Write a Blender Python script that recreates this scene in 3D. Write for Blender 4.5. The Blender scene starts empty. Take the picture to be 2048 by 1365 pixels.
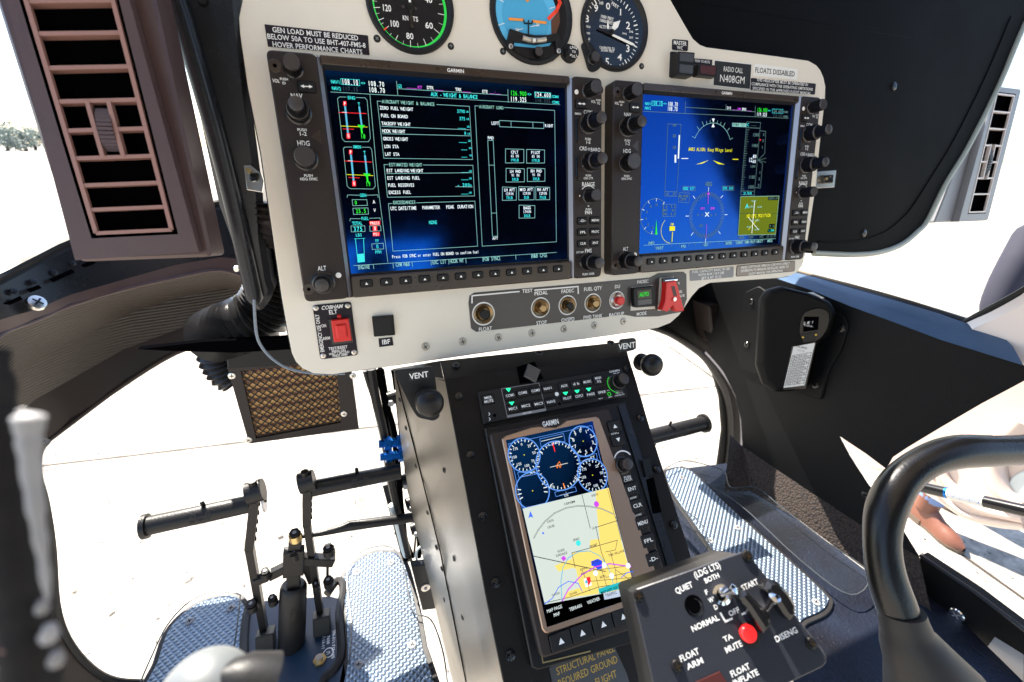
import bpy, bmesh, math, random
from mathutils import Vector as V3, Matrix
random.seed(7)
SC = bpy.context.scene
COL = SC.collection
# ------------------------------------------------------------------ camera, world, sun, exposure
CX = V3((0.93444615, -0.35560223, 0.01890649))
CY = V3((-0.12409062, -0.37492902, -0.91871092))     # image down
CZ = V3((0.33378424, 0.85613976, -0.39447788))       # view direction
FPX = 879.0
cd = bpy.data.cameras.new('camera'); cam = bpy.data.objects.new('camera', cd); COL.objects.link(cam)
cam.matrix_world = Matrix(((CX[0], -CY[0], -CZ[0], 0), (CX[1], -CY[1], -CZ[1], 0), (CX[2], -CY[2], -CZ[2], 0), (0, 0, 0, 1)))
cd.sensor_width = 36; cd.lens = FPX / 2048 * 36; cd.clip_start = 0.01; cd.clip_end = 2000
cd.dof.use_dof = True; cd.dof.focus_distance = 0.43; cd.dof.aperture_fstop = 8
SC.camera = cam
SUN_EL, SUN_DIR = math.radians(50), V3((-0.25, 0.968, 0)).normalized()
sun_dir = V3((SUN_DIR.x * math.cos(SUN_EL), SUN_DIR.y * math.cos(SUN_EL), math.sin(SUN_EL)))
w = bpy.data.worlds.new('World'); SC.world = w; w.use_nodes = True
nt = w.node_tree; sky = nt.nodes.new('ShaderNodeTexSky'); sky.sky_type = 'NISHITA'; sky.sun_disc = False
sky.sun_elevation = SUN_EL; sky.sun_rotation = math.atan2(SUN_DIR.x, SUN_DIR.y)
nt.links.new(sky.outputs[0], nt.nodes['Background'].inputs[0]); nt.nodes['Background'].inputs[1].default_value = 0.07
ld = bpy.data.lights.new('sun', 'SUN'); ld.energy = 3.6; ld.angle = math.radians(0.5); ld.color = (1, 0.93, 0.82)
lo = bpy.data.objects.new('sun', ld); COL.objects.link(lo); lo.rotation_euler = sun_dir.to_track_quat('Z', 'Y').to_euler()
SC.view_settings.view_transform = 'Standard'; SC.view_settings.look = 'None'
SC.view_settings.exposure = 2.6; SC.view_settings.gamma = 1
GROUND = -1.7

# ------------------------------------------------------------------ pixels, rays, planes
def ray(x, y): return CX * ((x - 1024) / FPX) + CY * ((y - 682.5) / FPX) + CZ
def proj(p): z = p.dot(CZ); return (1024 + FPX * p.dot(CX) / z, 682.5 + FPX * p.dot(CY) / z)
def aty(x, y, Y): r = ray(x, y); return r * (Y / r.y)
def atz(x, y, Z): r = ray(x, y); return r * (Z / r.z)
def atx(x, y, X): r = ray(x, y); return r * (X / r.x)
def atd(x, y, d): return ray(x, y) * d
class PL:
    def __init__(s, O, U, W):
        s.O = V3(O); s.U = V3(U).normalized(); s.V = V3(W).normalized(); s.N = s.U.cross(s.V)
    def P(s, u, v, h=0): return s.O + s.U * u + s.V * v + s.N * h
    def px(s, x, y, h=0):
        r = ray(x, y); t = ((s.O + s.N * h).dot(s.N)) / r.dot(s.N); q = r * t - s.O
        return (q.dot(s.U), q.dot(s.V))
    def scl(s, u, v, h=0):
        a = proj(s.P(u, v, h)); b = proj(s.P(u + 1e-4, v, h)); c = proj(s.P(u, v + 1e-4, h))
        return (math.hypot(b[0] - a[0], b[1] - a[1]) * 1e4, math.hypot(c[0] - a[0], c[1] - a[1]) * 1e4)
PF = PL((-0.03625507, 0.43763673, 0.06891853), (1, 0, 0), (0, 0.17685, 0.98424))   # bezel front of the displays
TB = 0.016                                                                         # bezel thickness
PD = PL((0, 0.343, -0.2053), (1, 0, 0), (0, 0.69623, 0.71782))                      # pedestal face
PW = PL((0.75, 0, 0), (0, -1, 0), (0, 0, 1))                                        # right side wall
PP = PL((0, 0.48, 0), (1, 0, 0), (0, 0, 1))                                         # plane of the pedals
FLZ = -0.62
PFL = PL((0, 0, FLZ), (1, 0, 0), (0, 1, 0))                                         # cabin floor

# ------------------------------------------------------------------ materials
MATS = {}
def M(name, col=(0.5,) * 3, rough=0.5, metal=0.0, emis=None, es=1.0, bump=0, bscale=400, var=0, vscale=8, spec=0.5, coat=0, tint=None, alpha=1, trans=0, ior=None):
    if name in MATS: return MATS[name]
    m = bpy.data.materials.new(name); m.use_nodes = True; n = m.node_tree; b = n.nodes['Principled BSDF']
    b.inputs['Base Color'].default_value = (*col, 1); b.inputs['Roughness'].default_value = rough; b.inputs['Metallic'].default_value = metal
    b.inputs['Specular IOR Level'].default_value = spec; b.inputs['Coat Weight'].default_value = coat; b.inputs['Coat Roughness'].default_value = 0.12
    if tint: b.inputs['Specular Tint'].default_value = (*tint, 1)
    if ior: b.inputs['IOR'].default_value = ior
    b.inputs['Alpha'].default_value = alpha; b.inputs['Transmission Weight'].default_value = trans
    if emis: b.inputs['Emission Color'].default_value = (*emis, 1); b.inputs['Emission Strength'].default_value = es
    tc = n.nodes.new('ShaderNodeTexCoord')
    if var:
        t = n.nodes.new('ShaderNodeTexNoise'); t.inputs['Scale'].default_value = vscale; t.inputs['Detail'].default_value = 8; t.inputs['Roughness'].default_value = 0.65
        n.links.new(tc.outputs['Object'], t.inputs['Vector'])
        mx = n.nodes.new('ShaderNodeMix'); mx.data_type = 'RGBA'
        mx.inputs['A'].default_value = (*[c * (1 - var) for c in col], 1); mx.inputs['B'].default_value = (*[min(1, c * (1 + var)) for c in col], 1)
        n.links.new(t.outputs['Fac'], mx.inputs['Factor']); n.links.new(mx.outputs['Result'], b.inputs['Base Color'])
        r = n.nodes.new('ShaderNodeMapRange'); r.inputs['To Min'].default_value = max(0.02, rough - 0.12); r.inputs['To Max'].default_value = min(1, rough + 0.12)
        n.links.new(t.outputs['Fac'], r.inputs['Value']); n.links.new(r.outputs['Result'], b.inputs['Roughness'])
    if bump:
        t = n.nodes.new('ShaderNodeTexNoise'); t.inputs['Scale'].default_value = bscale; t.inputs['Detail'].default_value = 3
        n.links.new(tc.outputs['Object'], t.inputs['Vector']); bp = n.nodes.new('ShaderNodeBump'); bp.inputs['Strength'].default_value = bump; bp.inputs['Distance'].default_value = 0.001
        n.links.new(t.outputs['Fac'], bp.inputs['Height']); n.links.new(bp.outputs['Normal'], b.inputs['Normal'])
    MATS[name] = m; return m
M('beige', (0.74, 0.69, 0.60), 0.5, var=0.08, vscale=14, bump=0.08, bscale=900)
M('bezel', (0.024, 0.017, 0.015), 0.42, var=0.25, vscale=40, bump=0.15, bscale=1500, spec=0.3)
M('bezel_bar', (0.040, 0.027, 0.020), 0.3, var=0.35, vscale=25, spec=0.5)
M('bezel_edge', (0.30, 0.30, 0.34), 0.3, metal=0.6)
M('black', (0.012, 0.012, 0.013), 0.45, bump=0.1, bscale=900, spec=0.25)
M('black_gloss', (0.008, 0.008, 0.009), 0.18)
M('deep', (0.0015, 0.0015, 0.002), 0.9, spec=0)
M('rubber', (0.016, 0.015, 0.015), 0.5, var=0.2, vscale=60, spec=0.3)
M('knob', (0.006, 0.0055, 0.006), 0.38, spec=0.3)
M('knob_cap', (0.040, 0.034, 0.033), 0.35)
M('placard', (0.018, 0.014, 0.020), 0.5, spec=0.2)
M('ink', (0.85, 0.85, 0.83), 0.6)
M('ink_dim', (0.35, 0.35, 0.35), 0.6)
M('ink_black', (0.01, 0.01, 0.01), 0.6)
M('white', (0.80, 0.80, 0.78), 0.5)
M('cream_edge', (0.32, 0.33, 0.27), 0.4)
M('silver', (0.62, 0.60, 0.57), 0.28, metal=1)
M('chrome', (0.75, 0.75, 0.76), 0.12, metal=1)
M('pan_screw', (0.50, 0.46, 0.40), 0.4, metal=0.5)
M('gold', (0.62, 0.45, 0.20), 0.3, metal=1)
M('bronze', (0.28, 0.19, 0.10), 0.3, metal=1)
M('bronze_trim', (0.46, 0.31, 0.22), 0.32, metal=0.7)
M('red', (0.62, 0.015, 0.012), 0.35)
M('red_lit', (0.7, 0.01, 0.01), 0.35, emis=(1, 0.02, 0.02), es=0.2)
M('red_dark', (0.06, 0.012, 0.010), 0.4)
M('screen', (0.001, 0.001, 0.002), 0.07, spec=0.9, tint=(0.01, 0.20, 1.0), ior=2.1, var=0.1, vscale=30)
M('dial_glass', (0.004, 0.004, 0.005), 0.12, spec=0.5)
M('dial', (0.012, 0.011, 0.012), 0.5, spec=0.2)
M('shroud', (0.0030, 0.0026, 0.0024), 0.6, var=0.45, vscale=9, bump=0.5, bscale=1400, spec=0.05)
M('wall_black', (0.0024, 0.0026, 0.0032), 0.5, var=0.35, vscale=14, bump=0.7, bscale=900, spec=0.14)
M('console', (0.006, 0.005, 0.005), 0.45, var=0.25, vscale=20, bump=0.2, bscale=1200, spec=0.2)
M('console_side', (0.135, 0.118, 0.092), 0.36, metal=0.4, var=0.25, vscale=7, bump=0.12, bscale=500)
M('vent_frame', (0.070, 0.041, 0.041), 0.4, var=0.15, vscale=30, bump=0.1, bscale=900)
M('vent_slat', (0.28, 0.15, 0.125), 0.4)
M('post', (0.020, 0.022, 0.027), 0.28, metal=0.3, var=0.2, vscale=12, spec=0.35)
M('duct', (0.020, 0.019, 0.019), 0.3, spec=0.4)
M('cable_grey', (0.16, 0.20, 0.25), 0.4)
M('blue_fit', (0.01, 0.16, 0.55), 0.25, metal=0.8)
M('blue_plate', (0.008, 0.028, 0.060), 0.4, var=0.25, vscale=15)
M('pedal', (0.010, 0.0095, 0.010), 0.42, var=0.35, vscale=50, bump=0.3, bscale=500, spec=0.3)
M('white_tube', (0.6, 0.66, 0.66), 0.4)
M('door_paint', (0.62, 0.50, 0.44), 0.3, coat=0.4)
M('frame_paint', (0.70, 0.62, 0.58), 0.35)
M('boot', (0.15, 0.055, 0.032), 0.45, var=0.3, vscale=18, bump=0.3, bscale=60)
M('sole', (0.10, 0.07, 0.05), 0.6)
M('jeans', (0.14, 0.20, 0.36), 0.8, var=0.35, vscale=20, bump=0.3, bscale=90)
M('shirt', (0.012, 0.012, 0.026), 0.8, var=0.3, vscale=10, bump=0.4, bscale=30)
M('skin', (0.55, 0.32, 0.23), 0.5)
M('hair', (0.05, 0.035, 0.025), 0.6)
M('switch_top', (0.022, 0.024, 0.032), 0.4, bump=0.1, bscale=800, spec=0.3)
M('paper', (0.72, 0.72, 0.70), 0.7)
M('compass_glass', (0.006, 0.006, 0.006), 0.15, spec=0.25)
M('trunk', (0.06, 0.045, 0.035), 0.8)
M('hazed_leaf', (0.19, 0.24, 0.22), 0.7)  # paler than real foliage; distant haze is put into the colour
M('clear_edge', (0.05, 0.055, 0.06), 0.2)
M('clear', (0.05, 0.055, 0.06), 0.12, alpha=0.06, spec=0.6)
M('yellow_ink', (0.55, 0.36, 0.06), 0.4, metal=0.4)
def EM(name, col, s=0.5): return M(name, (0.0, 0.0, 0.0), 0.6, emis=col, es=s * 0.48, spec=0)
EM('e_white', (0.85, 0.95, 0.95), 0.42); EM('e_cyan', (0.05, 0.75, 0.72), 0.42); EM('e_line', (0.35, 0.75, 0.68), 0.30)
EM('e_green', (0.03, 0.8, 0.04), 0.42); EM('e_red', (0.9, 0.02, 0.03), 0.5); EM('e_yel', (0.85, 0.8, 0.02), 0.4)
EM('e_mag', (0.7, 0.08, 0.9), 0.35); EM('e_blue', (0.04, 0.30, 0.55), 0.45); EM('e_dim', (0.30, 0.55, 0.50), 0.16); EM('e_vdim', (0.3, 0.5, 0.6), 0.05)
EM('e_olive', (0.13, 0.17, 0.012), 0.42); EM('e_led', (0.02, 0.9, 0.35), 0.7); EM('e_orange', (1, 0.25, 0.03), 0.42)
EM('e_mapwater', (0.42, 0.47, 0.43), 0.60); EM('e_mapland', (0.62, 0.48, 0.12), 0.60); EM('e_lake', (0.02, 0.06, 0.7), 0.5)
EM('e_ring', (0.12, 0.32, 0.85), 0.42); EM('e_mapline', (0.06, 0.07, 0.08), 0.3); EM('e_route', (0.05, 0.14, 0.75), 0.5); EM('e_black', (0.0, 0.0, 0.0), 0)
EM('e_tab', (0.5, 0.58, 0.72), 0.4); EM('e_teal', (0.02, 0.42, 0.46), 0.45); EM('e_bar', (0.1, 0.45, 0.65), 0.42)
M('dial_green', (0.02, 0.75, 0.08), 0.5); M('dial_sky', (0.10, 0.48, 0.80), 0.4); M('dial_sky_low', (0.06, 0.38, 0.66), 0.4)
M('dial_orange', (0.85, 0.30, 0.04), 0.5); M('dial_redorange', (0.9, 0.06, 0.02), 0.5); M('dial_brown', (0.10, 0.035, 0.015), 0.5)
M('plate_grey', (0.22, 0.22, 0.23), 0.4); M('plate_bronze', (0.24, 0.20, 0.17), 0.35, metal=0.4)

M('stick', (0.004, 0.0035, 0.0035), 0.30, var=0.5, vscale=22, bump=0.15, bscale=500, spec=0.4)
def special_mats():
    # woven carpet
    def base(name, rough):
        m = bpy.data.materials.new(name); m.use_nodes = True; n = m.node_tree; b = n.nodes['Principled BSDF']; b.inputs['Roughness'].default_value = rough
        tc = n.nodes.new('ShaderNodeTexCoord'); MATS[name] = m; return m, n, b, tc
    m, n, b, tc = base('carpet', 0.9)
    t = n.nodes.new('ShaderNodeTexVoronoi'); t.inputs['Scale'].default_value = 260; n.links.new(tc.outputs['Object'], t.inputs['Vector'])
    r = n.nodes.new('ShaderNodeValToRGB'); r.color_ramp.elements[0].color = (0.045, 0.028, 0.02, 1); r.color_ramp.elements[1].color = (0.012, 0.008, 0.007, 1); r.color_ramp.elements[1].position = 0.7
    n.links.new(t.outputs['Distance'], r.inputs[0]); n.links.new(r.outputs[0], b.inputs['Base Color'])
    bp = n.nodes.new('ShaderNodeBump'); bp.inputs['Strength'].default_value = 0.8; bp.inputs['Distance'].default_value = 0.002; n.links.new(t.outputs['Distance'], bp.inputs['Height']); n.links.new(bp.outputs[0], b.inputs['Normal'])
    # plastic covered floor mat
    m, n, b, tc = base('floor_mat', 0.25)
    t = n.nodes.new('ShaderNodeTexNoise'); t.inputs['Scale'].default_value = 260; t.inputs['Detail'].default_value = 4; n.links.new(tc.outputs['Object'], t.inputs['Vector'])
    t2 = n.nodes.new('ShaderNodeTexNoise'); t2.inputs['Scale'].default_value = 9; t2.inputs['Detail'].default_value = 6; n.links.new(tc.outputs['Object'], t2.inputs['Vector'])
    r = n.nodes.new('ShaderNodeValToRGB'); r.color_ramp.elements[0].position = 0.35; r.color_ramp.elements[0].color = (0.006, 0.005, 0.006, 1); r.color_ramp.elements[1].position = 0.68; r.color_ramp.elements[1].color = (0.013, 0.017, 0.030, 1)
    n.links.new(t2.outputs['Fac'], r.inputs[0]); n.links.new(r.outputs[0], b.inputs['Base Color'])
    b.inputs['Roughness'].default_value = 0.36; b.inputs['Specular IOR Level'].default_value = 0.35; b.inputs['Specular Tint'].default_value = (0.6, 0.75, 1, 1)
    bp = n.nodes.new('ShaderNodeBump'); bp.inputs['Strength'].default_value = 0.7; bp.inputs['Distance'].default_value = 0.002; n.links.new(t.outputs['Fac'], bp.inputs['Height']); n.links.new(bp.outputs[0], b.inputs['Normal'])
    # tread plate, its blue base colour standing in for reflected sky
    m, n, b, tc = base('tread', 0.3)
    b.inputs['Metallic'].default_value = 0.8; b.inputs['Roughness'].default_value = 0.42; b.inputs['Base Color'].default_value = (0.17, 0.215, 0.28, 1)
    mp = n.nodes.new('ShaderNodeMapping'); mp.inputs['Rotation'].default_value = (0, 0, 0.9); mp.inputs['Scale'].default_value = (500, 500, 500); n.links.new(tc.outputs['Object'], mp.inputs[0])
    sx = n.nodes.new('ShaderNodeSeparateXYZ'); n.links.new(mp.outputs[0], sx.inputs[0])
    s1 = n.nodes.new('ShaderNodeMath'); s1.operation = 'SINE'; s2 = n.nodes.new('ShaderNodeMath'); s2.operation = 'SINE'
    n.links.new(sx.outputs[0], s1.inputs[0]); n.links.new(sx.outputs[1], s2.inputs[0])
    mm = n.nodes.new('ShaderNodeMath'); mm.operation = 'MULTIPLY'; n.links.new(s1.outputs[0], mm.inputs[0]); n.links.new(s2.outputs[0], mm.inputs[1])
    ab = n.nodes.new('ShaderNodeMath'); ab.operation = 'ABSOLUTE'; n.links.new(mm.outputs[0], ab.inputs[0])
    bp = n.nodes.new('ShaderNodeBump'); bp.inputs['Strength'].default_value = 0.8; bp.inputs['Distance'].default_value = 0.0018; n.links.new(ab.outputs[0], bp.inputs['Height']); n.links.new(bp.outputs[0], b.inputs['Normal'])
    # ribbed nose shell
    m, n, b, tc = base('shell', 0.45)
    b.inputs['Base Color'].default_value = (0.045, 0.036, 0.030, 1)
    wv = n.nodes.new('ShaderNodeTexWave'); wv.bands_direction = 'Z'; wv.inputs['Scale'].default_value = 70; wv.inputs['Distortion'].default_value = 0.3; n.links.new(tc.outputs['Object'], wv.inputs['Vector'])
    bp = n.nodes.new('ShaderNodeBump'); bp.inputs['Strength'].default_value = 0.5; bp.inputs['Distance'].default_value = 0.002; n.links.new(wv.outputs['Fac'], bp.inputs['Height']); n.links.new(bp.outputs[0], b.inputs['Normal'])
    # radiator core
    m, n, b, tc = base('core', 0.35)
    b.inputs['Metallic'].default_value = 0.0
    wv = n.nodes.new('ShaderNodeTexWave'); wv.bands_direction = 'Z'; wv.inputs['Scale'].default_value = 26; wv.inputs['Distortion'].default_value = 0.6; n.links.new(tc.outputs['Object'], wv.inputs['Vector'])
    wf = n.nodes.new('ShaderNodeTexWave'); wf.bands_direction = 'X'; wf.inputs['Scale'].default_value = 160; n.links.new(tc.outputs['Object'], wf.inputs['Vector'])
    r = n.nodes.new('ShaderNodeValToRGB'); r.color_ramp.elements[0].position = 0.25; r.color_ramp.elements[0].color = (0.22, 0.07, 0.022, 1); r.color_ramp.elements[1].position = 0.75; r.color_ramp.elements[1].color = (0.80, 0.42, 0.13, 1)
    mu = n.nodes.new('ShaderNodeMath'); mu.operation = 'MULTIPLY_ADD'; mu.inputs[1].default_value = 0.25; n.links.new(wf.outputs['Fac'], mu.inputs[0]); n.links.new(wv.outputs['Fac'], mu.inputs[2])
    n.links.new(mu.outputs[0], r.inputs[0]); n.links.new(r.outputs[0], b.inputs['Base Color'])
    # concrete apron with joints and specks
    m, n, b, tc = base('concrete', 0.85)
    mp = n.nodes.new('ShaderNodeMapping'); mp.inputs['Rotation'].default_value = (0, 0, 0.12); n.links.new(tc.outputs['Object'], mp.inputs[0])
    ns = n.nodes.new('ShaderNodeTexNoise'); ns.inputs['Scale'].default_value = 1.2; ns.inputs['Detail'].default_value = 6; n.links.new(mp.outputs[0], ns.inputs['Vector'])
    ad = n.nodes.new('ShaderNodeMix'); ad.data_type = 'VECTOR'; ad.inputs['Factor'].default_value = 0.025; n.links.new(mp.outputs[0], ad.inputs['A']); n.links.new(ns.outputs['Color'], ad.inputs['B'])
    sx = n.nodes.new('ShaderNodeSeparateXYZ'); n.links.new(ad.outputs['Result'], sx.inputs[0])
    def line(sock, period, off, wdt):
        a = n.nodes.new('ShaderNodeMath'); a.operation = 'ADD'; a.inputs[1].default_value = off; n.links.new(sock, a.inputs[0])
        p = n.nodes.new('ShaderNodeMath'); p.operation = 'PINGPONG'; p.inputs[1].default_value = period / 2; n.links.new(a.outputs[0], p.inputs[0])
        l = n.nodes.new('ShaderNodeMath'); l.operation = 'LESS_THAN'; l.inputs[1].default_value = wdt; n.links.new(p.outputs[0], l.inputs[0]); return l.outputs[0]
    la = line(sx.outputs['Y'], 6.0, -2.56, 0.010); lb = line(sx.outputs['X'], 6.0, 3.6, 0.010)
    mx = n.nodes.new('ShaderNodeMath'); mx.operation = 'MAXIMUM'; n.links.new(la, mx.inputs[0]); n.links.new(lb, mx.inputs[1])
    sp = n.nodes.new('ShaderNodeTexNoise'); sp.inputs['Scale'].default_value = 26; sp.inputs['Detail'].default_value = 5; sp.inputs['Roughness'].default_value = 0.6; n.links.new(tc.outputs['Object'], sp.inputs['Vector'])
    sr = n.nodes.new('ShaderNodeValToRGB'); sr.color_ramp.elements[0].position = 0.335; sr.color_ramp.elements[0].color = (0.04, 0.03, 0.025, 1); sr.color_ramp.elements[1].position = 0.375; sr.color_ramp.elements[1].color = (0.43, 0.39, 0.335, 1)
    n.links.new(sp.outputs['Fac'], sr.inputs[0])
    gr = n.nodes.new('ShaderNodeTexNoise'); gr.inputs['Scale'].default_value = 4.5; gr.inputs['Detail'].default_value = 12; gr.inputs['Roughness'].default_value = 0.8; n.links.new(tc.outputs['Object'], gr.inputs['Vector'])
    gm = n.nodes.new('ShaderNodeMapRange'); gm.inputs['From Min'].default_value = 0.36; gm.inputs['From Max'].default_value = 0.62; gm.inputs['To Min'].default_value = 0.30; gm.inputs['To Max'].default_value = 1.12; n.links.new(gr.outputs['Fac'], gm.inputs['Value'])
    gx = n.nodes.new('ShaderNodeVectorMath'); gx.operation = 'SCALE'; n.links.new(sr.outputs[0], gx.inputs[0]); n.links.new(gm.outputs[0], gx.inputs['Scale'])
    ml = n.nodes.new('ShaderNodeMix'); ml.data_type = 'RGBA'; ml.inputs['B'].default_value = (0.03, 0.022, 0.015, 1); n.links.new(mx.outputs[0], ml.inputs['Factor']); n.links.new(gx.outputs[0], ml.inputs['A'])
    n.links.new(ml.outputs['Result'], b.inputs['Base Color'])
special_mats()

# ------------------------------------------------------------------ glyphs of the built-in font, made once
GL = {}
def make_glyphs():
    chars = "ABCDEFGHIJKLMNOPQRSTUVWXYZabcdefghiklmnoprstuvwxy0123456789.,-/&:()+_'<>="
    objs = []
    for bold in (0, 1):
        for c in chars:
            for s, k in ((c, 'g'), ('H' + c + 'H', 'a')):
                if k == 'a' and bold: continue
                cu = bpy.data.curves.new('t', 'FONT'); cu.body = s; cu.resolution_u = 2; cu.offset = 0.015 if bold else 0.0
                o = bpy.data.objects.new('t', cu); COL.objects.link(o); objs.append((c, bold, k, o))
    dg = bpy.context.evaluated_depsgraph_get(); hh = None; adv = {}
    for c, bold, k, o in objs:
        me = o.evaluated_get(dg).to_mesh()
        if k == 'g':
            vs = [(v.co.x, v.co.y) for v in me.vertices]; GL[(c, bold)] = (vs, [tuple(p.vertices) for p in me.polygons])
        else: adv[c] = max(v.co.x for v in me.vertices)
        o.evaluated_get(dg).to_mesh_clear()
    hw = adv['H'] / 3 if 'H' in adv else 0.7
    base = adv['H']; xs = [v[0] for v in GL[('H', 0)][0]]; hright = max(xs); hadv = (base - hright) / 2
    for c in chars: GL[('adv', c)] = adv[c] - hright - hadv
    GL['cap'] = max(v[1] for v in GL[('H', 0)][0])
    for c, bold, k, o in objs:
        cu = o.data; bpy.data.objects.remove(o); bpy.data.curves.remove(cu)
make_glyphs()

# ------------------------------------------------------------------ mesh builder
EPS = [0]
def eps(): EPS[0] += 1; return 0.00010 + EPS[0] * 2e-6
def offset(poly, d):
    n = len(poly); A = sum(poly[i][0] * poly[(i + 1) % n][1] - poly[(i + 1) % n][0] * poly[i][1] for i in range(n)); sg = 1 if A > 0 else -1
    out = []
    for i in range(n):
        p0, p1, p2 = poly[i - 1], poly[i], poly[(i + 1) % n]
        a = (p1[0] - p0[0], p1[1] - p0[1]); b = (p2[0] - p1[0], p2[1] - p1[1])
        la = math.hypot(*a) or 1e-9; lb = math.hypot(*b) or 1e-9
        na = (-a[1] / la, a[0] / la); nb = (-b[1] / lb, b[0] / lb)
        m = (na[0] + nb[0], na[1] + nb[1]); q = max(0.35, 1 + na[0] * nb[0] + na[1] * nb[1])
        out.append((p1[0] + sg * d * m[0] / q, p1[1] + sg * d * m[1] / q))
    return out
def rnd(poly, r, seg=4):
    out = []; n = len(poly)
    for i in range(n):
        p0, p1, p2 = poly[i - 1], poly[i], poly[(i + 1) % n]
        a = V3((p0[0] - p1[0], p0[1] - p1[1])); b = V3((p2[0] - p1[0], p2[1] - p1[1])); rr = min(r, a.length * 0.45, b.length * 0.45)
        s = V3(p1) + a.normalized() * rr; e = V3(p1) + b.normalized() * rr
        for k in range(seg + 1):
            t = k / seg; q = s * (1 - t) ** 2 + V3(p1) * 2 * t * (1 - t) + e * t * t; out.append((q.x, q.y))
    return out
def smooth(pts, seg=5, closed=False):
    out = []; n = len(pts); P = [V3(p) for p in pts]
    rng = range(n if closed else n - 1)
    for i in rng:
        a = P[(i - 1) % n] if closed or i > 0 else P[i]; b = P[i]; c = P[(i + 1) % n]; d = P[(i + 2) % n] if closed or i + 2 < n else c
        for k in range(seg):
            t = k / seg; out.append(0.5 * ((2 * b) + (c - a) * t + (2 * a - 5 * b + 4 * c - d) * t * t + (3 * b - a - 3 * c + d) * t ** 3))
    if not closed: out.append(P[-1])
    return out
class MB:
    def __init__(s): s.v = []; s.f = []; s.m = []; s.mi = []; EPS[0] = 0
    def mat(s, n):
        if n not in s.m: s.m.append(n)
        return s.m.index(n)
    def face(s, ids, mat): s.f.append(tuple(ids)); s.mi.append(s.mat(mat))
    def add(s, pts): k = len(s.v); s.v += [V3(p) for p in pts]; return list(range(k, k + len(pts)))
    def prism(s, P, poly, h0, h1, mat, ch=0, top=None, bottom=True):
        A = sum(poly[i][0] * poly[(i + 1) % len(poly)][1] - poly[(i + 1) % len(poly)][0] * poly[i][1] for i in range(len(poly)))
        if A < 0: poly = poly[::-1]
        rings = [(poly, h0), (poly, h1 - ch)] + ([(offset(poly, ch), h1)] if ch else [])
        R = [s.add([P.P(u, v, h) for u, v in pl]) for pl, h in rings]; n = len(poly)
        for a, b in zip(R, R[1:]):
            for i in range(n): s.face((a[i], a[(i + 1) % n], b[(i + 1) % n], b[i]), mat)
        s.face(R[-1], top or mat)
        if bottom: s.face(R[0][::-1], mat)
    def flat(s, P, poly, mat, h):
        A = sum(poly[i][0] * poly[(i + 1) % len(poly)][1] - poly[(i + 1) % len(poly)][0] * poly[i][1] for i in range(len(poly)))
        if A < 0: poly = poly[::-1]
        s.face(s.add([P.P(u, v, h + eps()) for u, v in poly]) if False else s.add([P.P(u, v, h) for u, v in poly]), mat)
    def pxflat(s, P, pts, mat, h, e=None): s.flat(P, [P.px(x, y, h) for x, y in pts], mat, h + (eps() if e is None else e))
    def lathe(s, P, c, prof, mat, seg=20, mats=None):
        R = [s.add([P.P(c[0] + r * math.cos(2 * math.pi * k / seg), c[1] + r * math.sin(2 * math.pi * k / seg), h) for k in range(seg)]) for r, h in prof]
        for j, (a, b) in enumerate(zip(R, R[1:])):
            for k in range(seg): s.face((a[k], a[(k + 1) % seg], b[(k + 1) % seg], b[k]), mats[j] if mats else mat)
        s.face(R[-1], mats[-1] if mats else mat)
    def disc(s, P, c, r, mat, h, seg=32, r0=0, a0=0, a1=2 * math.pi):
        n = seg
        if r0 == 0 and a1 - a0 > 6.28: s.flat(P, [(c[0] + r * math.cos(2 * math.pi * k / n), c[1] + r * math.sin(2 * math.pi * k / n)) for k in range(n)], mat, h); return
        o = s.add([P.P(c[0] + r * math.cos(a0 + (a1 - a0) * k / n), c[1] + r * math.sin(a0 + (a1 - a0) * k / n), h) for k in range(n + 1)])
        i = s.add([P.P(c[0] + r0 * math.cos(a0 + (a1 - a0) * k / n), c[1] + r0 * math.sin(a0 + (a1 - a0) * k / n), h) for k in range(n + 1)])
        for k in range(n): s.face((i[k], o[k], o[k + 1], i[k + 1]), mat)
    def line(s, P, pts, wpx, mat, h, closed=False, e=None):
        q = [V3(P.px(x, y, h)) for x, y in pts]; sc = sum(P.scl(q[0].x, q[0].y, h)) / 2; s.uline(P, q, wpx / sc, mat, h, closed, e)
    def uline(s, P, q, w, mat, h, closed=False, e=None):
        hh = h + (eps() if e is None else e); n = len(q)
        for i in range(n if closed else n - 1):
            a, b = V3(q[i]), V3(q[(i + 1) % n]); d = b - a
            if d.length < 1e-7: continue
            d.normalize(); k = V3((-d.y, d.x)) * w / 2; a2 = a - d * w / 2 * 0.9; b2 = b + d * w / 2 * 0.9
            s.face(s.add([P.P(p.x, p.y, hh) for p in (a2 - k, b2 - k, b2 + k, a2 + k)]), mat)
    def box(s, P, x0, y0, x1, y1, wpx, mat, h): s.line(P, [(x0, y0), (x1, y0), (x1, y1), (x0, y1)], wpx, mat, h, True)
    def utext(s, P, txt, u, v, hgt, mat, h, rot=0, bold=0, mono=0, width=None, align='c', ital=0):
        cap = GL['cap']; adv = []; x = 0; pos = []
        for c in txt:
            if c == ' ': a = 0.62 if mono else 0.32
            else: a = 0.62 if mono else GL.get(('adv', c), 0.6)
            pos.append(x + ((0.62 - GL.get(('adv', c), 0.6)) / 2 if mono and c != ' ' else 0)); x += a
        sc = hgt / cap; sx = sc if not width else width / max(x, 1e-6); x0 = {'c': -x / 2, 'l': 0, 'r': -x}[align]; e = eps(); ca, sa = math.cos(rot), math.sin(rot)
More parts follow.
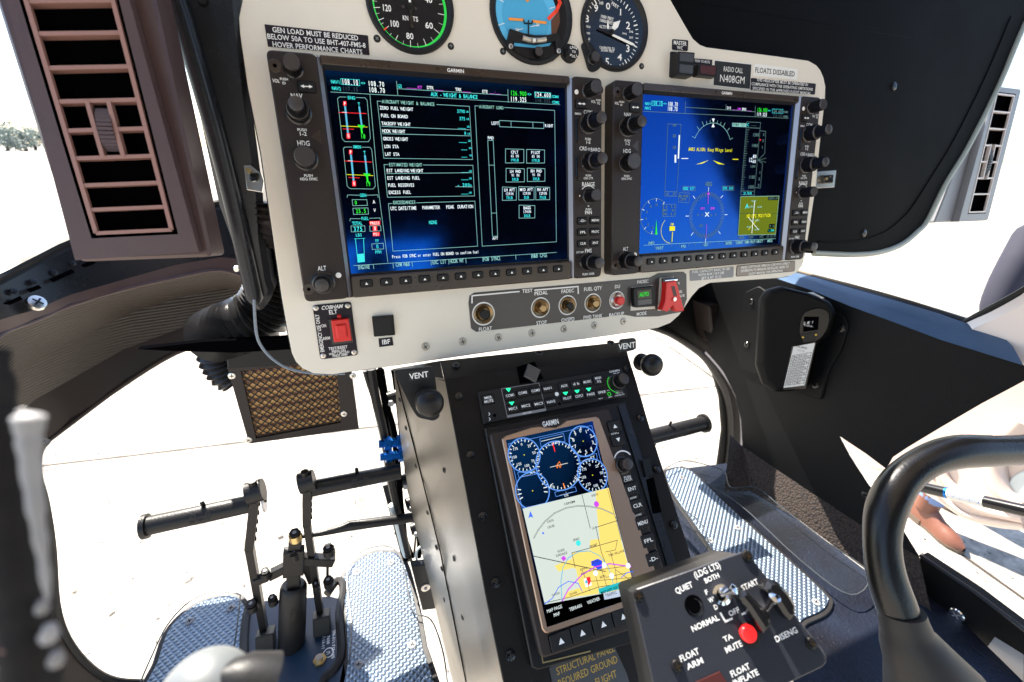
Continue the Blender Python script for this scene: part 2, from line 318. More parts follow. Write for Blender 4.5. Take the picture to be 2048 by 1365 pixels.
        for c, p in zip(txt, pos):
            g = GL.get((c, bold))
            if not g: continue
            pts = []
            for gx, gy in g[0]:
                lx = (gx + p + x0) * sx + ital * (gy - cap / 2) * sc; ly = (gy - cap / 2) * sc
                pts.append(P.P(u + lx * ca - ly * sa, v + lx * sa + ly * ca, h + e))
            ids = s.add(pts)
            for f in g[1]: s.face([ids[i] for i in f], mat)
    def text(s, P, txt, x, y, w, hgt, mat, h, rot=0, bold=1, mono=0, ital=0):
        u, v = P.px(x, y, h); a, b = P.scl(u, v, h)
        if abs(math.sin(rot)) > 0.7: a, b = b, a
        s.utext(P, txt, u, v, hgt / b, mat, h, rot, bold, mono, (w / a) if w else None, 'c', ital)
    def tube(s, pts, r, mat, seg=12, cap=True):
        pts = [V3(p) for p in pts]; n = len(pts); R = []
        up = V3((0, 0, 1)); prev = None
        for i, p in enumerate(pts):
            d = (pts[min(i + 1, n - 1)] - pts[max(i - 1, 0)]).normalized()
            if prev is None:
                x = d.cross(up)
                if x.length < 0.1: x = d.cross(V3((1, 0, 0)))
            else: x = prev - d * prev.dot(d)
            x.normalize(); prev = x; y = d.cross(x); rr = r[min(i, len(r) - 1)] if isinstance(r, (list, tuple)) else r
            R.append(s.add([p + x * rr * math.cos(2 * math.pi * k / seg) + y * rr * math.sin(2 * math.pi * k / seg) for k in range(seg)]))
        for a, b in zip(R, R[1:]):
            for k in range(seg): s.face((a[k], b[k], b[(k + 1) % seg], a[(k + 1) % seg]), mat)
        if cap: s.face(R[0], mat); s.face(R[-1][::-1], mat)
    def grid(s, rows, mat):
        R = [s.add(r) for r in rows]
        for j, (a, b) in enumerate(zip(R, R[1:])):
            for i in range(len(a) - 1): s.face((a[i], a[i + 1], b[i + 1], b[i]), mat if isinstance(mat, str) else mat[j])
    def bar(s, a, b, wx, wy, mat, up=(0, -1, 0)):
        a, b = V3(a), V3(b); d = (b - a).normalized(); x = d.cross(V3(up)).normalized(); y = x.cross(d)
        c = [(-1, -1), (1, -1), (1, 1), (-1, 1)]; A = s.add([a + x * wx / 2 * i + y * wy / 2 * j for i, j in c]); B = s.add([b + x * wx / 2 * i + y * wy / 2 * j for i, j in c])
        for k in range(4): s.face((A[k], A[(k + 1) % 4], B[(k + 1) % 4], B[k]), mat)
        s.face(A[::-1], mat); s.face(B, mat)
    def cyl(s, a, b, r, mat, seg=14): s.tube([a, b], r, mat, seg)
    def build(s, name, parent=None, sm=True, label=None, solid=0, bevel=0, sub=0):
        me = bpy.data.meshes.new(name); off = parent_loc(parent) if parent else V3((0, 0, 0))
        org = V3((0, 0, 0))
        if not parent and s.v:
            c = sum(s.v, V3((0, 0, 0))) / len(s.v); org = V3((c.x, c.y, min(v.z for v in s.v)))
        me.from_pydata([v - off - org for v in s.v], [], s.f)
        for m in s.m: me.materials.append(MATS[m])
        me.polygons.foreach_set('material_index', s.mi)
        o = bpy.data.objects.new(name, me); COL.objects.link(o); o.location = org
        if parent: o.parent = parent
        bm = bmesh.new(); bm.from_mesh(me)
        if sm:
            for f in bm.faces: f.smooth = True
            for ed in bm.edges:
                if len(ed.link_faces) == 2:
                    if ed.link_faces[0].normal.angle(ed.link_faces[1].normal, 0) > 0.6 or ed.link_faces[0].material_index != ed.link_faces[1].material_index: ed.smooth = False
        bm.to_mesh(me); bm.free()
        if solid: md = o.modifiers.new('s', 'SOLIDIFY'); md.thickness = solid; md.offset = 0
        if bevel: md = o.modifiers.new('b', 'BEVEL'); md.width = bevel; md.segments = 3; md.limit_method = 'ANGLE'; md.harden_normals = False
        if sub: md = o.modifiers.new('u', 'SUBSURF'); md.levels = sub; md.render_levels = sub
        if label: o['label'] = label
        return o
def parent_loc(p):
    l = V3((0, 0, 0))
    while p: l += V3(p.location); p = p.parent
    return l
def thing(name, loc, label, cat, group=None):
    o = bpy.data.objects.new(name, None); o.empty_display_size = 0.02; COL.objects.link(o); o.location = V3(loc); return tag(o, label, cat, group)
def tag(o, label, cat, group=None):
    o['label'] = label; o['category'] = cat
    if group: o['group'] = group
    return o
def struct(o): o['kind'] = 'structure'; return o
def screw(P, c, r, h, parent, mat='black', dk='deep', name='screw', rise=0.35):
    b = MB(); b.lathe(P, c, [(r, h), (r, h + r * 0.12), (r * 0.85, h + r * rise * 0.8), (r * 0.5, h + r * rise)], mat, 14)
    a = random.uniform(0, 1.5)
    for k in (0, 1):
        d = V3((math.cos(a + k * 1.571), math.sin(a + k * 1.571))) * r * 0.45; b.uline(P, [V3(c) - d, V3(c) + d], r * 0.2, dk, h + r * rise, e=0.00012 + k * 0.00003)
    return b.build(name, parent)
def mapper(ox, oy, s): return lambda x, y: (ox + x / s, oy + y / s)

# ================================================================== GROUND
g = MB(); g.face(g.add([(-900, -900, GROUND), (900, -900, GROUND), (900, 900, GROUND), (-900, 900, GROUND)]), 'concrete')
struct(g.build('ground'))
# ================================================================== INSTRUMENT PANEL
HP = -TB
outline = [(487, -10), (478, 35), (480, 67), (496, 176), (522, 306), (563, 591), (577, 672), (584, 707), (592, 724), (605, 737), (627, 747), (665, 749), (854, 722), (980, 704), (1232, 669), (1316, 656),
           (1341, 646), (1358, 631), (1370, 614), (1383, 594), (1398, 577), (1420, 566), (1560, 556), (1580, 552), (1594, 545), (1605, 531), (1611, 509), (1631, 377), (1641, 276), (1650, 200), (1651, 174), (1647, 155),
           (1641, 141), (1633, 131), (1617, 122), (1553, 113), (1413, 95), (1400, 90), (1386, 78), (1370, 51), (1341, 0), (1300, -70), (1270, -105), (1230, -125), (560, -190), (520, -150)]
panel = thing('instrument_panel', PF.P(0.28, -0.26, HP), 'beige painted instrument panel board carrying the two large displays', 'instrument panel')
b = MB(); po = [PF.px(x, y, HP) for x, y in outline]
b.prism(PF, po, HP - 0.003, HP, 'beige', ch=0.0004)
b.build('panel_board', panel)
b = MB(); b.prism(PF, offset(po, -0.0012), HP - 0.009, HP - 0.0032, 'black'); b.build('backing_board', panel)
for x, y in ((850.6, 693.4), (925, 683), (996.7, 675), (1063.5, 666), (1127.7, 658), (1188.6, 650.6), (1246.6, 643)):
    screw(PF, PF.px(x, y, HP), 0.0043, HP, panel, 'pan_screw', 'ink_black', rise=0.4)
# ---- printed placards stuck on the board
def placard(pts, mat, lines, label, r=0.0015, name='placard', P=PF, h=HP, ink='ink', border=None, thick=0.0006, group=None, bold=1):
    q = [P.px(x, y, h) for x, y in pts]; c = (sum(a[0] for a in q) / len(q), sum(a[1] for a in q) / len(q))
    t = MB(); q = rnd(q, r, 3)
    if border: t.prism(P, offset(q, -0.0008), h, h + thick * 0.7, border)
    t.prism(P, q, h + 0.0001, h + thick, mat)
    for L in lines:
        s, x, y, w, hh = L[:5]; t.text(P, s, x, y, w, hh, ink, h + thick, rot=L[5] if len(L) > 5 else 0, bold=bold)
    return tag(t.build(name, None, sm=False), label, 'placard', group)
placard([(529, 49.6), (736, 72), (739, 111), (536, 94)], 'placard', [('GEN LOAD MUST BE REDUCED', 633, 68.4, 173, 10), ('BELOW 50A TO USE BHT-407-FMS-8', 636, 82.5, 198, 10), ('HOVER PERFORMANCE CHARTS', 637.5, 97, 181, 10)],
        'black three-line placard beginning GEN LOAD MUST BE REDUCED above left display', r=0.0006)
placard([(1344, 79), (1376, 81.5), (1375, 103), (1343.5, 100)], 'placard', [('MASTER', 1360, 86.7, 26, 8), ('W/C', 1360, 96.2, 12, 7)], 'small black placard reading MASTER W/C')
placard([(1388, 117.5), (1424, 120.5), (1423, 133), (1387.5, 130)], 'placard', [('PUSH TO MUTE', 1405, 123.5, 30, 5)], 'small black placard reading PUSH TO MUTE', r=0.0005)
placard([(1429, 122), (1502, 130), (1499, 178.6), (1426.5, 171)], 'ink_black', [('RADIO CALL', 1466.5, 140, 39, 10), ('N408GM', 1464.8, 159, 51, 14.5)], 'black plate with white edge reading RADIO CALL N408GM', r=0.0003, border='white', bold=0)
placard([(1508.5, 128), (1595, 139), (1593, 160.5), (1506, 152)], 'white', [('FLOATS DISSABLED', 1550.5, 144.5, 80, 10)], 'white label strip reading FLOATS DISSABLED', r=0.0002, ink='ink_black', bold=1)
placard([(1501, 156.5), (1631, 168), (1629, 190), (1500.5, 180.5)], 'placard', [('THIS HELICOPTER MUST BE OPERATED IN', 1566, 165, 103, 5.6), ('COMPLIANCE WITH THE OPERATING LIMITATIONS', 1566, 173.8, 123, 5.6), ('SPECIFIED IN THE APPROVED FLIGHT MANUAL', 1565, 182.3, 117, 5.6)],
        'black rounded placard about operating limitations under the white floats label')
placard([(1379, 541.5), (1467, 533.6), (1466, 554.7), (1379.5, 562.6)], 'plate_grey', [('FUEL CAPACITY BASIC 90 LBS', 1422.7, 541, 76, 4.6), ('WITH AUX 115.9 LBS', 1422.7, 548, 52, 4.6), ('(JET A AT 15 C)', 1422.7, 555, 40, 4.6)],
        'grey fuel capacity placard below the right display')
placard([(1474, 532.7), (1589, 523), (1588, 542), (1472.4, 552.5)], 'plate_bronze', [('FADEC SOFTWARE VERSION 5.358 WITH DIRECT', 1531.7, 531, 98, 4.6), ('REVERSION TO MANUAL INSTALLED. REFER TO', 1530.7, 538, 96, 4.6), ('FLIGHT MANUAL FOR OPERATION', 1531.7, 545, 68, 4.6)],
        'bronze engine control software placard with white lettering at lower right corner', border='ink_black')
placard([(757, 677.5), (784.7, 674.5), (786.5, 691), (758.6, 694.5)], 'placard', [('IBF', 772, 684, 17, 9)], 'tiny black placard reading IBF under a square button', r=0.0004)

# ---- knob kit
def knob(P, c, parts, parent, name='knob'):
    """parts: list of (radius, h0, h1); the first is the outer knob, the second the inner knob"""
    r, h0, h1 = parts[0]; t = MB(); seg = 28
    t.lathe(P, c, [(r * 1.16, h0), (r * 1.16, h0 + 0.0006), (r, h0 + 0.0012), (r * 0.97, h1 - 0.0012), (r * 0.88, h1)], 'knob', seg, mats=['bezel_edge', 'black_gloss', 'knob', 'knob_cap', 'knob_cap' if len(parts) == 1 else 'knob'])
    for k in range(24):
        a = 2 * math.pi * k / 24; x, y = c[0] + r * math.cos(a), c[1] + r * math.sin(a)
        p, q = P.P(x, y, h0 + 0.002), P.P(x, y, h1 - 0.0014); t.bar(p, q, r * 0.09, r * 0.07, 'knob', up=P.U)
    o = t.build(name, parent)
    if len(parts) > 1:
        r2, a0, a1 = parts[1]; t = MB(); t.lathe(P, c, [(r2, a0), (r2, a1 - 0.0016), (r2 * 0.93, a1 - 0.0005), (r2 * 0.6, a1)], 'knob', seg, mats=['knob', 'knob_cap', 'knob_cap', 'knob_cap'])
        for k in range(18):
            a = 2 * math.pi * k / 18; x, y = c[0] + r2 * math.cos(a), c[1] + r2 * math.sin(a)
            t.bar(P.P(x, y, a0 + 0.001), P.P(x, y, a1 - 0.0022), r2 * 0.12, r2 * 0.08, 'knob', up=P.U)
        t.build('inner_knob', o)
    return o
def key(P, cu, cv, w, hgt, h0, h1, parent, txt=None, tri=0, arrows=0, name='key', mat='black', th=None, r=0.0012):
    t = MB(); q = rnd([(cu - w / 2, cv - hgt / 2), (cu + w / 2, cv - hgt / 2), (cu + w / 2, cv + hgt / 2), (cu - w / 2, cv + hgt / 2)], r, 3)
    t.prism(P, offset(q, -0.0005), h0, h0 + 0.0002, 'deep', bottom=False); t.prism(P, q, h0 + 0.0002, h1, mat, ch=0.0005, bottom=False)
    if txt:
        for i, s in enumerate(txt.split('|')):
            n = len(txt.split('|')); hh = th or hgt * 0.33; t.utext(P, s, cu, cv + (n - 1 - 2 * i) * hh * 0.72, hh, 'ink', h1, bold=1, width=min(w * 0.82, hh * 1.0 * len(s)))
    if tri: a = hgt * 0.2; t.flat(P, [(cu - a * 1.1, cv - a * 0.9), (cu + a * 1.1, cv - a * 0.9), (cu, cv + a * 0.9)][::1 if tri > 0 else 1] if tri > 0 else [(cu - a * 1.1, cv + a * 0.9), (cu + a * 1.1, cv + a * 0.9), (cu, cv - a * 0.9)], 'ink', h1 + 0.00015)
    if arrows:
        a = w * 0.36; t.uline(P, [(cu - a * 0.6, cv), (cu + a * 0.6, cv)], 0.0008, 'ink', h1)
        for sg in (-1, 1): t.flat(P, [(cu + sg * a, cv), (cu + sg * a * 0.4, cv + 0.0013), (cu + sg * a * 0.4, cv - 0.0013)], 'ink', h1 + 0.00016)
    return t.build(name, parent)

# ---- the two large displays (same unit twice): local coordinates measured on the left one
def uvp(x, y, h=0): return PF.px(x, y, h)
W_, H_ = 0.297, 0.195
def display(u0, label, content):
    D = thing('flight_display', PF.P(u0 + W_ / 2, -H_, -TB), label, 'display', 'large flight displays on the panel')
    def S(q): return (q[0] + u0, q[1])
    def R4(a, b_, c, d): return [(u0 + a, b_), (u0 + c, b_), (u0 + c, d), (u0 + a, d)]
    uL = 0.0371; uR = 0.2622                                      # inner edges of the flanks
    s0, s1, t0, t1 = 0.0405, 0.2588, -0.0094, -0.1738             # screen opening
    b = MB()
    b.prism(PF, rnd(R4(0, 0, W_, -H_), 0.005), -TB, -0.0075, 'bezel')                      # body
    b.prism(PF, [S(p) for p in rnd([(0, 0), (uL - 0.0012, 0), (uL - 0.0012, -H_), (0, -H_)], 0.005)], -0.0076, 0, 'bezel', ch=0.0012)
    b.prism(PF, [S(p) for p in rnd([(uR + 0.001, 0), (W_, 0), (W_, -H_), (uR + 0.001, -H_)], 0.005)], -0.0076, 0, 'bezel', ch=0.0012)
    # silvery chamfers beside the screen
    b.grid([[PF.P(u0 + uL - 0.0012, 0.0, -0.0008), PF.P(u0 + uL - 0.0012, -H_, -0.0008)], [PF.P(u0 + uL + 0.0018, -0.003, -0.0045), PF.P(u0 + uL + 0.0018, -H_ + 0.003, -0.0045)], [PF.P(u0 + s0, -0.006, -0.0068), PF.P(u0 + s0, t1 - 0.002, -0.0068)]][::-1], ['black', 'bezel_edge'])
    b.grid([[PF.P(u0 + uR + 0.001, 0.0, -0.0008), PF.P(u0 + uR + 0.001, -H_, -0.0008)], [PF.P(u0 + uR - 0.002, -0.004, -0.005), PF.P(u0 + uR - 0.002, -H_ + 0.004, -0.005)], [PF.P(u0 + s1, -0.006, -0.0068), PF.P(u0 + s1, t1 - 0.002, -0.0068)]], ['bezel_edge', 'black'])
    # top and bottom bars
    b.prism(PF, [S(p) for p in rnd([(uL + 0.001, 0), (uR - 0.001, 0), (uR - 0.001, t0 + 0.0026), (uL + 0.001, t0 + 0.0026)], 0.001)], -0.0076, -0.0015, 'bezel_bar', ch=0.0008)
    b.grid([[PF.P(u0 + uL + .002, t0 + 0.0026, -0.002), PF.P(u0 + uR - .002, t0 + 0.0026, -0.002)], [PF.P(u0 + s0, t0, -0.0068), PF.P(u0 + s1, t0, -0.0068)]][::-1], 'black')
    b.prism(PF, [S(p) for p in rnd([(uL + 0.0025, t1 - 0.0022), (uR - 0.002, t1 - 0.0022), (uR - 0.002, -H_), (uL + 0.0025, -H_)], 0.0025)], -0.0076, -0.0012, 'bezel_bar', ch=0.001)
    b.utext(PF, 'GARMIN', u0 + uvp(912, 141)[0], -0.0036, 0.0028, 'ink', -0.0015, bold=1, width=0.0155)
    L = [('VOL', 552, 162, 14, 7), ('PUSH', 568, 158.8, 17, 5), ('ID', 568, 166.7, 7, 5), ('NAV', 593, 192, 24, 9), ('PUSH', 604, 260, 19, 5.5), ('1-2', 605.5, 268, 16, 7.5), ('HDG', 607, 287, 26, 10), ('PUSH', 617, 351.6, 18, 5), ('HDG SYNC', 617.8, 358.5, 35, 5.5), ('ALT', 644, 537, 17, 9),
         ('VOL', 1186.5, 203.8, 9, 5.5), ('PUSH', 1197, 201, 10, 3.6), ('SQ', 1197, 206.7, 6, 4.5), ('EMERG', 1156, 228, 13, 4), ('COM', 1176, 225, 18, 7.5), ('PUSH', 1176, 278.6, 12, 4.5), ('1-2', 1176, 284.8, 9.5, 6), ('CRS', 1166, 297.5, 15, 7.5), ('BARO', 1191, 300, 20, 7.5), ('PUSH', 1176.7, 351.5, 11, 4), ('CRS CTR', 1176.7, 357, 19, 4),
         ('RANGE', 1176.7, 369, 26, 8), ('PUSH', 1176.7, 419, 11, 4), ('PAN', 1176.7, 425.3, 14, 7), ('DFLT MAP', 1160, 505, 15, 3.5), ('FMS', 1176.5, 502, 14, 7.5), ('PUSH CRSR', 1176.7, 548.5, 24, 4.2)]
    for s, x, y, w, hh in L:
        u, v = uvp(x, y); a, c = PF.scl(u, v); b.utext(PF, s, u + u0, v, hh / c, 'ink', 0, bold=1, width=w / a)
    b.disc(PF, S(uvp(1177.5, 298.8)), 0.0013, 'ink', 0.0001, 12, r0=0.0008)
    a = S(uvp(1176.7, 392)); b.disc(PF, a, 0.0102, 'ink', 0.00012, 16, r0=0.0094, a0=0.7, a1=2.44)
    for an in (1.57, 3.14, 4.71):
        q = (a[0] + 0.0098 * math.cos(an), a[1] + 0.0098 * math.sin(an)); d = V3((math.cos(an), math.sin(an))) * 0.0012; n = V3((-d.y, d.x)); b.flat(PF, [(q[0] + d.x, q[1] + d.y), (q[0] + n.x, q[1] + n.y), (q[0] - n.x, q[1] - n.y)], 'ink', 0.00018)
    q = S(uvp(633, 274)); b.flat(PF, [(q[0] - 0.0042, q[1]), (q[0] + 0.0035, q[1] + 0.0058), (q[0] + 0.0035, q[1] - 0.0058)], 'bezel_bar', 0.00012)
    for (x, y), rr in (((677, 551), 0.0024), ((1153, 184.4), 0.0022)): b.lathe(PF, S(uvp(x, y)), [(rr, 0), (rr, 0.0003), (rr * 0.7, 0.0005)], 'white', 16)
    for y0, y1, ly in ((238, 281, 283), (316, 354, 357)):          # card slots
        p, q = S(uvp(1151.5, y0)), S(uvp(1155, y1)); b.prism(PF, [(p[0], p[1]), (q[0], p[1]), (q[0], q[1]), (p[0], q[1])], 0, 0.0003, 'deep')
        b.prism(PF, [(p[0] - 0.0003, p[1] + 0.0006), (p[0] + 0.0004, p[1] + 0.0006), (p[0] + 0.0004, q[1]), (p[0] - 0.0003, q[1])], 0, 0.0012, 'blue_plate')
        l = S(uvp(1157, ly)); b.lathe(PF, l, [(0.0022, 0), (0.0018, 0.0016), (0.0008, 0.002)], 'bezel', 10)
    b.build('bezel', D)
    for x, y, m_ in ((549.8, 132, 'bronze'), (617.6, 579, 'bronze'), (1198.5, 180, 'plate_grey')):
        c = S(uvp(x, y)); t = MB(); t.lathe(PF, c, [(0.0048, 0), (0.0044, 0.0003), (0.0024, 0.0002)], 'bezel_bar', 16); t.disc(PF, c, 0.0016, 'deep', 0.0005, 6); t.build('mounting_screw', D)
    HN = [((587, 138), [(0.0062, 0, 0.0155)]), ((597.7, 225), [(0.0084, 0, 0.0125), (0.0054, 0.012, 0.026)]), ((611.8, 318), [(0.0082, 0, 0.0140)]), ((646.4, 566), [(0.0084, 0, 0.0125), (0.0054, 0.012, 0.026)]),
          ((1177, 182.7), [(0.0062, 0, 0.0155)]), ((1176.6, 248), [(0.0084, 0, 0.0125), (0.0056, 0.012, 0.026)]), ((1179, 325), [(0.0084, 0, 0.0125), (0.0056, 0.012, 0.026)]), ((1177, 393), [(0.0060, 0, 0.0165)]), ((1175, 524), [(0.0084, 0, 0.0125), (0.0056, 0.012, 0.026)])]
    for (x, y), pr in HN: knob(PF, S(uvp(x, y)), pr, D)
    q = S(uvp(613.5, 174.7)); key(PF, q[0], q[1], 0.0125, 0.0078, 0, 0.0016, D, arrows=1)
    q = S(uvp(1162, 209)); key(PF, q[0], q[1], 0.0120, 0.0075, 0, 0.0016, D, arrows=1)
    c0, c1 = uvp(1164, 442), uvp(1189, 442); r3 = uvp(1164, 487.5)
    for j in range(3):
        for i in range(2):
            key(PF, u0 + c0[0] + (c1[0] - c0[0]) * i, c0[1] + (r3[1] - c0[1]) * j / 2, 0.0110, 0.0066, 0, 0.0018, D, txt=(('-D-', 'MENU'), ('FPL', 'PROC'), ('CLR', 'ENT'))[j][i], th=0.0023)
    a, z = uvp(732.8, 567.5, -0.001), uvp(1116, 537.5, -0.001); vv = (a[1] + z[1]) / 2
    for k in range(12):
        uu = u0 + a[0] + (z[0] - a[0]) * k / 11; key(PF, uu, vv, 0.0102, 0.0060, -0.0012, 0.0008, D, tri=1, name='soft_key')
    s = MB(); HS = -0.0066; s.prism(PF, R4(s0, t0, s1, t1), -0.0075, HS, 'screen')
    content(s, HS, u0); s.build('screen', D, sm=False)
    return D
z3 = mapper(620, 120, 2.7306)
def mfd(s, h, u0):
    def T(t, x, y, w, hh, m='e_white', bold=1): X, Y = z3(x, y); s.text(PF, t, X, Y, w / 2.7306 if w else None, hh / 2.7306, m, h, mono=1, bold=bold)
    def Ln(pts, m='e_line', w=2.2, cl=False): s.line(PF, [z3(*p) for p in pts], w / 2.7306, m, h, cl)
    def Bx(pts, m='e_line', w=2.2): Ln(pts, m, w, True)
    def Fl(pts, m): s.pxflat(PF, [z3(*p) for p in pts], m, h)
    T('NAV1', 140, 121, 50, 19, 'e_cyan'); T('108.10', 218, 123, 92, 30, bold=1); Bx([(167, 103), (270, 110), (272, 142), (170, 134)], 'e_cyan'); T('<>', 290, 128, 26, 16, 'e_cyan', 1); T('108.70', 361, 132, 92, 27, bold=1)
    T('NAV2', 145, 157, 50, 19, 'e_cyan'); T('117.15', 220, 160, 88, 22, 'e_vdim'); T('108.70', 365, 166, 92, 27, bold=1)
    Ln([(113, 176), (330, 188), (475, 196)]); Ln([(472, 117), (480, 196)]); Ln([(479, 158), (1078, 194)]); Ln([(1080, 162), (1083, 232)]); Ln([(480, 196), (1365, 246)], w=1.8)
    T('GS', 491, 144, 24, 18, 'e_cyan'); T('_____', 555, 145, 60, 18, 'e_mag'); T('KT', 600, 151, 24, 16, 'e_mag'); T('DTK', 657, 153, 36, 18); T('___', 706, 156, 46, 18, 'e_mag'); T('TRK', 810, 163, 34, 18); T('___', 855, 165, 46, 18, 'e_mag'); T('ETE', 955, 174, 32, 17); T('__:__', 1010, 176, 62, 17, 'e_mag')
    T('AUX - WEIGHT & BALANCE', 790, 196, 256, 21, 'e_cyan')
    T('126.900', 1138, 184, 90, 25, 'e_green', 1); T('<>', 1198, 189, 24, 15, 'e_cyan', 1); T('124.600', 1271, 192, 88, 22); Bx([(1226, 176), (1314, 181), (1316, 209), (1228, 205)], 'e_cyan'); T('COM1', 1341, 202, 40, 14, 'e_cyan'); T('119.325', 1138, 217, 90, 25, bold=1); T('118.325', 1270, 224, 86, 18, 'e_vdim'); T('COM2', 1342, 233, 40, 14, 'e_cyan')
    # engine strips
    Ln([(327, 188), (372, 700), (425, 1105)])
    for dx, dy, top, bt, sy in ((0, 0, 'ENG', '18', 0), (33, 267, 'XMSN', '19', 0)):
        o = [(150, 212), (162, 203), (300, 208), (312, 222), (330, 430), (318, 448), (190, 447), (175, 430)] if dy == 0 else [(182, 485), (192, 477), (325, 478), (337, 490), (357, 690), (345, 706), (218, 704), (203, 690)]
        Bx(o); c = (225, 208) if dy == 0 else (257, 476); Fl([(c[0] - 26, c[1] - 10), (c[0] + 26, c[1] - 10), (c[0] + 26, c[1] + 10), (c[0] - 26, c[1] + 10)], 'e_black'); T(top, c[0], c[1], 42, 17, 'e_cyan')
        X = (190, 205) if dy == 0 else (222, 236); Y = (240, 405) if dy == 0 else (505, 665); X2 = (267, 284) if dy == 0 else (298, 312)
        Ln([(X[0] + 2, Y[0] + 18), (X[1] + 2, Y[1] - 6)], 'e_bar', 10); Ln([(X2[0] + 2, Y[0] + 20), (X2[1], Y[1] - 34)], 'e_bar', 9)
        Fl([(X[0] - 9, Y[0] - 13), (X[0] + 9, Y[0] - 13), (X[0] + 9, Y[0] + 11), (X[0] - 9, Y[0] + 11)], 'e_red'); T('P', X[0], Y[0], 12, 19); T('T', X2[0], Y[0] + 3, 12, 18, 'e_cyan')
        Ln([(X[0] - 33, Y[0] + 48), (X2[0] + 40, Y[0] + 54)], 'e_red', 3); Ln([(X[0] - 14, Y[0] + 46), (X[0] + 12, Y[0] + 48)], 'e_white', 2); Ln([(X[0] - 20, Y[0] + 122), (X2[0] + 46, Y[0] + 128)], 'e_yel', 3); Ln([(X[0] - 10, Y[0] + 138), (X[1] + 34, Y[0] + 140)], 'e_red', 3)
        Fl([(X2[0] - 8, Y[0] + 115), (X2[0] + 34, Y[0] + 118), (X2[0] + 20, Y[0] + 132), (X2[0] + 2, Y[0] + 130)], 'e_green'); Ln([(X2[0] + 12, Y[0] + 125), (X2[0] + 17, Y[0] + 160)], 'e_green', 9)
        Fl([(X[1] - 6, Y[1] - 4), (X[1] + 14, Y[1] - 4), (X[1] + 15, Y[1] + 26), (X[1] - 5, Y[1] + 26)], 'e_red'); T('0', X[1] + 5, Y[1] + 11, 13, 20); T(bt, X2[1] + 5, Y[1] + 13, 28, 24, 'e_green')
    Ln([(203, 752), (205, 738), (268, 740)]); Ln([(308, 740), (370, 738), (372, 752)]); T('GEN', 289, 740, 34, 17, 'e_cyan')
    Bx([(230, 764), (310, 764), (314, 795), (234, 797)]); T('0', 250, 780, 14, 22, 'e_green'); T('A', 349, 776, 12, 18); Bx([(234, 811), (316, 809), (320, 843), (238, 845)]); T('25.5', 278, 826, 58, 22, 'e_green'); T('V', 353, 822, 12, 18)
    Ln([(218, 880), (220, 868), (275, 868)]); Ln([(325, 866), (382, 864), (384, 876)]); T('FUEL', 300, 867, 42, 17, 'e_cyan')
    T('TOTAL', 258, 893, 56, 18, 'e_cyan'); Bx([(224, 908), (299, 907), (301, 938), (226, 940)]); T('375', 262, 924, 52, 24, 'e_cyan'); T('LBS', 266, 957, 36, 16, 'e_cyan')
    Fl([(324, 882), (383, 880), (384, 902), (326, 904)], 'e_red'); T('PRESS', 354, 892, 52, 15); Fl([(342, 908), (366, 908), (367, 935), (343, 935)], 'e_red'); Bx([(325, 908), (385, 906), (388, 934), (328, 937)]); T('0', 355, 921, 14, 20); Fl([(342, 942), (380, 941), (381, 962), (343, 964)], 'e_red'); T('PSI', 361, 953, 32, 15)
    T('FF', 366, 989, 20, 16, 'e_cyan'); Bx([(337, 1006), (400, 1002), (402, 1033), (340, 1036)]); T('0', 368, 1020, 14, 20, 'e_cyan'); T('PPH', 372, 1050, 34, 17, 'e_cyan')
    Ln([(248, 978), (262, 1106), (298, 1102), (292, 975)], 'e_cyan', 3); Ln([(242, 978), (300, 975)], 'e_cyan', 2); Fl([(258, 1062), (293, 1058), (297, 1101), (263, 1104)], 'e_cyan')
    # weight page
    Bx([(367, 226), (870, 255), (887, 545), (403, 538)]); Fl([(390, 216), (690, 234), (690, 252), (390, 236)], 'e_black'); T('AIRCRAFT WEIGHT & BALANCE', 539, 236, 288, 18, 'e_line')
    for i, (t, y, vals, vx) in enumerate((('ZERO FUEL WEIGHT', 266, '3790', 828), ('FUEL ON BOARD', 307, '375', 835), ('TAKEOFF WEIGHT', 350, '____', 832), ('HOOK WEIGHT', 390, '0', 851), ('GROSS WEIGHT', 432, '____', 838), ('LON STA', 473, '___', 845), ('LAT STA', 515, '___', 845))):
        x0 = 382 + i * 4.3; wd = len(t) * 11.4; T(t, x0 + wd / 2, y + 1, wd, 18); yy = (284, 324, 366, 404, 443, 483, 523)[i]; T(vals, vx - 4, yy - 2, len(vals) * 11, 18, 'e_cyan'); T('IN' if i > 4 else 'LB', 858 + i * 3, yy, 15, 10, 'e_cyan')
    Ln([(392, 364), (873, 383)]); Ln([(396, 404), (876, 416)])
    Bx([(404, 573), (889, 577), (898, 744), (423, 751)]); Fl([(428, 565), (616, 568), (616, 586), (428, 584)], 'e_black'); T('ESTIMATED WEIGHT', 522, 574, 182, 18, 'e_line')
    for i, (t, y) in enumerate((('EST LANDING WEIGHT', 606), ('EST LANDING FUEL', 646), ('FUEL RESERVES', 685), ('EXCESS FUEL', 724))):
        x0 = 418 + i * 3.5; wd = len(t) * 11.2; T(t, x0 + wd / 2, y, wd, 18); T('- 200' if i == 2 else '____', 838 if i == 2 else 845, y - 1, 70 if i == 2 else 40, 17, 'e_cyan'); T('LB', 875, y + 2, 15, 10, 'e_cyan')
    Ln([(418, 622), (884, 617)]); Ln([(795, 693), (886, 695)])
    Bx([(428, 786), (900, 772), (915, 1018), (453, 1045)]); Fl([(450, 770), (580, 768), (580, 788), (450, 790)], 'e_black'); T('EXCEEDANCES', 515, 779, 124, 18, 'e_line')
    T('UTC DATE/TIME', 511, 811, 142, 19); T('PARAMETER', 661, 807, 98, 18); T('PEAK', 764, 804, 44, 18); T('DURATION', 848, 802, 84, 18); T('NONE', 672, 888, 44, 19, 'e_cyan')
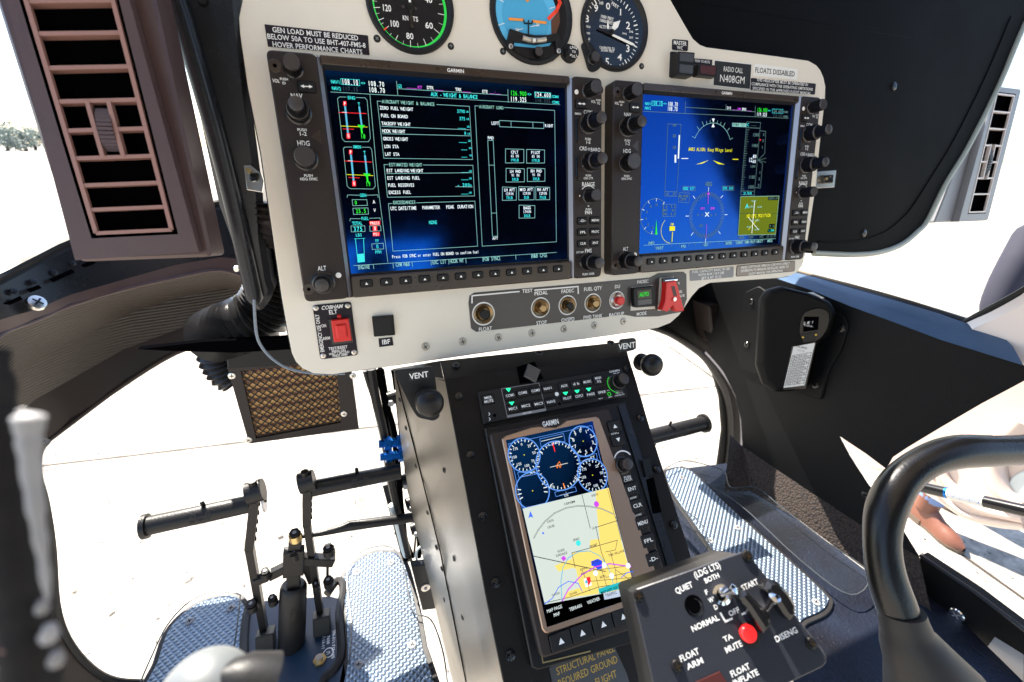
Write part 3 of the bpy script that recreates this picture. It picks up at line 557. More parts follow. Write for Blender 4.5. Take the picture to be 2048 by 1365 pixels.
    T('Press FOB SYNC or enter FUEL ON BOARD to confirm fuel', 692, 1062, 474, 16)
    Bx([(900, 252), (1335, 277), (1345, 994), (940, 1018)]); Fl([(920, 245), (1060, 254), (1060, 272), (920, 264)], 'e_black'); T('AIRCRAFT LOAD', 990, 260, 132, 17, 'e_line')
    Bx([(1033, 332), (1276, 344), (1276, 376), (1035, 366)]); Ln([(1097, 335), (1098, 369)]); Ln([(1216, 341), (1217, 374)]); T('LEFT', 1010, 347, 42, 17); T('RIGHT', 1304, 361, 46, 16)
    Bx([(970, 441), (1000, 441), (1024, 962), (996, 965)]); T('FWD', 985, 427, 34, 16); T('AFT', 1011, 975, 30, 15); Ln([(977, 576), (1006, 576)]); Ln([(992, 838), (1018, 837)])
    for (x, y, w, hh, a, b_, c) in ((1117, 526, 100, 76, 'CPLT', '65 IN', '190LB'), (1231, 528, 98, 74, 'PILOT', '65 IN', '170LB'), (1120, 631, 100, 74, 'LH FWD', '91 IN', '50LB'), (1234, 629, 96, 72, 'RH FWD', '91 IN', '50LB'),
                                    (1088, 732, 76, 72, 'LH AFT', '129IN', '75LB'), (1181, 730, 84, 72, 'MID AFT', '129IN', '0LB'), (1270, 730, 76, 70, 'RH AFT', '129IN', '75LB'), (1184, 830, 86, 70, 'BAGG', '174IN', '30LB')):
        Bx([(x - w / 2, y - hh / 2 - 1), (x + w / 2, y - hh / 2 + 2), (x + w / 2, y + hh / 2 - 1), (x - w / 2, y + hh / 2)]); T(a, x, y - 21, len(a) * 10, 16); T(b_, x, y, 42, 15); T(c, x, y + 22, len(c) * 9, 15, 'e_cyan')
    Ln([(238, 1124), (1345, 1052)]); Ln([(345, 1117), (348, 1142)]); Ln([(452, 1110), (456, 1138)]); Ln([(556, 1104), (560, 1130)]); Ln([(660, 1097), (662, 1122)]); Ln([(756, 1091), (758, 1116)]); Ln([(850, 1084), (852, 1110)]); Ln([(942, 1078), (944, 1102)]); Ln([(1034, 1072), (1036, 1096)]); Ln([(1122, 1067), (1124, 1090)]); Ln([(1208, 1061), (1210, 1084)]); Ln([(1290, 1056), (1292, 1078)])
    for t, x, y in (('ENGINE', 294, 1132), ('CFM W&B', 506, 1117), ('EXC LST', 705, 1104), ('HOOK WT', 801, 1098), ('FOB SYNC', 988, 1086), ('W&B CFG', 1249, 1069)): T(t, x, y, len(t) * 11, 21, 'e_line')
display(0.0, 'left of two large displays, its screen showing the weight and balance page', mfd)
z5 = mapper(1200, 150, 3.175)
def pfd(s, h, u0):
    K = 3.175
    def T(t, x, y, w, hh, m='e_dim', bold=1): X, Y = z5(x, y); s.text(PF, t, X, Y, w / K if w else None, hh / K, m, h, mono=1, bold=bold)
    def Ln(pts, m='e_dim', w=2.4, cl=False): s.line(PF, [z5(*p) for p in pts], w / K, m, h, cl)
    def Fl(pts, m): s.pxflat(PF, [z5(*p) for p in pts], m, h)
    def uv(x, y): return PF.px(*z5(x, y), h)
    T('NAV1', 306, 184, 40, 18, 'e_cyan'); T('108.10', 363, 181, 66, 27, 'e_cyan', 1); Ln([(327, 167), (397, 169), (397, 198), (328, 196)], 'e_cyan', 2, True); T('<>', 413, 184, 22, 14, 'e_cyan'); T('108.70', 462, 187, 66, 26, 'e_white'); T('NAV2', 304, 212, 38, 18, 'e_cyan'); T('108.70', 460, 217, 66, 26, 'e_white')
    Ln([(275, 232), (540, 246), (1195, 277)]); Ln([(542, 170), (540, 246)]); Ln([(541, 206), (985, 235)]); Ln([(800, 188), (799, 222)]); Ln([(986, 200), (984, 268)])
    T('DIS', 819, 211, 26, 17, 'e_white'); T('____', 862, 214, 44, 14, 'e_mag'); T('NM', 884, 217, 18, 13, 'e_mag'); T('BRG', 914, 219, 26, 16, 'e_white'); T('___', 948, 221, 34, 14, 'e_mag')
    T('126.900', 1030, 224, 66, 24, 'e_green', 1); T('<>', 1074, 228, 18, 12, 'e_cyan'); T('124.600', 1127, 232, 66, 22); Ln([(1093, 217), (1162, 220), (1162, 246), (1093, 243)], 'e_teal', 2, True); T('COM1', 1180, 237, 30, 12); T('119.325', 1027, 252, 66, 22, 'e_white'); T('118.325', 1127, 260, 62, 15, 'e_vdim'); T('COM2', 1178, 266, 30, 12)
    # roll arc
    c = uv(712, 475); r = abs(uv(717, 305)[1] - c[1])
    s.disc(PF, c, r, 'e_line', h + 0.00015, 40, r0=r - 0.0004, a0=math.radians(24), a1=math.radians(156))
    for a, l in ((24, .004), (45, .005), (60, .005), (70, .003), (80, .003), (100, .003), (110, .003), (120, .005), (135, .005), (156, .004)):
        d = V3((math.cos(math.radians(a)), math.sin(math.radians(a)))); s.uline(PF, [V3(c) + d * r, V3(c) + d * (r + l)], 0.0004, 'e_line', h)
    Fl([(710, 278), (728, 279), (719, 303)], 'e_white'); Fl([(708, 333), (727, 333), (718, 308)], 'e_white')
    T('AHRS ALIGN: Keep Wings Level', 704, 476, 280, 21, 'e_yel')
    Fl([(608, 570), (690, 542), (650, 564)], 'e_yel'); Fl([(716, 543), (793, 571), (750, 567)], 'e_yel'); Ln([(518, 532), (558, 532)], 'e_white', 4); Ln([(842, 537), (876, 537)], 'e_yel', 4)
    Ln([(430, 312), (514, 316), (486, 772), (410, 770)], 'e_dim', 2, True); T('30', 472, 321, 24, 15); T('20', 471, 388, 24, 19); T('10', 470, 462, 24, 19); Ln([(503, 388), (497, 528)], 'e_white', 9); Ln([(478, 515), (478, 552)], 'e_white', 12); Ln([(412, 742), (488, 744)]); T('GS __KT', 450, 758, 62, 15); 
    T('HDG', 690, 694, 40, 26); T('HDG 037', 564, 722, 72, 18, 'e_cyan'); Ln([(524, 710), (604, 708), (604, 736), (524, 738)], 'e_dim', 2, True); T('DTK 305', 812, 721, 64, 17, 'e_cyan'); Ln([(777, 708), (848, 707), (848, 734), (777, 735)], 'e_dim', 2, True)
    Ln([(502, 748), (568, 752), (564, 812), (496, 808)], 'e_dim', 2, True); T('NO WIND', 530, 771, 58, 17); T('DATA', 530, 791, 34, 16)
    c = uv(678, 893); r = abs(uv(684, 745)[1] - c[1])
    for k in range(72):
        a = math.radians(k * 5); d = V3((math.cos(a), math.sin(a))); s.uline(PF, [V3(c) + d * r, V3(c) + d * (r - (0.0035 if k % 2 else 0.005))], 0.0005, 'e_dim', h)
    for an in (45, 90, 135, 225, 270, 315, 0, 180): a = math.radians(an); d = V3((math.cos(a), math.sin(a))); s.uline(PF, [V3(c) + d * (r + 0.001), V3(c) + d * (r + 0.005)], 0.0006, 'e_white', h)
    Ln([(687, 742), (684, 820)], 'e_mag', 3); Fl([(677, 760), (698, 760), (687, 744)], 'e_mag'); Ln([(676, 950), (672, 1040)], 'e_mag', 2); T('GPS', 650, 849, 28, 14, 'e_mag'); T('ENR', 713, 848, 28, 14, 'e_mag'); T('X', 678, 887, 24, 26, 'e_white'); T('LOI', 641, 958, 28, 16)
    for x in (622, 650, 705, 733): s.disc(PF, uv(x, 890), 0.0012, 'e_dim', h + 0.0002, 10, r0=0.0008)
    c = uv(348, 900); r = abs(uv(365, 785)[1] - c[1]); s.disc(PF, c, r, 'e_dim', h + 0.00016, 40, r0=r - 0.0005, a0=0.8, a1=5.0)
    for a in (0.9, 1.5, 2.1, 2.7, 3.3, 3.9, 4.5): d = V3((math.cos(a), math.sin(a))); s.uline(PF, [V3(c) + d * r, V3(c) + d * (r - 0.003)], 0.0005, 'e_white', h)
    for t, a in (('10', 1.5), ('8', 2.1), ('6', 2.7), ('4', 3.3), ('2', 3.9), ('0', 4.5)): s.utext(PF, t, c[0] + (r - 0.007) * math.cos(a), c[1] + (r - 0.007) * math.sin(a), 0.003, 'e_dim', h, mono=1)
    Fl([(356, 920), (350, 1015), (362, 1015)], 'e_green'); Ln([(402, 826), (400, 895)], w=2); Ln([(398, 824), (482, 822), (476, 898), (396, 900)], 'e_dim', 2, True)
    for t, x, y in (('A', 420, 838), ('0.2', 462, 836), ('MGT', 414, 860), ('20', 462, 860), ('NG', 414, 884), ('0.0', 460, 884)): T(t, x, y, len(t) * 10, 14)
    c = uv(455, 985); r = abs(uv(455, 1070)[1] - c[1]); s.disc(PF, c, r, 'e_yel', h + 0.00016, 30, r0=r - 0.0005, a0=2.3, a1=4.6); T('NR', 458, 950, 20, 15, 'e_yel'); Fl([(440, 962), (474, 962), (474, 990), (440, 991)], 'e_yel'); Ln([(459, 1000), (455, 1060)], 'e_yel', 5)
    # altitude tape
    Ln([(930, 300), (1018, 304), (978, 764), (892, 762)], 'e_dim', 2, True); Ln([(930, 336), (1012, 340)]); Fl([(838, 306), (928, 309), (926, 333), (838, 329)], 'e_line'); T('HTAWS TEST', 882, 319, 82, 17, 'e_black', 1); T('C', 938, 318, 10, 18, 'e_cyan'); T('____', 975, 318, 34, 10)
    for k in range(26): y = 350 + k * 15; x = 929 - k * 1.35; Ln([(x, y), (x + (12 if k % 5 else 18), y + 0.5)], w=2)
    for t, x, y in (('1500', 988, 382), ('1400', 981, 450), ('1100', 962, 650), ('1000', 957, 713)): T(t, x, y, 40, 20)
    T('80', 980, 519, 24, 22, 'e_white'); T('12', 954, 541, 24, 26, 'e_white'); T('60', 977, 551, 22, 20, 'e_white'); T('1200', 968, 582, 34, 14)
    Ln([(892, 738), (976, 740)]); T('29.70IN', 934, 753, 52, 17, 'e_cyan')
    Ln([(1012, 356), (1050, 360), (1044, 500), (1002, 542), (1030, 565), (1016, 720), (982, 716)], 'e_dim', 2); 
    for t, x, y in (('3', 1037, 381), ('2', 1033, 419), ('1', 1029, 461), ('1', 1013, 622), ('2', 1009, 662), ('3', 1005, 702)): T(t, x, y, 10, 16)
    Fl([(1012, 408), (1022, 414), (1012, 420)], 'e_red'); Ln([(1002, 542), (1052, 530)], w=1.5); Ln([(1002, 542), (1052, 556)], w=1.5)
    # inset map
    Fl([(891, 774), (1135, 770), (1112, 1014), (875, 1019)], 'e_olive'); Ln([(891, 774), (1135, 770), (1112, 1014), (875, 1019)], 'e_line', 2, True)
    Fl([(1066, 775), (1130, 774), (1128, 796), (1064, 797)], 'e_black'); T('NORTH UP', 1098, 786, 56, 14); Ln([(980, 800), (962, 1005)], 'e_white', 4); Ln([(940, 906), (1005, 985)], 'e_white', 3); Ln([(1000, 915), (940, 985)], 'e_yel', 3); Ln([(884, 880), (1120, 882)], 'e_mapline', 2); T('NO GPS POSITION', 1006, 895, 150, 22, 'e_yel'); T('A', 931, 834, 20, 30, 'e_cyan'); 
    for x, y in ((975, 803), (958, 838), (996, 925), (945, 966), (995, 983), (1012, 840)): T('KCRP', x, y, 30, 10, 'e_line')
    s.disc(PF, uv(962, 912), 0.0018, 'e_lake', h + 0.0004, 12); Fl([(1072, 948), (1108, 947), (1105, 972), (1069, 973)], 'e_black'); T('X X', 1089, 960, 28, 14); Fl([(1064, 978), (1106, 977), (1103, 1000), (1060, 1001)], 'e_black'); T('1.5NM', 1084, 989, 34, 14, 'e_cyan')
    for t, x, y in (('XPDR', 895, 1034), ('1200', 955, 1031), ('UTC', 1024, 1027), ('15:15:31', 1085, 1025)): T(t, x, y, len(t) * 8, 14)
    Ln([(275, 1083), (1112, 1040)], 'e_line', 2)
    for t, x, y in (('INFO', 322, 1068), ('INSET', 374, 1100), ('PFD', 527, 1090), ('CDI', 672, 1079), ('XPDR', 815, 1070), ('IDENT', 881, 1066), ('TMR/REF', 949, 1062), ('NRST', 1012, 1058), ('MSG', 1077, 1054)): T(t, x, y, len(t) * 10, 17, 'e_line')
    for x in (345, 400, 450, 500, 560, 600, 650, 700, 750, 795, 840, 905, 985, 1040): Ln([(x, 1079 - (x - 345) * 0.052), (x, 1100 - (x - 345) * 0.052)], w=1.5)
display(0.310, 'right of two large displays, its screen showing attitude and heading with blue reflection', pfd)
# ================================================================== ROUND INSTRUMENTS
def ring_bezel(b, P, c, r, h, mat='black_gloss', depth=0.006, proud=0.003, inner=0.87):
    b.lathe(P, c, [(r * 1.03, h), (r * 1.02, h + proud * 0.7), (r * 0.985, h + proud), (r * 0.95, h + proud), (r * inner, h + 0.0006)], mat, 56)
def gscrew(x, y, parent): screw(PF, PF.px(x, y, HP), 0.0030, HP, parent, 'black', 'plate_grey', name='mounting_screw', rise=0.3)
# airspeed
ai = thing('airspeed_indicator', PF.P(*PF.px(821, 60, HP), HP), 'round airspeed gauge in knots with bright green arc', 'gauge', 'round gauges along the panel top')
c = PF.px(822, 12, HP); R = abs(PF.px(838, 110, HP)[1] - c[1]); b = MB(); ring_bezel(b, PF, c, R / 1.02, HP, 'black'); b.build('bezel', ai)
b = MB(); h = HP + 0.0008; pc = PF.px(820, 15, h); rg = abs(PF.px(829, 99, h)[1] - pc[1]); b.disc(PF, c, R * 0.93, 'dial', h, 56)
b.disc(PF, pc, rg, 'dial_green', h + 0.00015, 60, r0=rg - 0.0022, a0=math.radians(-215), a1=math.radians(42))
for (x, y), k, wd in (((735, 135), .12, 7), ((230, 135), .17, 6), ((310, 355), .17, 6), ((410, 520), .17, 6), ((600, 710), .17, 6), ((862, 815), .17, 6), ((1130, 780), .17, 6), ((1350, 575), .18, 6), ((1430, 260), .17, 6),
                      ((260, 245), .11, 3.5), ((340, 430), .11, 3.5), ((495, 630), .11, 3.5), ((730, 775), .11, 3.5), ((995, 820), .11, 3.5), ((1250, 705), .11, 3.5), ((1405, 430), .11, 3.5), ((1410, 75), .11, 3.5), ((215, 20), .11, 3.5), ((1380, -60), .17, 6), ((230, -90), .17, 6))[1:]:
    q = V3(PF.px(720 + x / 8.533, y / 8.533, h)); p = V3(pc); b.uline(PF, [q, q + (p - q) * k], wd / 8.533 / 2150 * 1.5, 'ink', h + 0.0002)
q = V3(PF.px(768, 61, h)); p = V3(pc); b.uline(PF, [q, q + (p - q) * 0.08], 0.0012, 'dial_redorange', h + 0.0006)
for t, x, y, wd, hh in (('120', 773, 16.5, 19, 13), ('100', 788.5, 48, 19, 12.5), ('80', 819.6, 72.7, 15, 12), ('60', 858, 51.6, 16, 12), ('40', 857, 0, 15, 12), ('KN', 811, 36.5, 12, 9.5), ('TS', 830.5, 38.8, 11.5, 9.5), ('140', 790, -22, 19, 12), ('20', 842, -32, 15, 12), ('AIRSPEED', 822, -5, 30, 6)):
    b.text(PF, t, x, y, wd, hh, 'ink', h, bold=1)
b.build('dial_face', ai, sm=False)
b = MB(); a = V3(pc); b.prism(PF, [(a.x - 0.0016, a.y - 0.0165), (a.x + 0.0016, a.y - 0.0165), (a.x + 0.001, a.y + 0.001), (a.x - 0.001, a.y + 0.001)], h + 0.0012, h + 0.0018, 'black_gloss')
b.prism(PF, [(a.x - 0.0010, a.y), (a.x + 0.0010, a.y), (a.x + 0.0006, a.y + 0.032), (a.x - 0.0006, a.y + 0.032)], h + 0.0012, h + 0.0018, 'ink'); b.lathe(PF, pc, [(0.0028, h), (0.0028, h + 0.0022), (0.002, h + 0.0026)], 'knob', 16); b.build('needle', ai)
b = MB()
for x, y in ((806, 14.5), (831, 18)): b.lathe(PF, PF.px(x, y, h), [(0.0013, h + 0.0002), (0.0011, h + 0.0006)], 'knob_cap', 10)
b.build('dial_rivets', ai); gscrew(754, 78, ai); gscrew(901.6, 93, ai)
# attitude indicator
at = thing('attitude_indicator', PF.P(*PF.px(1064, 90, HP), HP), 'round attitude gauge with light blue sky disc and orange wings', 'gauge', 'round gauges along the panel top')
c = PF.px(1064, 31, HP); R = abs(PF.px(1076, 131, HP)[1] - c[1]); b = MB(); ring_bezel(b, PF, c, R / 1.02, HP, 'black'); b.build('bezel', at)
b = MB(); h = HP + 0.0009; R2 = R * 0.9; cc = PF.px(1054, 33, h)
b.disc(PF, c, R * 0.93, 'dial', h, 56); b.disc(PF, cc, R * 0.76, 'dial_sky', h + 0.0003, 48); b.disc(PF, (cc[0] - .001, cc[1] - .001), R * 0.57, 'dial_sky_low', h + 0.0006, 48, r0=0.00001, a0=0, a1=6.2831)
b.pxflat(PF, [(1102, 42), (1118, 22), (1120, 45), (1113, 66), (1103, 72)], 'dial_brown', h + 0.0008)
b.line(PF, [(1116, -4), (1120, 6), (1113, 22), (1098, 37)], 7, 'dial_redorange', h + 0.0012)
for a in (20, 50, 90, 130, 160, 200, 235): d = V3((math.cos(math.radians(a)), math.sin(math.radians(a)))); b.uline(PF, [V3(cc) + d * R * 0.74, V3(cc) + d * R * 0.60], 0.0006, 'ink', h + 0.0009)
b.pxflat(PF, [(1047, -2), (1061, -1), (1055, 5)], 'dial_orange', h + 0.0010)
b.line(PF, [(1019.5, 38.6), (1046, 40.3)], 5, 'dial_orange', h + 0.0014); b.line(PF, [(1066, 43), (1091, 46)], 5, 'dial_orange', h + 0.0014); b.line(PF, [(1047, 41), (1049, 47), (1063, 48), (1065, 43)], 3, 'dial', h + 0.0015); b.line(PF, [(1057, 42), (1057, 70)], 3, 'dial', h + 0.0015)
b.line(PF, [(1030, 62), (1045, 58)], 1.2, 'ink', h + 0.0011); b.line(PF, [(1062, 54), (1078, 50)], 1.2, 'ink', h + 0.0011); b.text(PF, '20', 1034, 60, 8, 6, 'ink', h + .001); b.text(PF, '20', 1075, 50, 7, 6, 'ink', h + .001)
b.build('horizon_ball', at, sm=False)
b = MB(); h2 = h + 0.002
b.prism(PF, [PF.px(*p, h2) for p in ((1019, 59), (1046, 68), (1068, 72), (1092, 72), (1114, 68), (1122, 86), (1123, 104), (1111, 106), (1110, 84), (1070, 90), (1027, 84), (1027, 96), (1015, 97), (1013, 84))], h, h2 + 0.002, 'black', ch=0.0005)
b.prism(PF, [PF.px(*p, h2) for p in ((1012, 97), (1030, 92), (1071, 96), (1110, 90), (1122, 104), (1108, 121), (1078, 130), (1045, 122), (1024, 110))], h, h + 0.0012, 'dial')
b.build('bracket', at)
b = MB(); pts = [PF.P(*PF.px(x, y, h2 + .003), h2 + 0.0025) for x, y in ((1046, 76), (1058, 80), (1070, 81), (1081, 81), (1092, 79))]; b.tube(pts, 0.0021, 'pan_screw', 10)
for x in (1064, 1074): p, q = PF.P(*PF.px(x, 77, h2 + .005), h2 + 0.0048), PF.P(*PF.px(x, 85, h2 + .005), h2 + 0.0048); b.bar(p, q, 0.0005, 0.0004, 'ink_black')
b.lathe(PF, PF.px(1069, 81, h2 + .0045), [(0.0017, h2 + 0.0025), (0.0015, h2 + 0.0048), (0.001, h2 + 0.0052)], 'white', 12); b.build('slip_ball_tube', at)
knob(PF, PF.px(1073, 108, HP + .002), [(0.0042, HP + 0.001, HP + 0.009)], at)
for x, y in ((1020.5, 94.7), (1116, 104)): screw(PF, PF.px(x, y, h2), 0.0023, h2 + 0.0018, at, 'silver', 'ink_black', name='mounting_screw')
gscrew(1005.8, 103.5, at)
b = MB(); c2 = PF.px(1140, 109, HP + 0.004); rr = 0.0070; b.prism(PF, rnd([PF.px(*p, HP) for p in ((1118, 96), (1135, 88), (1156, 100), (1148, 126), (1136, 129), (1122, 118))], 0.004), HP, HP + 0.003, 'black', ch=0.0006); b.build('cage_lug', at)
b = MB(); hk = HP + 0.011; c2 = PF.px(1147.6, 104, hk); b.lathe(PF, c2, [(0.0060, HP + 0.003), (0.0062, hk - 0.0015), (0.0058, hk - 0.0004), (0.0054, hk)], 'black', 28)
for t, r0, sgn in (('CAGE', 0.0040, 1), ('PULL', -0.0040, 1)):
    for i, ch in enumerate(t): u = c2[0] + (i - 1.5) * 0.0022; b.utext(PF, ch, u, c2[1] + r0 - abs(i - 1.5) ** 2 * 0.0004 * (1 if r0 > 0 else -1), 0.0021, 'ink', hk, rot=(-0.25 if r0 > 0 else 0.25) * (i - 1.5), bold=1)
b.utext(PF, 'TO', c2[0], c2[1], 0.0020, 'ink', hk, bold=1); b.build('cage_knob', at)
# altimeter
al = thing('altimeter', PF.P(*PF.px(1225, 110, HP), HP), 'round altimeter gauge with long white needle between 2 and 3', 'gauge', 'round gauges along the panel top')
c = PF.px(1229, 58, HP); R = abs(PF.px(1240, 145, HP)[1] - c[1]); b = MB(); ring_bezel(b, PF, c, R / 1.02, HP, 'black', proud=0.004); b.prism(PF, rnd([PF.px(*p, HP) for p in ((1160, 88), (1176, 85), (1205, 122), (1196, 141), (1185, 146), (1176, 142))], 0.004), HP, HP + 0.0032, 'black', ch=0.0006); b.build('bezel', al)
b = MB(); h = HP + 0.0010; pc = V3(PF.px(1222, 66, h)); b.disc(PF, c, R * 0.93, 'dial_glass', h, 56); rt = abs(PF.px(1229, 141, h)[1] - pc.y) * 0.97
for k in range(50):
    a = math.pi / 2 - 2 * math.pi * k / 50; d = V3((math.cos(a), math.sin(a)))
    if 0.45 < (k / 50) % 1 < 0.50 or 27 < k < 42: continue
    b.uline(PF, [pc + d * rt, pc + d * (rt - (0.0036 if k % 5 == 0 else 0.0026))], 0.0013 if k % 5 == 0 else 0.0007, 'ink', h)
for t, x, y, hh in (('0', 1216, 13, 13), ('1', 1241, 25, 13), ('2', 1256, 51.6, 14), ('3', 1255.5, 97.5, 14), ('4', 1239.4, 115, 13), ('5', 1214.4, 124, 14), ('7', 1174, 87, 9), ('8', 1173.4, 38, 14), ('9', 1192, 17, 14)): b.text(PF, t, x, y, 9, hh, 'ink', h, bold=1)
for t, x, y, wd, hh, rt_ in (('100', 1202, 6.5, 9, 6, .1), ('FEET', 1230, 11, 15, 6.5, -.4), ('1000 FEET', 1214, 36, 27, 6, -.1), ('10000 FEET', 1213, 44, 29, 6, -.1), ('ALTITUDE', 1211, 55, 26, 6, 0), ('CALIBRATED TO', 1214, 96.7, 31, 4.6, 0), ('20,000 FEET', 1215, 102, 27, 4.6, 0), ('1010', 1176, 54, 9, 4.5, -.1), ('1005', 1176, 67, 8, 4.5, 0), ('1000', 1176, 79, 8, 4.5, .2), ('296', 1262, 64, 8, 4.2, 0), ('297', 1262, 76, 8, 4.2, 0), ('INHG', 1249, 68, 9, 3.6, 0)): b.text(PF, t, x, y, wd, hh, 'ink', h, rot=rt_, bold=1)
for k in range(14): b.line(PF, [(1168 - abs(k - 5) * -0.1, 48 + k * 2.8), (1170.5, 48 + k * 2.8)], 1, 'ink', h)
b.build('dial_face', al, sm=False)
b = MB(); nh = h + 0.0022
b.prism(PF, [PF.px(*p, nh) for p in ((1225, 67.5), (1266, 86.5), (1270, 90.5), (1264, 91), (1224, 72))], nh - 0.0004, nh, 'ink'); b.prism(PF, [PF.px(*p, nh) for p in ((1224, 72), (1225, 67.5), (1198, 55), (1196, 58))], nh - 0.0004, nh, 'dial')
b.prism(PF, [PF.px(*p, nh - .0008) for p in ((1222, 62), (1228, 45), (1241, 41), (1236, 55), (1226, 64))], nh - 0.0012, nh - 0.0009, 'ink'); b.prism(PF, [PF.px(*p, nh - .0008) for p in ((1214.5, 57), (1215.5, 41), (1217, 39), (1219, 57.5))], nh - 0.0016, nh - 0.0013, 'ink')
b.lathe(PF, pc, [(0.0026, h), (0.0026, nh + 0.0004), (0.0016, nh + 0.0008)], 'dial', 14); b.build('needles', al)
knob(PF, PF.px(1185, 118, HP + .003), [(0.0050, HP + 0.0032, HP + 0.010)], al); gscrew(1283, 133, al)

# ================================================================== SWITCHES ON THE BOARD
def cap_switch(front, base, hf, label, name, face, cells, cat='switch', frame='knob'):
    t = thing(name, PF.P(*PF.px(*base[2], HP), HP), label, cat)
    b = MB(); b.prism(PF, rnd([PF.px(x, y, HP) for x, y in base], 0.0008), HP, HP + 0.002, 'black', ch=0.0005); b.build('base', t)
    b = MB(); H = HP + hf; q = [PF.px(x, y, H) for x, y in front]; b.prism(PF, rnd(q, 0.0008), HP + 0.0015, H, frame, ch=0.0004)
    for poly, m_ in cells: b.prism(PF, [PF.px(x, y, H) for x, y in poly], H + 0.0001, H + 0.0004, m_)
    b.build('button_cap', t); return t
M('lens_grey', (0.055, 0.055, 0.058), 0.3)
cap_switch([(1357, 103), (1390, 105.5), (1387, 152.5), (1355.5, 149)], [(1340, 104.5), (1372, 107), (1374, 158), (1338, 155)], 0.013, 'black double warning light block left of the red mute button', 'warning_light', None,
           [([(1359.5, 106), (1387.5, 108.5), (1386, 125), (1359, 122.5)], 'lens_grey'), ([(1359, 129), (1386, 131.5), (1384.5, 148.5), (1358.5, 145.5)], 'lens_grey')], 'warning light')
cap_switch([(1398, 127.5), (1435, 131.5), (1433, 154.5), (1397, 150)], [(1386, 131), (1421, 134.5), (1420, 158.5), (1385, 155)], 0.009, 'square push button with dull red face beside the black warning block', 'mute_button', None, [([(1401, 130.5), (1431.5, 134), (1430, 151), (1400, 147)], 'red_dark')], 'push button')
cap_switch([(746.5, 635), (784, 631.5), (787.5, 667), (750, 670.5)], [(743.5, 633), (786.5, 629.5), (790, 670), (748, 673.5)], 0.006, 'square black push button above the IBF placard', 'filter_button', None, [([(750, 638.5), (781, 635.5), (784, 663.5), (753, 667)], 'black')], 'push button')
# emergency locator switch
el = thing('locator_switch', PF.P(*PF.px(672, 715, HP), HP), 'black plate with bright red rocker switch at the lower left of the panel', 'switch')
b = MB(); h = HP + 0.0012; b.prism(PF, rnd([PF.px(*p, HP) for p in ((625, 611), (702, 603.5), (716, 710), (641, 719))], 0.003), HP, h, 'placard', ch=0.0003)
for t, x, y, wd, hh, it in (('COBHAM', 664.5, 614.5, 43, 7.5, .3), ('ELT', 666, 624.5, 17, 8.5, 0), ('ON', 647.5, 652, 10, 6, 0), ('ARM', 653, 677, 15, 6, 0), ('TEST/RESET', 676, 696, 38, 5.5, 0), ('PRESS ON', 677.5, 702, 28, 4.4, 0), ('WAIT 1 SECOND', 678.5, 706.5, 41, 4.4, 0), ('PRESS ARM', 680, 711, 30, 4.4, 0)): b.text(PF, t, x, y, wd, hh, 'ink', h, ital=it)
b.text(PF, 'EMERGENCY USE ONLY', 639.5, 667.5, 76, 7.5, 'ink', h, rot=math.pi / 2)
b.prism(PF, [PF.px(*p, h) for p in ((657.5, 640), (699.5, 636), (707, 685), (664, 690))], h, h + 0.0008, 'black_gloss'); b.build('switch_plate', el, sm=False)
for x, y in ((632, 616.8), (695.5, 612), (646.5, 712), (708, 705)): screw(PF, PF.px(x, y, h), 0.0025, h, el, 'silver', 'bronze')
b = MB(); hh = h + 0.007; q = [PF.px(*p, hh) for p in ((662, 641.5), (697, 638), (704, 681.5), (668, 685.5))]; b.prism(PF, rnd(q, 0.001), h, hh, 'red', ch=0.0006)
u, v = PF.px(683, 662, hh); b.prism(PF, rnd([(u - .0048, v - .0062), (u + .0048, v - .0062), (u + .0048, v + .0062), (u - .0048, v + .0062)], .0015), hh, hh + 0.0022, 'red', ch=0.0012); b.build('rocker', el)
b = MB(); b.lathe(PF, PF.px(678.5, 633.5, h), [(0.0022, h), (0.0021, h + 0.001), (0.001, h + 0.002)], 'red', 14); b.build('indicator_lamp', el)
# test switch strip
ts = thing('test_switch_strip', PF.P(*PF.px(1120, 640, HP), HP), 'long grey-brown strip of round test buttons under the displays', 'switch strip')
b = MB(); h = HP + 0.001; q = [PF.px(*p, HP) for p in ((937, 606), (939, 592), (948, 586), (1299, 556), (1316, 547), (1366, 544), (1372, 549), (1373, 598), (1364, 624), (1316, 633), (1270, 634), (1249, 630), (952, 664), (942, 657))]
M('strip', (0.05, 0.043, 0.042), 0.32, var=0.35, vscale=14)
b.prism(PF, q, HP, h, 'strip', ch=0.0003)
b.line(PF, [(944, 606), (944, 592), (1038, 583.5)], 2.6, 'ink', h); b.line(PF, [(1070, 580.7), (1156, 573.5), (1156.5, 587)], 2.6, 'ink', h)
for t, x, y, wd, hh in (('TEST', 1054.7, 582, 21, 7), ('PEDAL', 1082, 586.5, 27, 7), ('FADEC', 1135.3, 582.3, 26, 7), ('FUEL QTY', 1185.7, 577.7, 36, 7), ('DU', 1234.8, 573.5, 11, 6.5), ('FADEC', 1285.6, 563.7, 23, 6.5), ('FLOAT', 970.7, 658.3, 27, 7.5), ('STOP', 1083, 645.6, 21, 7), ('OVSPD', 1135.7, 639.5, 27, 7), ('FWD TANK', 1185.7, 633.6, 38, 6.5), ('BACKUP', 1233, 629, 30, 6.5), ('MODE', 1283, 627.8, 20, 6.5), ('ON', 1355, 567, 8, 5), ('FUEL', 1359, 584, 12, 5), ('VALVE', 1362, 592, 14, 5)): b.text(PF, t, x, y, wd, hh, 'ink', h)
b.build('strip_plate', ts, sm=False)
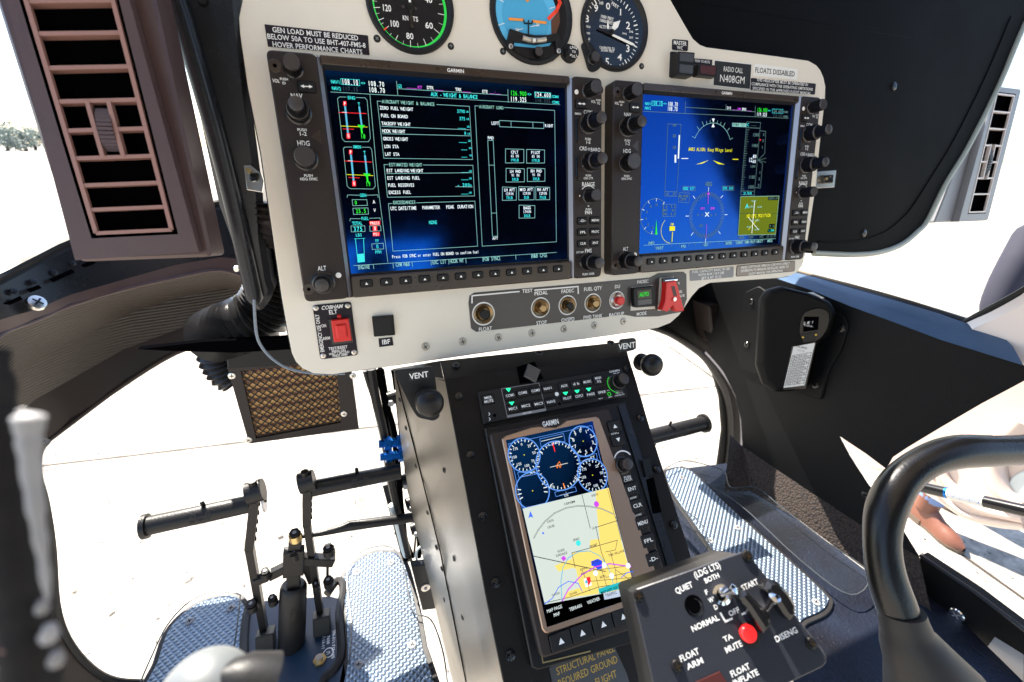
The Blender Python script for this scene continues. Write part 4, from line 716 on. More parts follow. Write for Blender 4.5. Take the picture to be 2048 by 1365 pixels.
for (x, y), rp, m_, cap, hc in (((967, 628), 23.5, 'black', .0052, .007), ((1081, 615.7), 20.5, 'bronze', .0042, .008), ((1135, 610.8), 19.8, 'black', .0040, .008), ((1185.7, 606.5), 19, 'bronze', .0042, .008), ((1234, 600.6), 17.8, 'red', .0050, .009)):
    c = PF.px(x, y, h); r = rp / PF.scl(*c, h)[1]; b = MB(); b.disc(PF, c, r, 'ink', h + 0.0001, 36, r0=r * 0.88); b.lathe(PF, c, [(r * 0.86, h), (r * 0.84, h + 0.002), (r * 0.78, h + 0.0026), (cap * 1.15, h + 0.0012), (cap * 1.1, h + 0.002)], 'bronze' if m_ != 'red' else 'silver', 32)
    o = b.build('test_button', ts); b = MB(); b.lathe(PF, c, [(cap, h + 0.001), (cap, h + hc - 0.0008), (cap * 0.8, h + hc)], m_, 20); b.build('plunger', o)
b = MB(); q = [PF.px(*p, h) for p in ((1263, 574.6), (1305, 570.5), (1309.5, 618), (1261, 621.6))]; b.prism(PF, q, h, h + 0.0006, 'beige')
H = h + 0.007; qo = rnd([PF.px(*p, H) for p in ((1268, 577), (1311, 572.5), (1312, 613), (1269, 616))], 0.0025); b.prism(PF, qo, h + 0.0004, H, 'black', ch=0.0006)
b.prism(PF, [PF.px(*p, H) for p in ((1274, 582), (1302, 579), (1303, 596), (1275, 599))], H, H + 0.0003, 'dial_glass'); b.prism(PF, [PF.px(*p, H) for p in ((1275, 600.5), (1303, 597.5), (1303, 608), (1276, 611))], H, H + 0.0003, 'lens_grey')
b.text(PF, 'AUTO', 1288.5, 589, 19, 8, 'e_green', H + 0.0004); b.build('mode_switch', ts)
gd = thing('guarded_switch', PF.P(*PF.px(1345, 620, HP), HP), 'toggle switch under a raised bright red guard at the strip end', 'switch')
b = MB(); b.prism(PF, [PF.px(*p, h) for p in ((1319, 556), (1347, 553.5), (1350, 618), (1315, 622))], h, h + 0.0007, 'beige')
b.cyl(PF.P(*PF.px(1329, 562, h + .01), h + 0.009), PF.P(*PF.px(1354, 559.5, h + .01), h + 0.009), 0.0022, 'chrome'); b.prism(PF, [PF.px(*p, h) for p in ((1322, 557), (1346, 555), (1347, 572), (1323, 575))], h, h + 0.008, 'black_gloss')
c = PF.px(1332, 596, h); b.lathe(PF, c, [(0.004, h), (0.004, h + 0.003), (0.002, h + 0.004), (0.0016, h + 0.012), (0.0024, h + 0.016)], 'silver', 14); b.build('toggle', gd)
b = MB(); H = h + 0.014; o = [PF.px(*p, H) for p in ((1334, 565), (1353, 562), (1369, 622), (1352, 624), (1345.5, 611), (1336, 624), (1324, 621), (1331, 603))]
b.prism(PF, o, H - 0.0085, H, 'red', ch=0.0008); b.prism(PF, rnd([PF.px(*p, H) for p in ((1342, 573), (1349, 572), (1354, 592), (1347, 593))], .001), H, H + 0.0002, 'red_dark'); b.build('guard', gd)
# latches at both panel edges
for (pts, pin, lab) in ((((487, 331), (501, 330), (522, 347), (527, 362), (524, 385), (494, 380)), ((499, 341), (508, 358)), 'small silver latch bracket at the left panel edge'), (((1634, 344), (1673, 341), (1669, 375), (1631, 377)), ((1646, 357), (1657, 352)), 'small silver latch plate at the right panel edge')):
    t = thing('panel_latch', PF.P(*PF.px(*pts[0], HP - .01), HP - .01), lab, 'latch'); b = MB(); hl = HP - 0.006
    b.prism(PF, [PF.px(*p, hl) for p in pts], hl - 0.004, hl, 'silver', ch=0.0004); b.build('plate', t); b = MB()
    cx = sum(p[0] for p in pts) / len(pts); cy = sum(p[1] for p in pts) / len(pts); b.prism(PF, rnd([PF.px(cx + i, cy + j, hl) for i, j in ((-9, -8), (10, -9), (9, 8), (-9, 9))], .002), hl, hl + 0.004, 'black_gloss', ch=0.001)
    for x, y in pin: b.lathe(PF, PF.px(x, y + 2, hl), [(0.0022, hl + 0.003), (0.002, hl + 0.0055)], 'gold' if y == pin[0][1] else 'chrome', 10)
    b.build('catch', t)
# ================================================================== SHROUD, VENTS, WINDSHIELD POST
hs = -0.045
sh = thing('panel_shroud', PF.P(0.7, -0.3, hs), 'large matt black shroud wrapping the right side of the panel', 'shroud')
ed = [(2110, -60), (2048, 48), (1995.5, 172), (1934, 295), (1889, 369), (1852, 443), (1832, 465), (1810, 484), (1785, 497), (1749, 507), (1705, 510), (1667, 509), (1626, 507)]
b = MB(); q = [PF.px(x, y, hs) for x, y in ed + [(1500, 505), (1450, 300), (1300, 100), (1240, -60), (1240, -220), (2150, -160)]]
b.prism(PF, q, hs - 0.008, hs, 'shroud', ch=0.001); b.build('side_skin', sh)
b = MB(); b.tube(smooth([PF.P(*PF.px(x, y, hs), hs + 0.001) for x, y in ed], 4), 0.0042, 'cream_edge', 8); b.build('edge_trim', sh)
b = MB(); b.tube(smooth([PF.P(*PF.px(x - 27 - (y > 440) * 3, y - 14 - (y > 440) * 12, hs), hs + 0.0002) for x, y in ed[1:-1]], 4), 0.0014, 'shroud', 6); b.build('seam_bead', sh)
for x, y in ((1788, 173), (1728, 467)): screw(PF, PF.px(x, y, hs), 0.0058, hs, sh, 'black_gloss', 'ink_black', name='fastener', rise=0.3)
gs = MB(); gs.grid([[V3((x, 0.50, 0.16)), V3((x, 0.62, 0.17)), V3((x, 0.80, 0.12))] for x in (-0.02, 0.2, 0.4, 0.6, 0.8)], 'shroud')
gs.build('sun_block_deck', sh, solid=0.004)  # unseen glareshield deck added to keep sun off the panel knobs

def air_vent(h, quad, inner, slats, split, label, slat_mat, frame_mat, dep=0.05, mid=None, outer=None):
    """quad: outer frame corners, inner: grille opening, in pixels on the panel-parallel plane h"""
    t = thing('air_vent', PF.P(*PF.px(*quad[3], h), h - dep), label, 'air vent', 'air vents at both ends of the panel')
    Q = [PF.px(x, y, h) for x, y in quad]; I = [PF.px(x, y, h) for x, y in inner]
    b = MB(); O2 = Q if not outer else [PF.px(x, y, h - 0.012) for x, y in outer]
    b.prism(PF, rnd(O2, 0.004), h - dep, h - 0.0115, frame_mat, ch=0.002); b.build('housing', t)
    b = MB()
    Qo = rnd(Q, 0.003, 3); n = 4
    for a, c, hh0, hh1 in ((Q, offset(I, -0.003), h, h), (offset(I, -0.003), offset(I, -0.003), h, h - 0.012)):
        for i in range(4):
            p0, p1, q0, q1 = a[i], a[(i + 1) % 4], c[i], c[(i + 1) % 4]; b.face(b.add([PF.P(*p0, hh0), PF.P(*p1, hh0), PF.P(*q1, hh1), PF.P(*q0, hh1)]), frame_mat if hh0 == hh1 else 'deep')
    for i in range(4): p0, p1 = Q[i], Q[(i + 1) % 4]; b.face(b.add([PF.P(*p0, h - 0.011), PF.P(*p1, h - 0.011), PF.P(*p1, h), PF.P(*p0, h)]), frame_mat)
    b.build('front_frame', t, bevel=0.0008)
    b = MB(); b.flat(PF, offset(I, -0.003), 'deep', h - 0.0105)
    for i in range(4): b.bar(PF.P(*I[i], h - 0.001), PF.P(*I[(i + 1) % 4], h - 0.001), 0.0022, 0.003, slat_mat, up=PF.N)
    b.build('grille', t)
    def lerp(a, c, k): return (a[0] + (c[0] - a[0]) * k, a[1] + (c[1] - a[1]) * k)
    TL, TR, BR, BL = I
    for k in slats:
        a, c = lerp(TL, BL, k), lerp(TR, BR, k)
        segs = [(0, 1)] if not (split[0] < k < split[1]) else [(0, 0.38), (0.62, 1)]
        b = MB()
        for s0, s1 in segs: b.bar(PF.P(*lerp(a, c, s0), h - 0.0035), PF.P(*lerp(a, c, s1), h - 0.0035), 0.0022, 0.007, slat_mat, up=PF.N)
        b.build('slat', t)
    b = MB()
    for s_ in (0.36, 0.62): b.bar(PF.P(*lerp(lerp(TL, BL, split[0]), lerp(TR, BR, split[0]), s_), h - 0.002), PF.P(*lerp(lerp(TL, BL, split[1]), lerp(TR, BR, split[1]), s_), h - 0.002), 0.0022, 0.005, slat_mat, up=PF.N)
    c = lerp(lerp(TL, BR, (split[0] + split[1]) / 2), lerp(TR, BL, (split[0] + split[1]) / 2), 0.5)
    w_ = abs(TR[0] - TL[0]) * 0.095; H2 = abs(lerp(TL, BL, split[1])[1] - lerp(TL, BL, split[0])[1]) * 0.36
    for k in range(13):
        an = -1.2 + 2.4 * k / 12; p = PF.P(c[0], c[1] + H2 * math.sin(an) / 0.93, h - 0.006 + 0.007 * math.cos(an)); b.bar(p - PF.U * w_, p + PF.U * w_, H2 * 0.17, 0.002, 'vent_frame' if slat_mat == 'vent_slat' else 'black', up=PF.N)
    b.build('thumb_wheel', t); return t
hv = 0.06
# left grille opening: extended above the frame along the measured edges
air_vent(hv, [(-17, -110), (228, -110), (397, 504), (150, 521)], [(22, -100), (200, -100), (343, 460), (192, 467)], [(y + 100) / 563 for y in (-10, 50, 115, 181, 240, 298, 356, 410)], ((181 + 100) / 563, (298 + 100) / 563),
         'large blurred purple-grey air vent at the left edge', 'vent_slat', 'vent_frame', outer=[(-47, -120), (285, -120), (424, 514), (157, 524)])
air_vent(-0.07, [(1992, 173), (2041, 179), (1974, 440), (1918, 444)], [(1994, 188), (2029, 192), (1970, 424), (1938, 425)], [0.14, 0.28, 0.42, 0.56, 0.70, 0.84], (0.41, 0.71),
         'smaller air vent seen past the right edge of the black shroud', 'frame_paint', 'plate_grey', dep=0.03, outer=[(1976, 172), (2043, 180), (1976, 442), (1868, 446)])
po_ = PL((0, 0.455, 0), (1, 0, 0), (0, 0, 1))
t = thing('windshield_post', aty(515, 620, 0.42), 'dark grey metal windshield post between left vent and panel', 'post')
b = MB(); q = [po_.px(x, y) for x, y in ((300, -130), (470, -130), (484, 60), (500, 200), (524, 380), (529, 480), (541, 560), (548, 582), (541, 600), (529, 618), (519, 624), (509, 621), (495, 600), (482, 565), (470, 505), (436, 410), (385, 180), (345, -5))]
b.prism(po_, q, -0.045, 0.0, 'post', ch=0.005)
b.build('column', t); b = MB()
b.tube(smooth([aty(x, y, 0.452) for x, y in ((330, -60), (362, 30), (402, 165), (440, 300), (470, 420), (492, 520), (512, 608))], 5), [0.0075] * 30 + [0.004], 'post', 12); b.build('edge_roll', t)
b = MB(); b.lathe(po_, po_.px(405, 2), [(0.004, 0), (0.003, 0.004)], 'knob', 12); b.lathe(po_, po_.px(474, 538), [(0.003, 0), (0.002, 0.004)], 'silver', 10); b.build('fastener', t)
# ================================================================== PEDESTAL
ped = thing('centre_console', V3((0.17, 0.30, -0.42)), 'black sloping console pedestal below the panel holding radio and map unit', 'console')
face = [(889, 757), (956, 1110), (970, 1185), (1007, 1365), (1030, 1480), (1480, 1480), (1450, 1340), (1405, 1190), (1378, 1099), (1303, 866), (1271, 756), (1256, 710)]
b = MB(); b.prism(PD, [PD.px(x, y) for x, y in face], -0.003, 0, 'console', ch=0.0006)
topy = [aty(880, 722, 0.392), aty(1247, 684, 0.392)]; bl = [PD.P(*PD.px(889, 762), -.0007), PD.P(*PD.px(1257.5, 715), -.0007)]
mid = [bl[0].lerp(topy[0], .3) + V3((0, 0, .001)), bl[1].lerp(topy[1], .3) + V3((0, 0, .001))]
b.grid([[bl[0], mid[0], topy[0]], [bl[1], mid[1], topy[1]]][::-1], 'console'); b.build('face_panel', ped)
# left side skin: face edge back to the floor tunnel
E0 = [PD.P(*PD.px(x, y), -0.001) for x, y in ((889, 757), (915, 890), (956, 1110), (1007, 1365), (1030, 1480))]
B0 = [aty(787, 738, 0.45), aty(797, 850, 0.46), aty(822, 1020, 0.47), aty(862, 1180, 0.46), aty(905, 1365, 0.44), aty(930, 1480, 0.42)]
E0 = [E0[0], E0[1], (E0[1] + E0[2]) / 2, E0[2], E0[3], E0[4]]
b = MB(); md = [a * 0.45 + c_ * 0.55 + V3((-0.004, 0, 0)) for a, c_ in zip(E0, B0)]; b.grid([E0, md, B0], 'console_side')
b.grid([[topy[0], bl[0]], [aty(787, 738, 0.45), aty(787, 738, 0.45)]], 'console'); b.build('side_panel', ped, sm=True)
b = MB(); R0 = [PD.P(*PD.px(x, y), -0.001) for x, y in ((1256, 710), (1303, 866), (1378, 1099), (1450, 1340))]; b.grid([[p + V3((0, 0, 0)) for p in R0], [p + V3((0.01, 0.12, -0.10)) for p in R0]][::-1], 'console'); b.build('right_side_panel', ped)
b = MB()
for pts in (((846, 700), (862, 760), (881, 840), (915, 1110), (955, 1365)), ((790, 745), (836, 925), (882, 1110), (932, 1365))):
    w3 = []
    for x, y in [(pts[i][0] + (pts[i + 1][0] - pts[i][0]) * k / 8, pts[i][1] + (pts[i + 1][1] - pts[i][1]) * k / 8) for i in range(len(pts) - 1) for k in range(9)]:  # seam beads lie on the side skin
        r = ray(x, y); best = None
        for i in range(5):
            for A, B, C_ in ((E0[i], md[i], md[i + 1]), (E0[i], md[i + 1], E0[i + 1]), (md[i], B0[i], B0[i + 1]), (md[i], B0[i + 1], md[i + 1])):
                n_ = (B - A).cross(C_ - A); dn = r.dot(n_)
                if abs(dn) < 1e-12: continue
                k = A.dot(n_) / dn; p = r * k
                if n_.dot((B - A).cross(p - A)) >= -1e-9 and n_.dot((C_ - B).cross(p - B)) >= -1e-9 and n_.dot((A - C_).cross(p - C_)) >= -1e-9: best = p
        if best is not None: w3.append(best * 0.994)
    if len(w3) > 1: b.tube(w3, 0.0007, 'deep', 5)
if b.v: b.build('seam', ped)
def on_side(x, y):
    r = ray(x, y)
    for i in range(5):
        for A, B, C_ in ((E0[i], md[i], md[i + 1]), (E0[i], md[i + 1], E0[i + 1]), (md[i], B0[i], B0[i + 1]), (md[i], B0[i + 1], md[i + 1])):
            n_ = (B - A).cross(C_ - A); p = r * (A.dot(n_) / r.dot(n_))
            if n_.dot((B - A).cross(p - A)) >= -1e-9 and n_.dot((C_ - B).cross(p - B)) >= -1e-9 and n_.dot((A - C_).cross(p - C_)) >= -1e-9:
                return p, (n_ if n_.dot(r) < 0 else -n_).normalized()
    return None
for x, y in ((800, 800), (812, 856), (832, 932), (855, 1025), (873, 1095), (889, 941), (908, 1117), (925, 1235), (884, 1138), (889, 1200)):
    r_ = on_side(x, y)
    if r_: p, n_ = r_; a_ = n_.cross(V3((0, 0, 1))); P_ = PL(p, a_, n_.cross(a_)); screw(P_, (0, 0), 0.003, 0, ped, 'black', 'deep', name='rivet', rise=0.4)
for x, y in ((917.6, 793), (940.6, 910.6), (965, 1033), (991, 1166), (1020.7, 1311), (1252.4, 738), (1280, 836.5), (1313, 939), (1347, 1050)): screw(PD, PD.px(x, y), 0.0042, 0, ped, 'black_gloss', 'ink_black', rise=0.45)
PT = PL(bl[0] + V3((0, 0, 0.001)), (1, 0, 0), (topy[0] - bl[0]).normalized() - V3(((topy[0] - bl[0]).normalized().x, 0, 0)))
for x, y in ((912, 732), (1077.6, 708), (1221, 687)): screw(PT, PT.px(x, y), 0.0042, 0.0005, ped, 'black_gloss', 'ink_black', rise=0.45)
b = MB(); hd = 0.009; c = PD.px(1065, 746, hd); b.lathe(PD, c, [(0.003, 0), (0.003, hd - 0.003)], 'black', 12); s_ = 0.0098
b.prism(PD, [(c[0] - s_ * .15, c[1] + s_), (c[0] - s_ * .9, c[1] - s_ * .15), (c[0] + s_ * .1, c[1] - s_), (c[0] + s_ * .95, c[1] + s_ * .15)], hd - 0.003, hd, 'lens_grey', ch=0.0006)
b.prism(PD, [PD.px(*p) for p in ((1033, 735), (1068, 724), (1086, 758), (1040, 768))], 0, 0.001, 'deep'); b.build('glare_post', ped)
# audio panel
au = thing('audio_panel', PD.P(0.18, 0.0, 0), 'black audio panel with small push buttons and green lights on the console', 'audio panel')
z6 = mapper(940, 720, 5.3895); HA = 0.0035
b = MB(); b.prism(PD, rnd([PD.px(*z6(*p), HA) for p in ((82, 345), (1640, 92), (1700, 390), (150, 690))], 0.001), 0, HA, 'black', ch=0.0006)
def zt(b, t, x, y, w, hh, m='ink'): X, Y = z6(x, y); b.text(PD, t, X, Y, w / 5.3895, hh / 5.3895, m, HA)
b.line(PD, [z6(338, 314), z6(742, 250), z6(820, 548), z6(405, 622)], 1.2, 'plate_grey', HA, True); b.pxflat(PD, [z6(398, 600), z6(812, 524), z6(820, 548), z6(405, 622)], 'plate_grey', HA)
zt(b, 'SPLIT COM', 615, 572, 95, 16); zt(b, 'GARMIN', 1557, 122, 115, 20); zt(b, 'GMA 350', 1575, 144, 70, 12); zt(b, 'VOL', 1490, 330, 32, 12); zt(b, 'CREW', 1510, 402, 46, 12); zt(b, 'PUSH TO', 1610, 358, 80, 13); zt(b, 'DISTRIBUTE', 1612, 380, 105, 13); zt(b, 'MULT', 1408, 418, 44, 12)
for x, y in ((210, 585), (215, 640)): b.line(PD, [z6(x - 8, y - 14), z6(x + 4, y), z6(x - 6, y + 14)], 1.3, 'ink', HA)
for x, y, r in ((936, 370, .0021),): b.lathe(PD, PD.px(*z6(x, y), HA), [(r, HA), (r * .8, HA + 0.0006)], 'white', 14)
b.disc(PD, PD.px(*z6(1500, 370), HA), 0.0020, 'e_green', HA + 0.0002, 14, r0=0.0015)
for x, y in ((265, 600), (965, 475)): b.disc(PD, PD.px(*z6(x, y), HA), 0.0016, 'deep', HA + 0.0002, 14)
b.build('faceplate', au, sm=False)
for t, x, y in (('MKR|MUTE', 197, 428), ('COM1', 432, 385), ('COM2', 567, 357), ('COM3', 706, 333), ('NAV1', 838, 310), ('MIC1', 464, 527), ('MIC2', 601, 497), ('MIC3', 740, 475), ('NAV2', 872, 453), ('AUX', 1014, 282), ('d b', 1142, 260), ('MUSIC', 1262, 238), ('MAN|SQ', 1383, 215), ('PILOT', 1048, 415), ('COPLT', 1176, 392), ('PASS', 1300, 373), ('SPKR', 1420, 350)):
    u, v = PD.px(*z6(x, y), HA + .001); key(PD, u, v, 0.0108, 0.0082 if '|' in t else 0.0072, HA, HA + 0.0014, au, txt=t, th=0.0024, name='button', r=0.0008)
for x, y in ((413, 325), (447, 470), (1027, 364), (1152, 342), (1277, 320)):
    b = MB(); b.flat(PD, [PD.px(*z6(x - 30, y - 12), HA), PD.px(*z6(x + 28, y - 18), HA), PD.px(*z6(x + 4, y + 24), HA)][::1], 'e_led', HA + 0.0004); b.build('green_light', au, sm=False)
knob(PD, PD.px(*z6(1572, 255), HA), [(0.0078, HA, HA + 0.008), (0.0055, HA + 0.0075, HA + 0.018)], au, 'volume_knob')
b = MB(); b.disc(PD, PD.px(*z6(1572, 255), HA), 0.0098, 'e_green', HA + 0.0003, 24, r0=0.0093, a0=2.2, a1=4.6); b.build('knob_ring', au)
# map unit
gp = thing('map_unit', PD.P(0.17, -0.13, 0), 'tall portable map unit with colour screen docked in the console', 'map unit')
HB, HG = 0.006, 0.013; z7 = mapper(960, 830, 2.552); z8 = mapper(960, 1160, 5.12)
b = MB(); dock = [PD.px(*p, HB) for p in ((969, 856), (1250, 801), (1362, 1165), (1372, 1200), (1352, 1262), (1076, 1341), (1064, 1335))]; b.prism(PD, dock, 0, HB, 'knob', ch=0.001)
b.line(PD, [(1000, 873), (1086, 1326), (1180, 1303)], 2.0, 'gold', HB + 0.0004)
b.prism(PD, [PD.px(*p, HB) for p in ((1235, 812), (1248, 808), (1358, 1150), (1342, 1160))], HB, HB + 0.0016, 'post'); b.build('dock', gp)
b = MB(); b.prism(PD, [PD.px(*p, HB + 0.002) for p in ((1281, 922), (1296, 918), (1302, 950), (1289, 955))], HB + 0.0015, HB + 0.005, 'knob'); b.prism(PD, [PD.px(*p, HB + 0.002) for p in ((1293, 960), (1307, 955), (1323, 1025), (1306, 1028))], HB + 0.0012, HB + 0.0022, 'deep'); b.build('lock_slider', gp)
b = MB(); body = rnd([PD.px(*p, HG) for p in ((979, 866), (1217, 815), (1340, 1170), (1350, 1232), (1083, 1319))], 0.004); b.prism(PD, body, HB, HG, 'bezel', ch=0.0015)
tr = [z7(110, 125), z7(130, 108), z7(258, 66), z7(300, 60), z7(330, 66), z7(385, 66), z7(415, 50), z7(440, 30), z7(590, 10), z7(607, 20), (1316, 1160), (1309, 1196), z8(690, 545), z8(660, 540), z8(630, 500)]
b.prism(PD, [PD.px(*p, HG) for p in tr], HG, HG + 0.0016, 'bronze_trim', ch=0.0008)
b.text(PD, 'GARMIN', *z7(360, 41), 84 / 2.552, 26 / 2.552, 'ink', HG); u, v = PD.px(*z7(735, 240), HG); b.disc(PD, (u, v), 0.0105, 'ink', HG + .0001, 16, r0=0.0092, a0=0.5, a1=2.6)
for t, x, y, w, hh in (('PUSH', 752, 318, 36, 12), ('CRSR', 755, 332, 42, 14), ('MARK', 783, 424, 36, 11), ('HOME', 808, 512, 36, 11)): b.text(PD, t, *z7(x, y), w / 2.552, hh / 2.552, 'ink', HG)
b.build('bezel', gp, sm=False)
for t, x, y in (('ENT', 770, 378), ('CLR', 797, 463), ('MENU', 824, 551), ('FPL', 852, 641), ('-D-', 878, 735), ('NRST', 906, 830)): u, v = PD.px(*z7(x, y), HG); key(PD, u, v, 0.0128, 0.0102, HG, HG + 0.0022, gp, txt=t, th=0.0030)
for (x, y), tr_ in (((683, 60), 1), ((700, 130), -1)): u, v = PD.px(*z7(x, y), HG); key(PD, u, v, 0.0125, 0.0100, HG, HG + 0.0022, gp, tri=tr_)
b = MB(); u, v = PD.px(*z7(688, 94), HG); b.utext(PD, 'RNG', u, v, 0.0028, 'ink', HG, bold=1, width=0.0085); b.build('range_mark', gp, sm=False)
knob(PD, PD.px(*z7(722, 258), HG), [(0.0072, HG, HG + 0.004), (0.0052, HG + 0.003, HG + 0.013)], gp)
for x, y in ((822, 620), (1038, 535), (1252, 448), (1455, 370)): u, v = PD.px(*z8(x, y), HG); key(PD, u, v, 0.0175, 0.0112, HG, HG + 0.0018, gp, tri=1, name='soft_key')
s = MB(); HS = HG + 0.0018
def G(t, x, y, w, hh, m='e_white', bold=0, rot=0): s.text(PD, t, *z7(x, y), w / 2.552, hh / 2.552, m, HS, mono=0, bold=bold, rot=rot)
def GL_(pts, m, w=2.5, cl=False): s.line(PD, [z7(*p) for p in pts], w / 2.552, m, HS, cl)
def GF(pts, m, e=None): s.pxflat(PD, [z7(*p) for p in pts], m, HS, e)
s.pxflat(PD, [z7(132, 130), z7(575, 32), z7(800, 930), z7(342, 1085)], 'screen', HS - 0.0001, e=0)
GL_([(145, 148), (570, 55), (652, 378), (215, 478)], 'e_ring', 2, True)
for (x, y), r, m_, nt_ in (((225, 205), .0150, 'e_white', 24), ((400, 258), .0215, 'e_white', 36), ((526, 135), .0142, 'e_white', 10), ((268, 388), .0155, 'e_white', 0), ((574, 308), .0148, 'e_white', 24)):
    c = PD.px(*z7(x, y), HS); s.disc(PD, c, r, 'e_ring', HS + .0003, 44, r0=r - 0.0009)
    for k in range(nt_): a = 2 * math.pi * k / nt_ + .2; d = V3((math.cos(a), math.sin(a))); s.uline(PD, [V3(c) + d * (r - .0016), V3(c) + d * (r - (.0036 if k % 2 == 0 else .0028))], .0006, m_, HS)
    if nt_ == 10:
        for k in range(10): a = math.pi / 2 - 2 * math.pi * k / 10; s.utext(PD, str(k), c[0] + math.cos(a) * r * .68, c[1] + math.sin(a) * r * .68, .0030, 'e_white', HS)
    if nt_ == 24:
        for k, t in enumerate(('0', '25', '50', '75', '100', '125', '150', '175')): a = math.pi / 2 - 2 * math.pi * k / 8; s.utext(PD, t, c[0] + math.cos(a) * r * .62, c[1] + math.sin(a) * r * .62, .0022, 'e_white', HS)
    if nt_ == 0:
        for a in (0.3, 0.0, -0.3, 2.84, 3.14, 3.44): d = V3((math.cos(a), math.sin(a))); s.uline(PD, [V3(c) + d * r * .85, V3(c) + d * r * .68], .0007, 'e_white', HS)
    s.disc(PD, c, .0005, 'e_yel', HS + .0003, 8)
    if nt_ == 36: s.uline(PD, [V3(c) + V3((0, .0195)), V3(c) + V3((0, .0125))], .0009, 'e_red', HS + .0002); s.uline(PD, [V3(c) + V3((0, -.0195)), V3(c) + V3((0, -.0160))], .0009, 'e_orange', HS + .0002)
GL_([(358, 268), (446, 247)], 'e_white', 2); GL_([(394, 272), (388, 262), (404, 240), (414, 258), (408, 270), (400, 256), (394, 272)], 'e_orange', 3)
for pts, t, tx, ty in (([(304, 124), (425, 96), (434, 136), (312, 165)], '___NM', 372, 146), ([(192, 296), (296, 274), (302, 300), (198, 320)], '____KT', 248, 300), ([(498, 218), (594, 198), (598, 226), (504, 246)], '____FT', 552, 222), ([(380, 396), (486, 368), (492, 390), (388, 418)], '__:__', 438, 396)): GL_(pts, 'e_ring', 2, True); G(t, tx, ty, 70, 11, rot=0)
GL_([(312, 136), (420, 110)], 'e_white', 2); G('AUTO', 362, 368, 28, 12); G('5.00', 492, 334, 30, 10); G('ETE', 440, 412, 22, 10); GL_([(303, 188), (320, 202)], 'e_white', 2); GL_([(456, 152), (446, 170)], 'e_white', 2); GL_([(484, 312), (500, 330)], 'e_white', 2); GL_([(372, 350), (362, 358)], 'e_white', 2)
# map page
mp_ = [(217, 480), (655, 372), (786, 882), (330, 968)]; GF(mp_, 'e_mapwater')
GF([(590, 390), (656, 374), (720, 640), (640, 655), (612, 655), (596, 500)], 'e_mapland'); GF([(562, 640), (600, 635), (718, 640), (788, 884), (520, 925), (505, 870), (490, 790), (472, 775), (468, 705), (560, 690)], 'e_mapland')
GF([(380, 770), (470, 735), (480, 780), (400, 800)], 'e_mapland'); GF([(440, 905), (545, 870), (560, 915), (430, 940)], 'e_mapland')
GF([(566, 748), (600, 735), (622, 745), (622, 785), (600, 790), (585, 775), (568, 770)], 'e_lake')
for pts, w in (([(518, 402), (562, 580)], 3), ([(590, 575), (700, 540)], 3), ([(590, 570), (618, 700), (640, 760)], 3), ([(690, 520), (720, 640)], 2.5), ([(275, 722), (520, 775), (640, 800)], 4), ([(468, 705), (484, 778)], 3), ([(468, 705), (560, 680), (700, 640)], 3), ([(520, 790), (560, 900)], 2.5), ([(545, 800), (760, 770)], 2.5), ([(560, 850), (780, 830)], 2.5), ([(580, 790), (610, 900)], 2.5), ([(620, 790), (650, 890)], 2.5), ([(690, 790), (700, 880)], 2.5), ([(640, 700), (690, 690), (700, 640)], 2.5), ([(330, 960), (460, 930), (600, 880), (780, 850)], 3), ([(650, 380), (690, 530)], 2), ([(664, 700), (690, 790), (760, 840)], 2.5), ([(640, 830), (780, 800)], 2.5)): GL_(pts, 'e_mapline', w)
arc = [(275, 628), (295, 590), (330, 545), (380, 502), (440, 475), (500, 465), (560, 468), (620, 480), (678, 506)]; GL_(arc, 'e_mapline', 6.5); GL_(arc, 'e_mapwater', 2.8)
GL_([(418, 960), (412, 850), (422, 780), (450, 730), (500, 700), (560, 695), (610, 720), (650, 770), (672, 830), (680, 870)], 'e_bar', 4); GL_([(415, 958), (450, 890), (520, 815), (590, 775), (660, 760), (770, 775)], 'e_mag', 6)
GL_([(330, 965), (370, 935), (400, 880), (450, 850), (500, 860), (520, 900)], 'e_route', 4); GL_([(720, 830), (750, 805), (780, 800)], 'e_route', 4)
GF([(246, 528), (256, 490), (272, 526), (258, 520)], 'e_route'); GF([(412, 732), (427, 718), (440, 735), (425, 748)], 'e_mag'); s.disc(PD, PD.px(*z7(593, 456), HS), .0024, 'e_mag', HS + .0006, 14); s.disc(PD, PD.px(*z7(321, 604), HS), .0009, 'e_route', HS + .0006, 10)
for t, x, y, w in (('LW70', 358, 543, 34), ('LRUSE', 362, 570, 36), ('10-15', 582, 578, 24), ('SPEAKS', 490, 636, 34), ('KHSD', 413, 693, 38), ('SUNDANCE', 415, 712, 60), ('KPWA', 528, 786, 38), ('WILEY P', 530, 808, 36), ('YUKON', 385, 915, 42), ('PIEDMT', 578, 668, 40), ('THE VILLAGE', 695, 706, 86), ('BETH', 625, 826, 30), ('NORTH', 585, 410, 36), ('10NM', 455, 450, 60), ('BETHANY', 590, 750, 40), ('DOVER', 475, 912, 40)): G(t, x, y, w, 12, 'e_mapline', 1)
for x, y, t in ((500, 655, ''), (632, 768, '66'), (670, 822, '40'), (588, 808, '3'), (754, 770, '62')): s.disc(PD, PD.px(*z7(x, y), HS), .0022, 'e_white' if t else 'e_cyan', HS + .0007, 12)
GF([(527, 838), (560, 828), (570, 870), (538, 880)], 'e_white'); GF([(541, 830), (560, 826), (565, 850), (552, 876), (546, 850)], 'e_red'); s.disc(PD, PD.px(*z7(541, 852), HS), .0012, 'e_bar', HS + .0009, 10)
GF([(330, 968), (786, 882), (800, 928), (342, 1080)], 'e_black'); GF([(602, 888), (788, 830), (796, 870), (608, 914)], 'e_teal'); G('MAP WPT WX TER XM INFO', 700, 880, 176, 15, 'e_black', 1, rot=0)
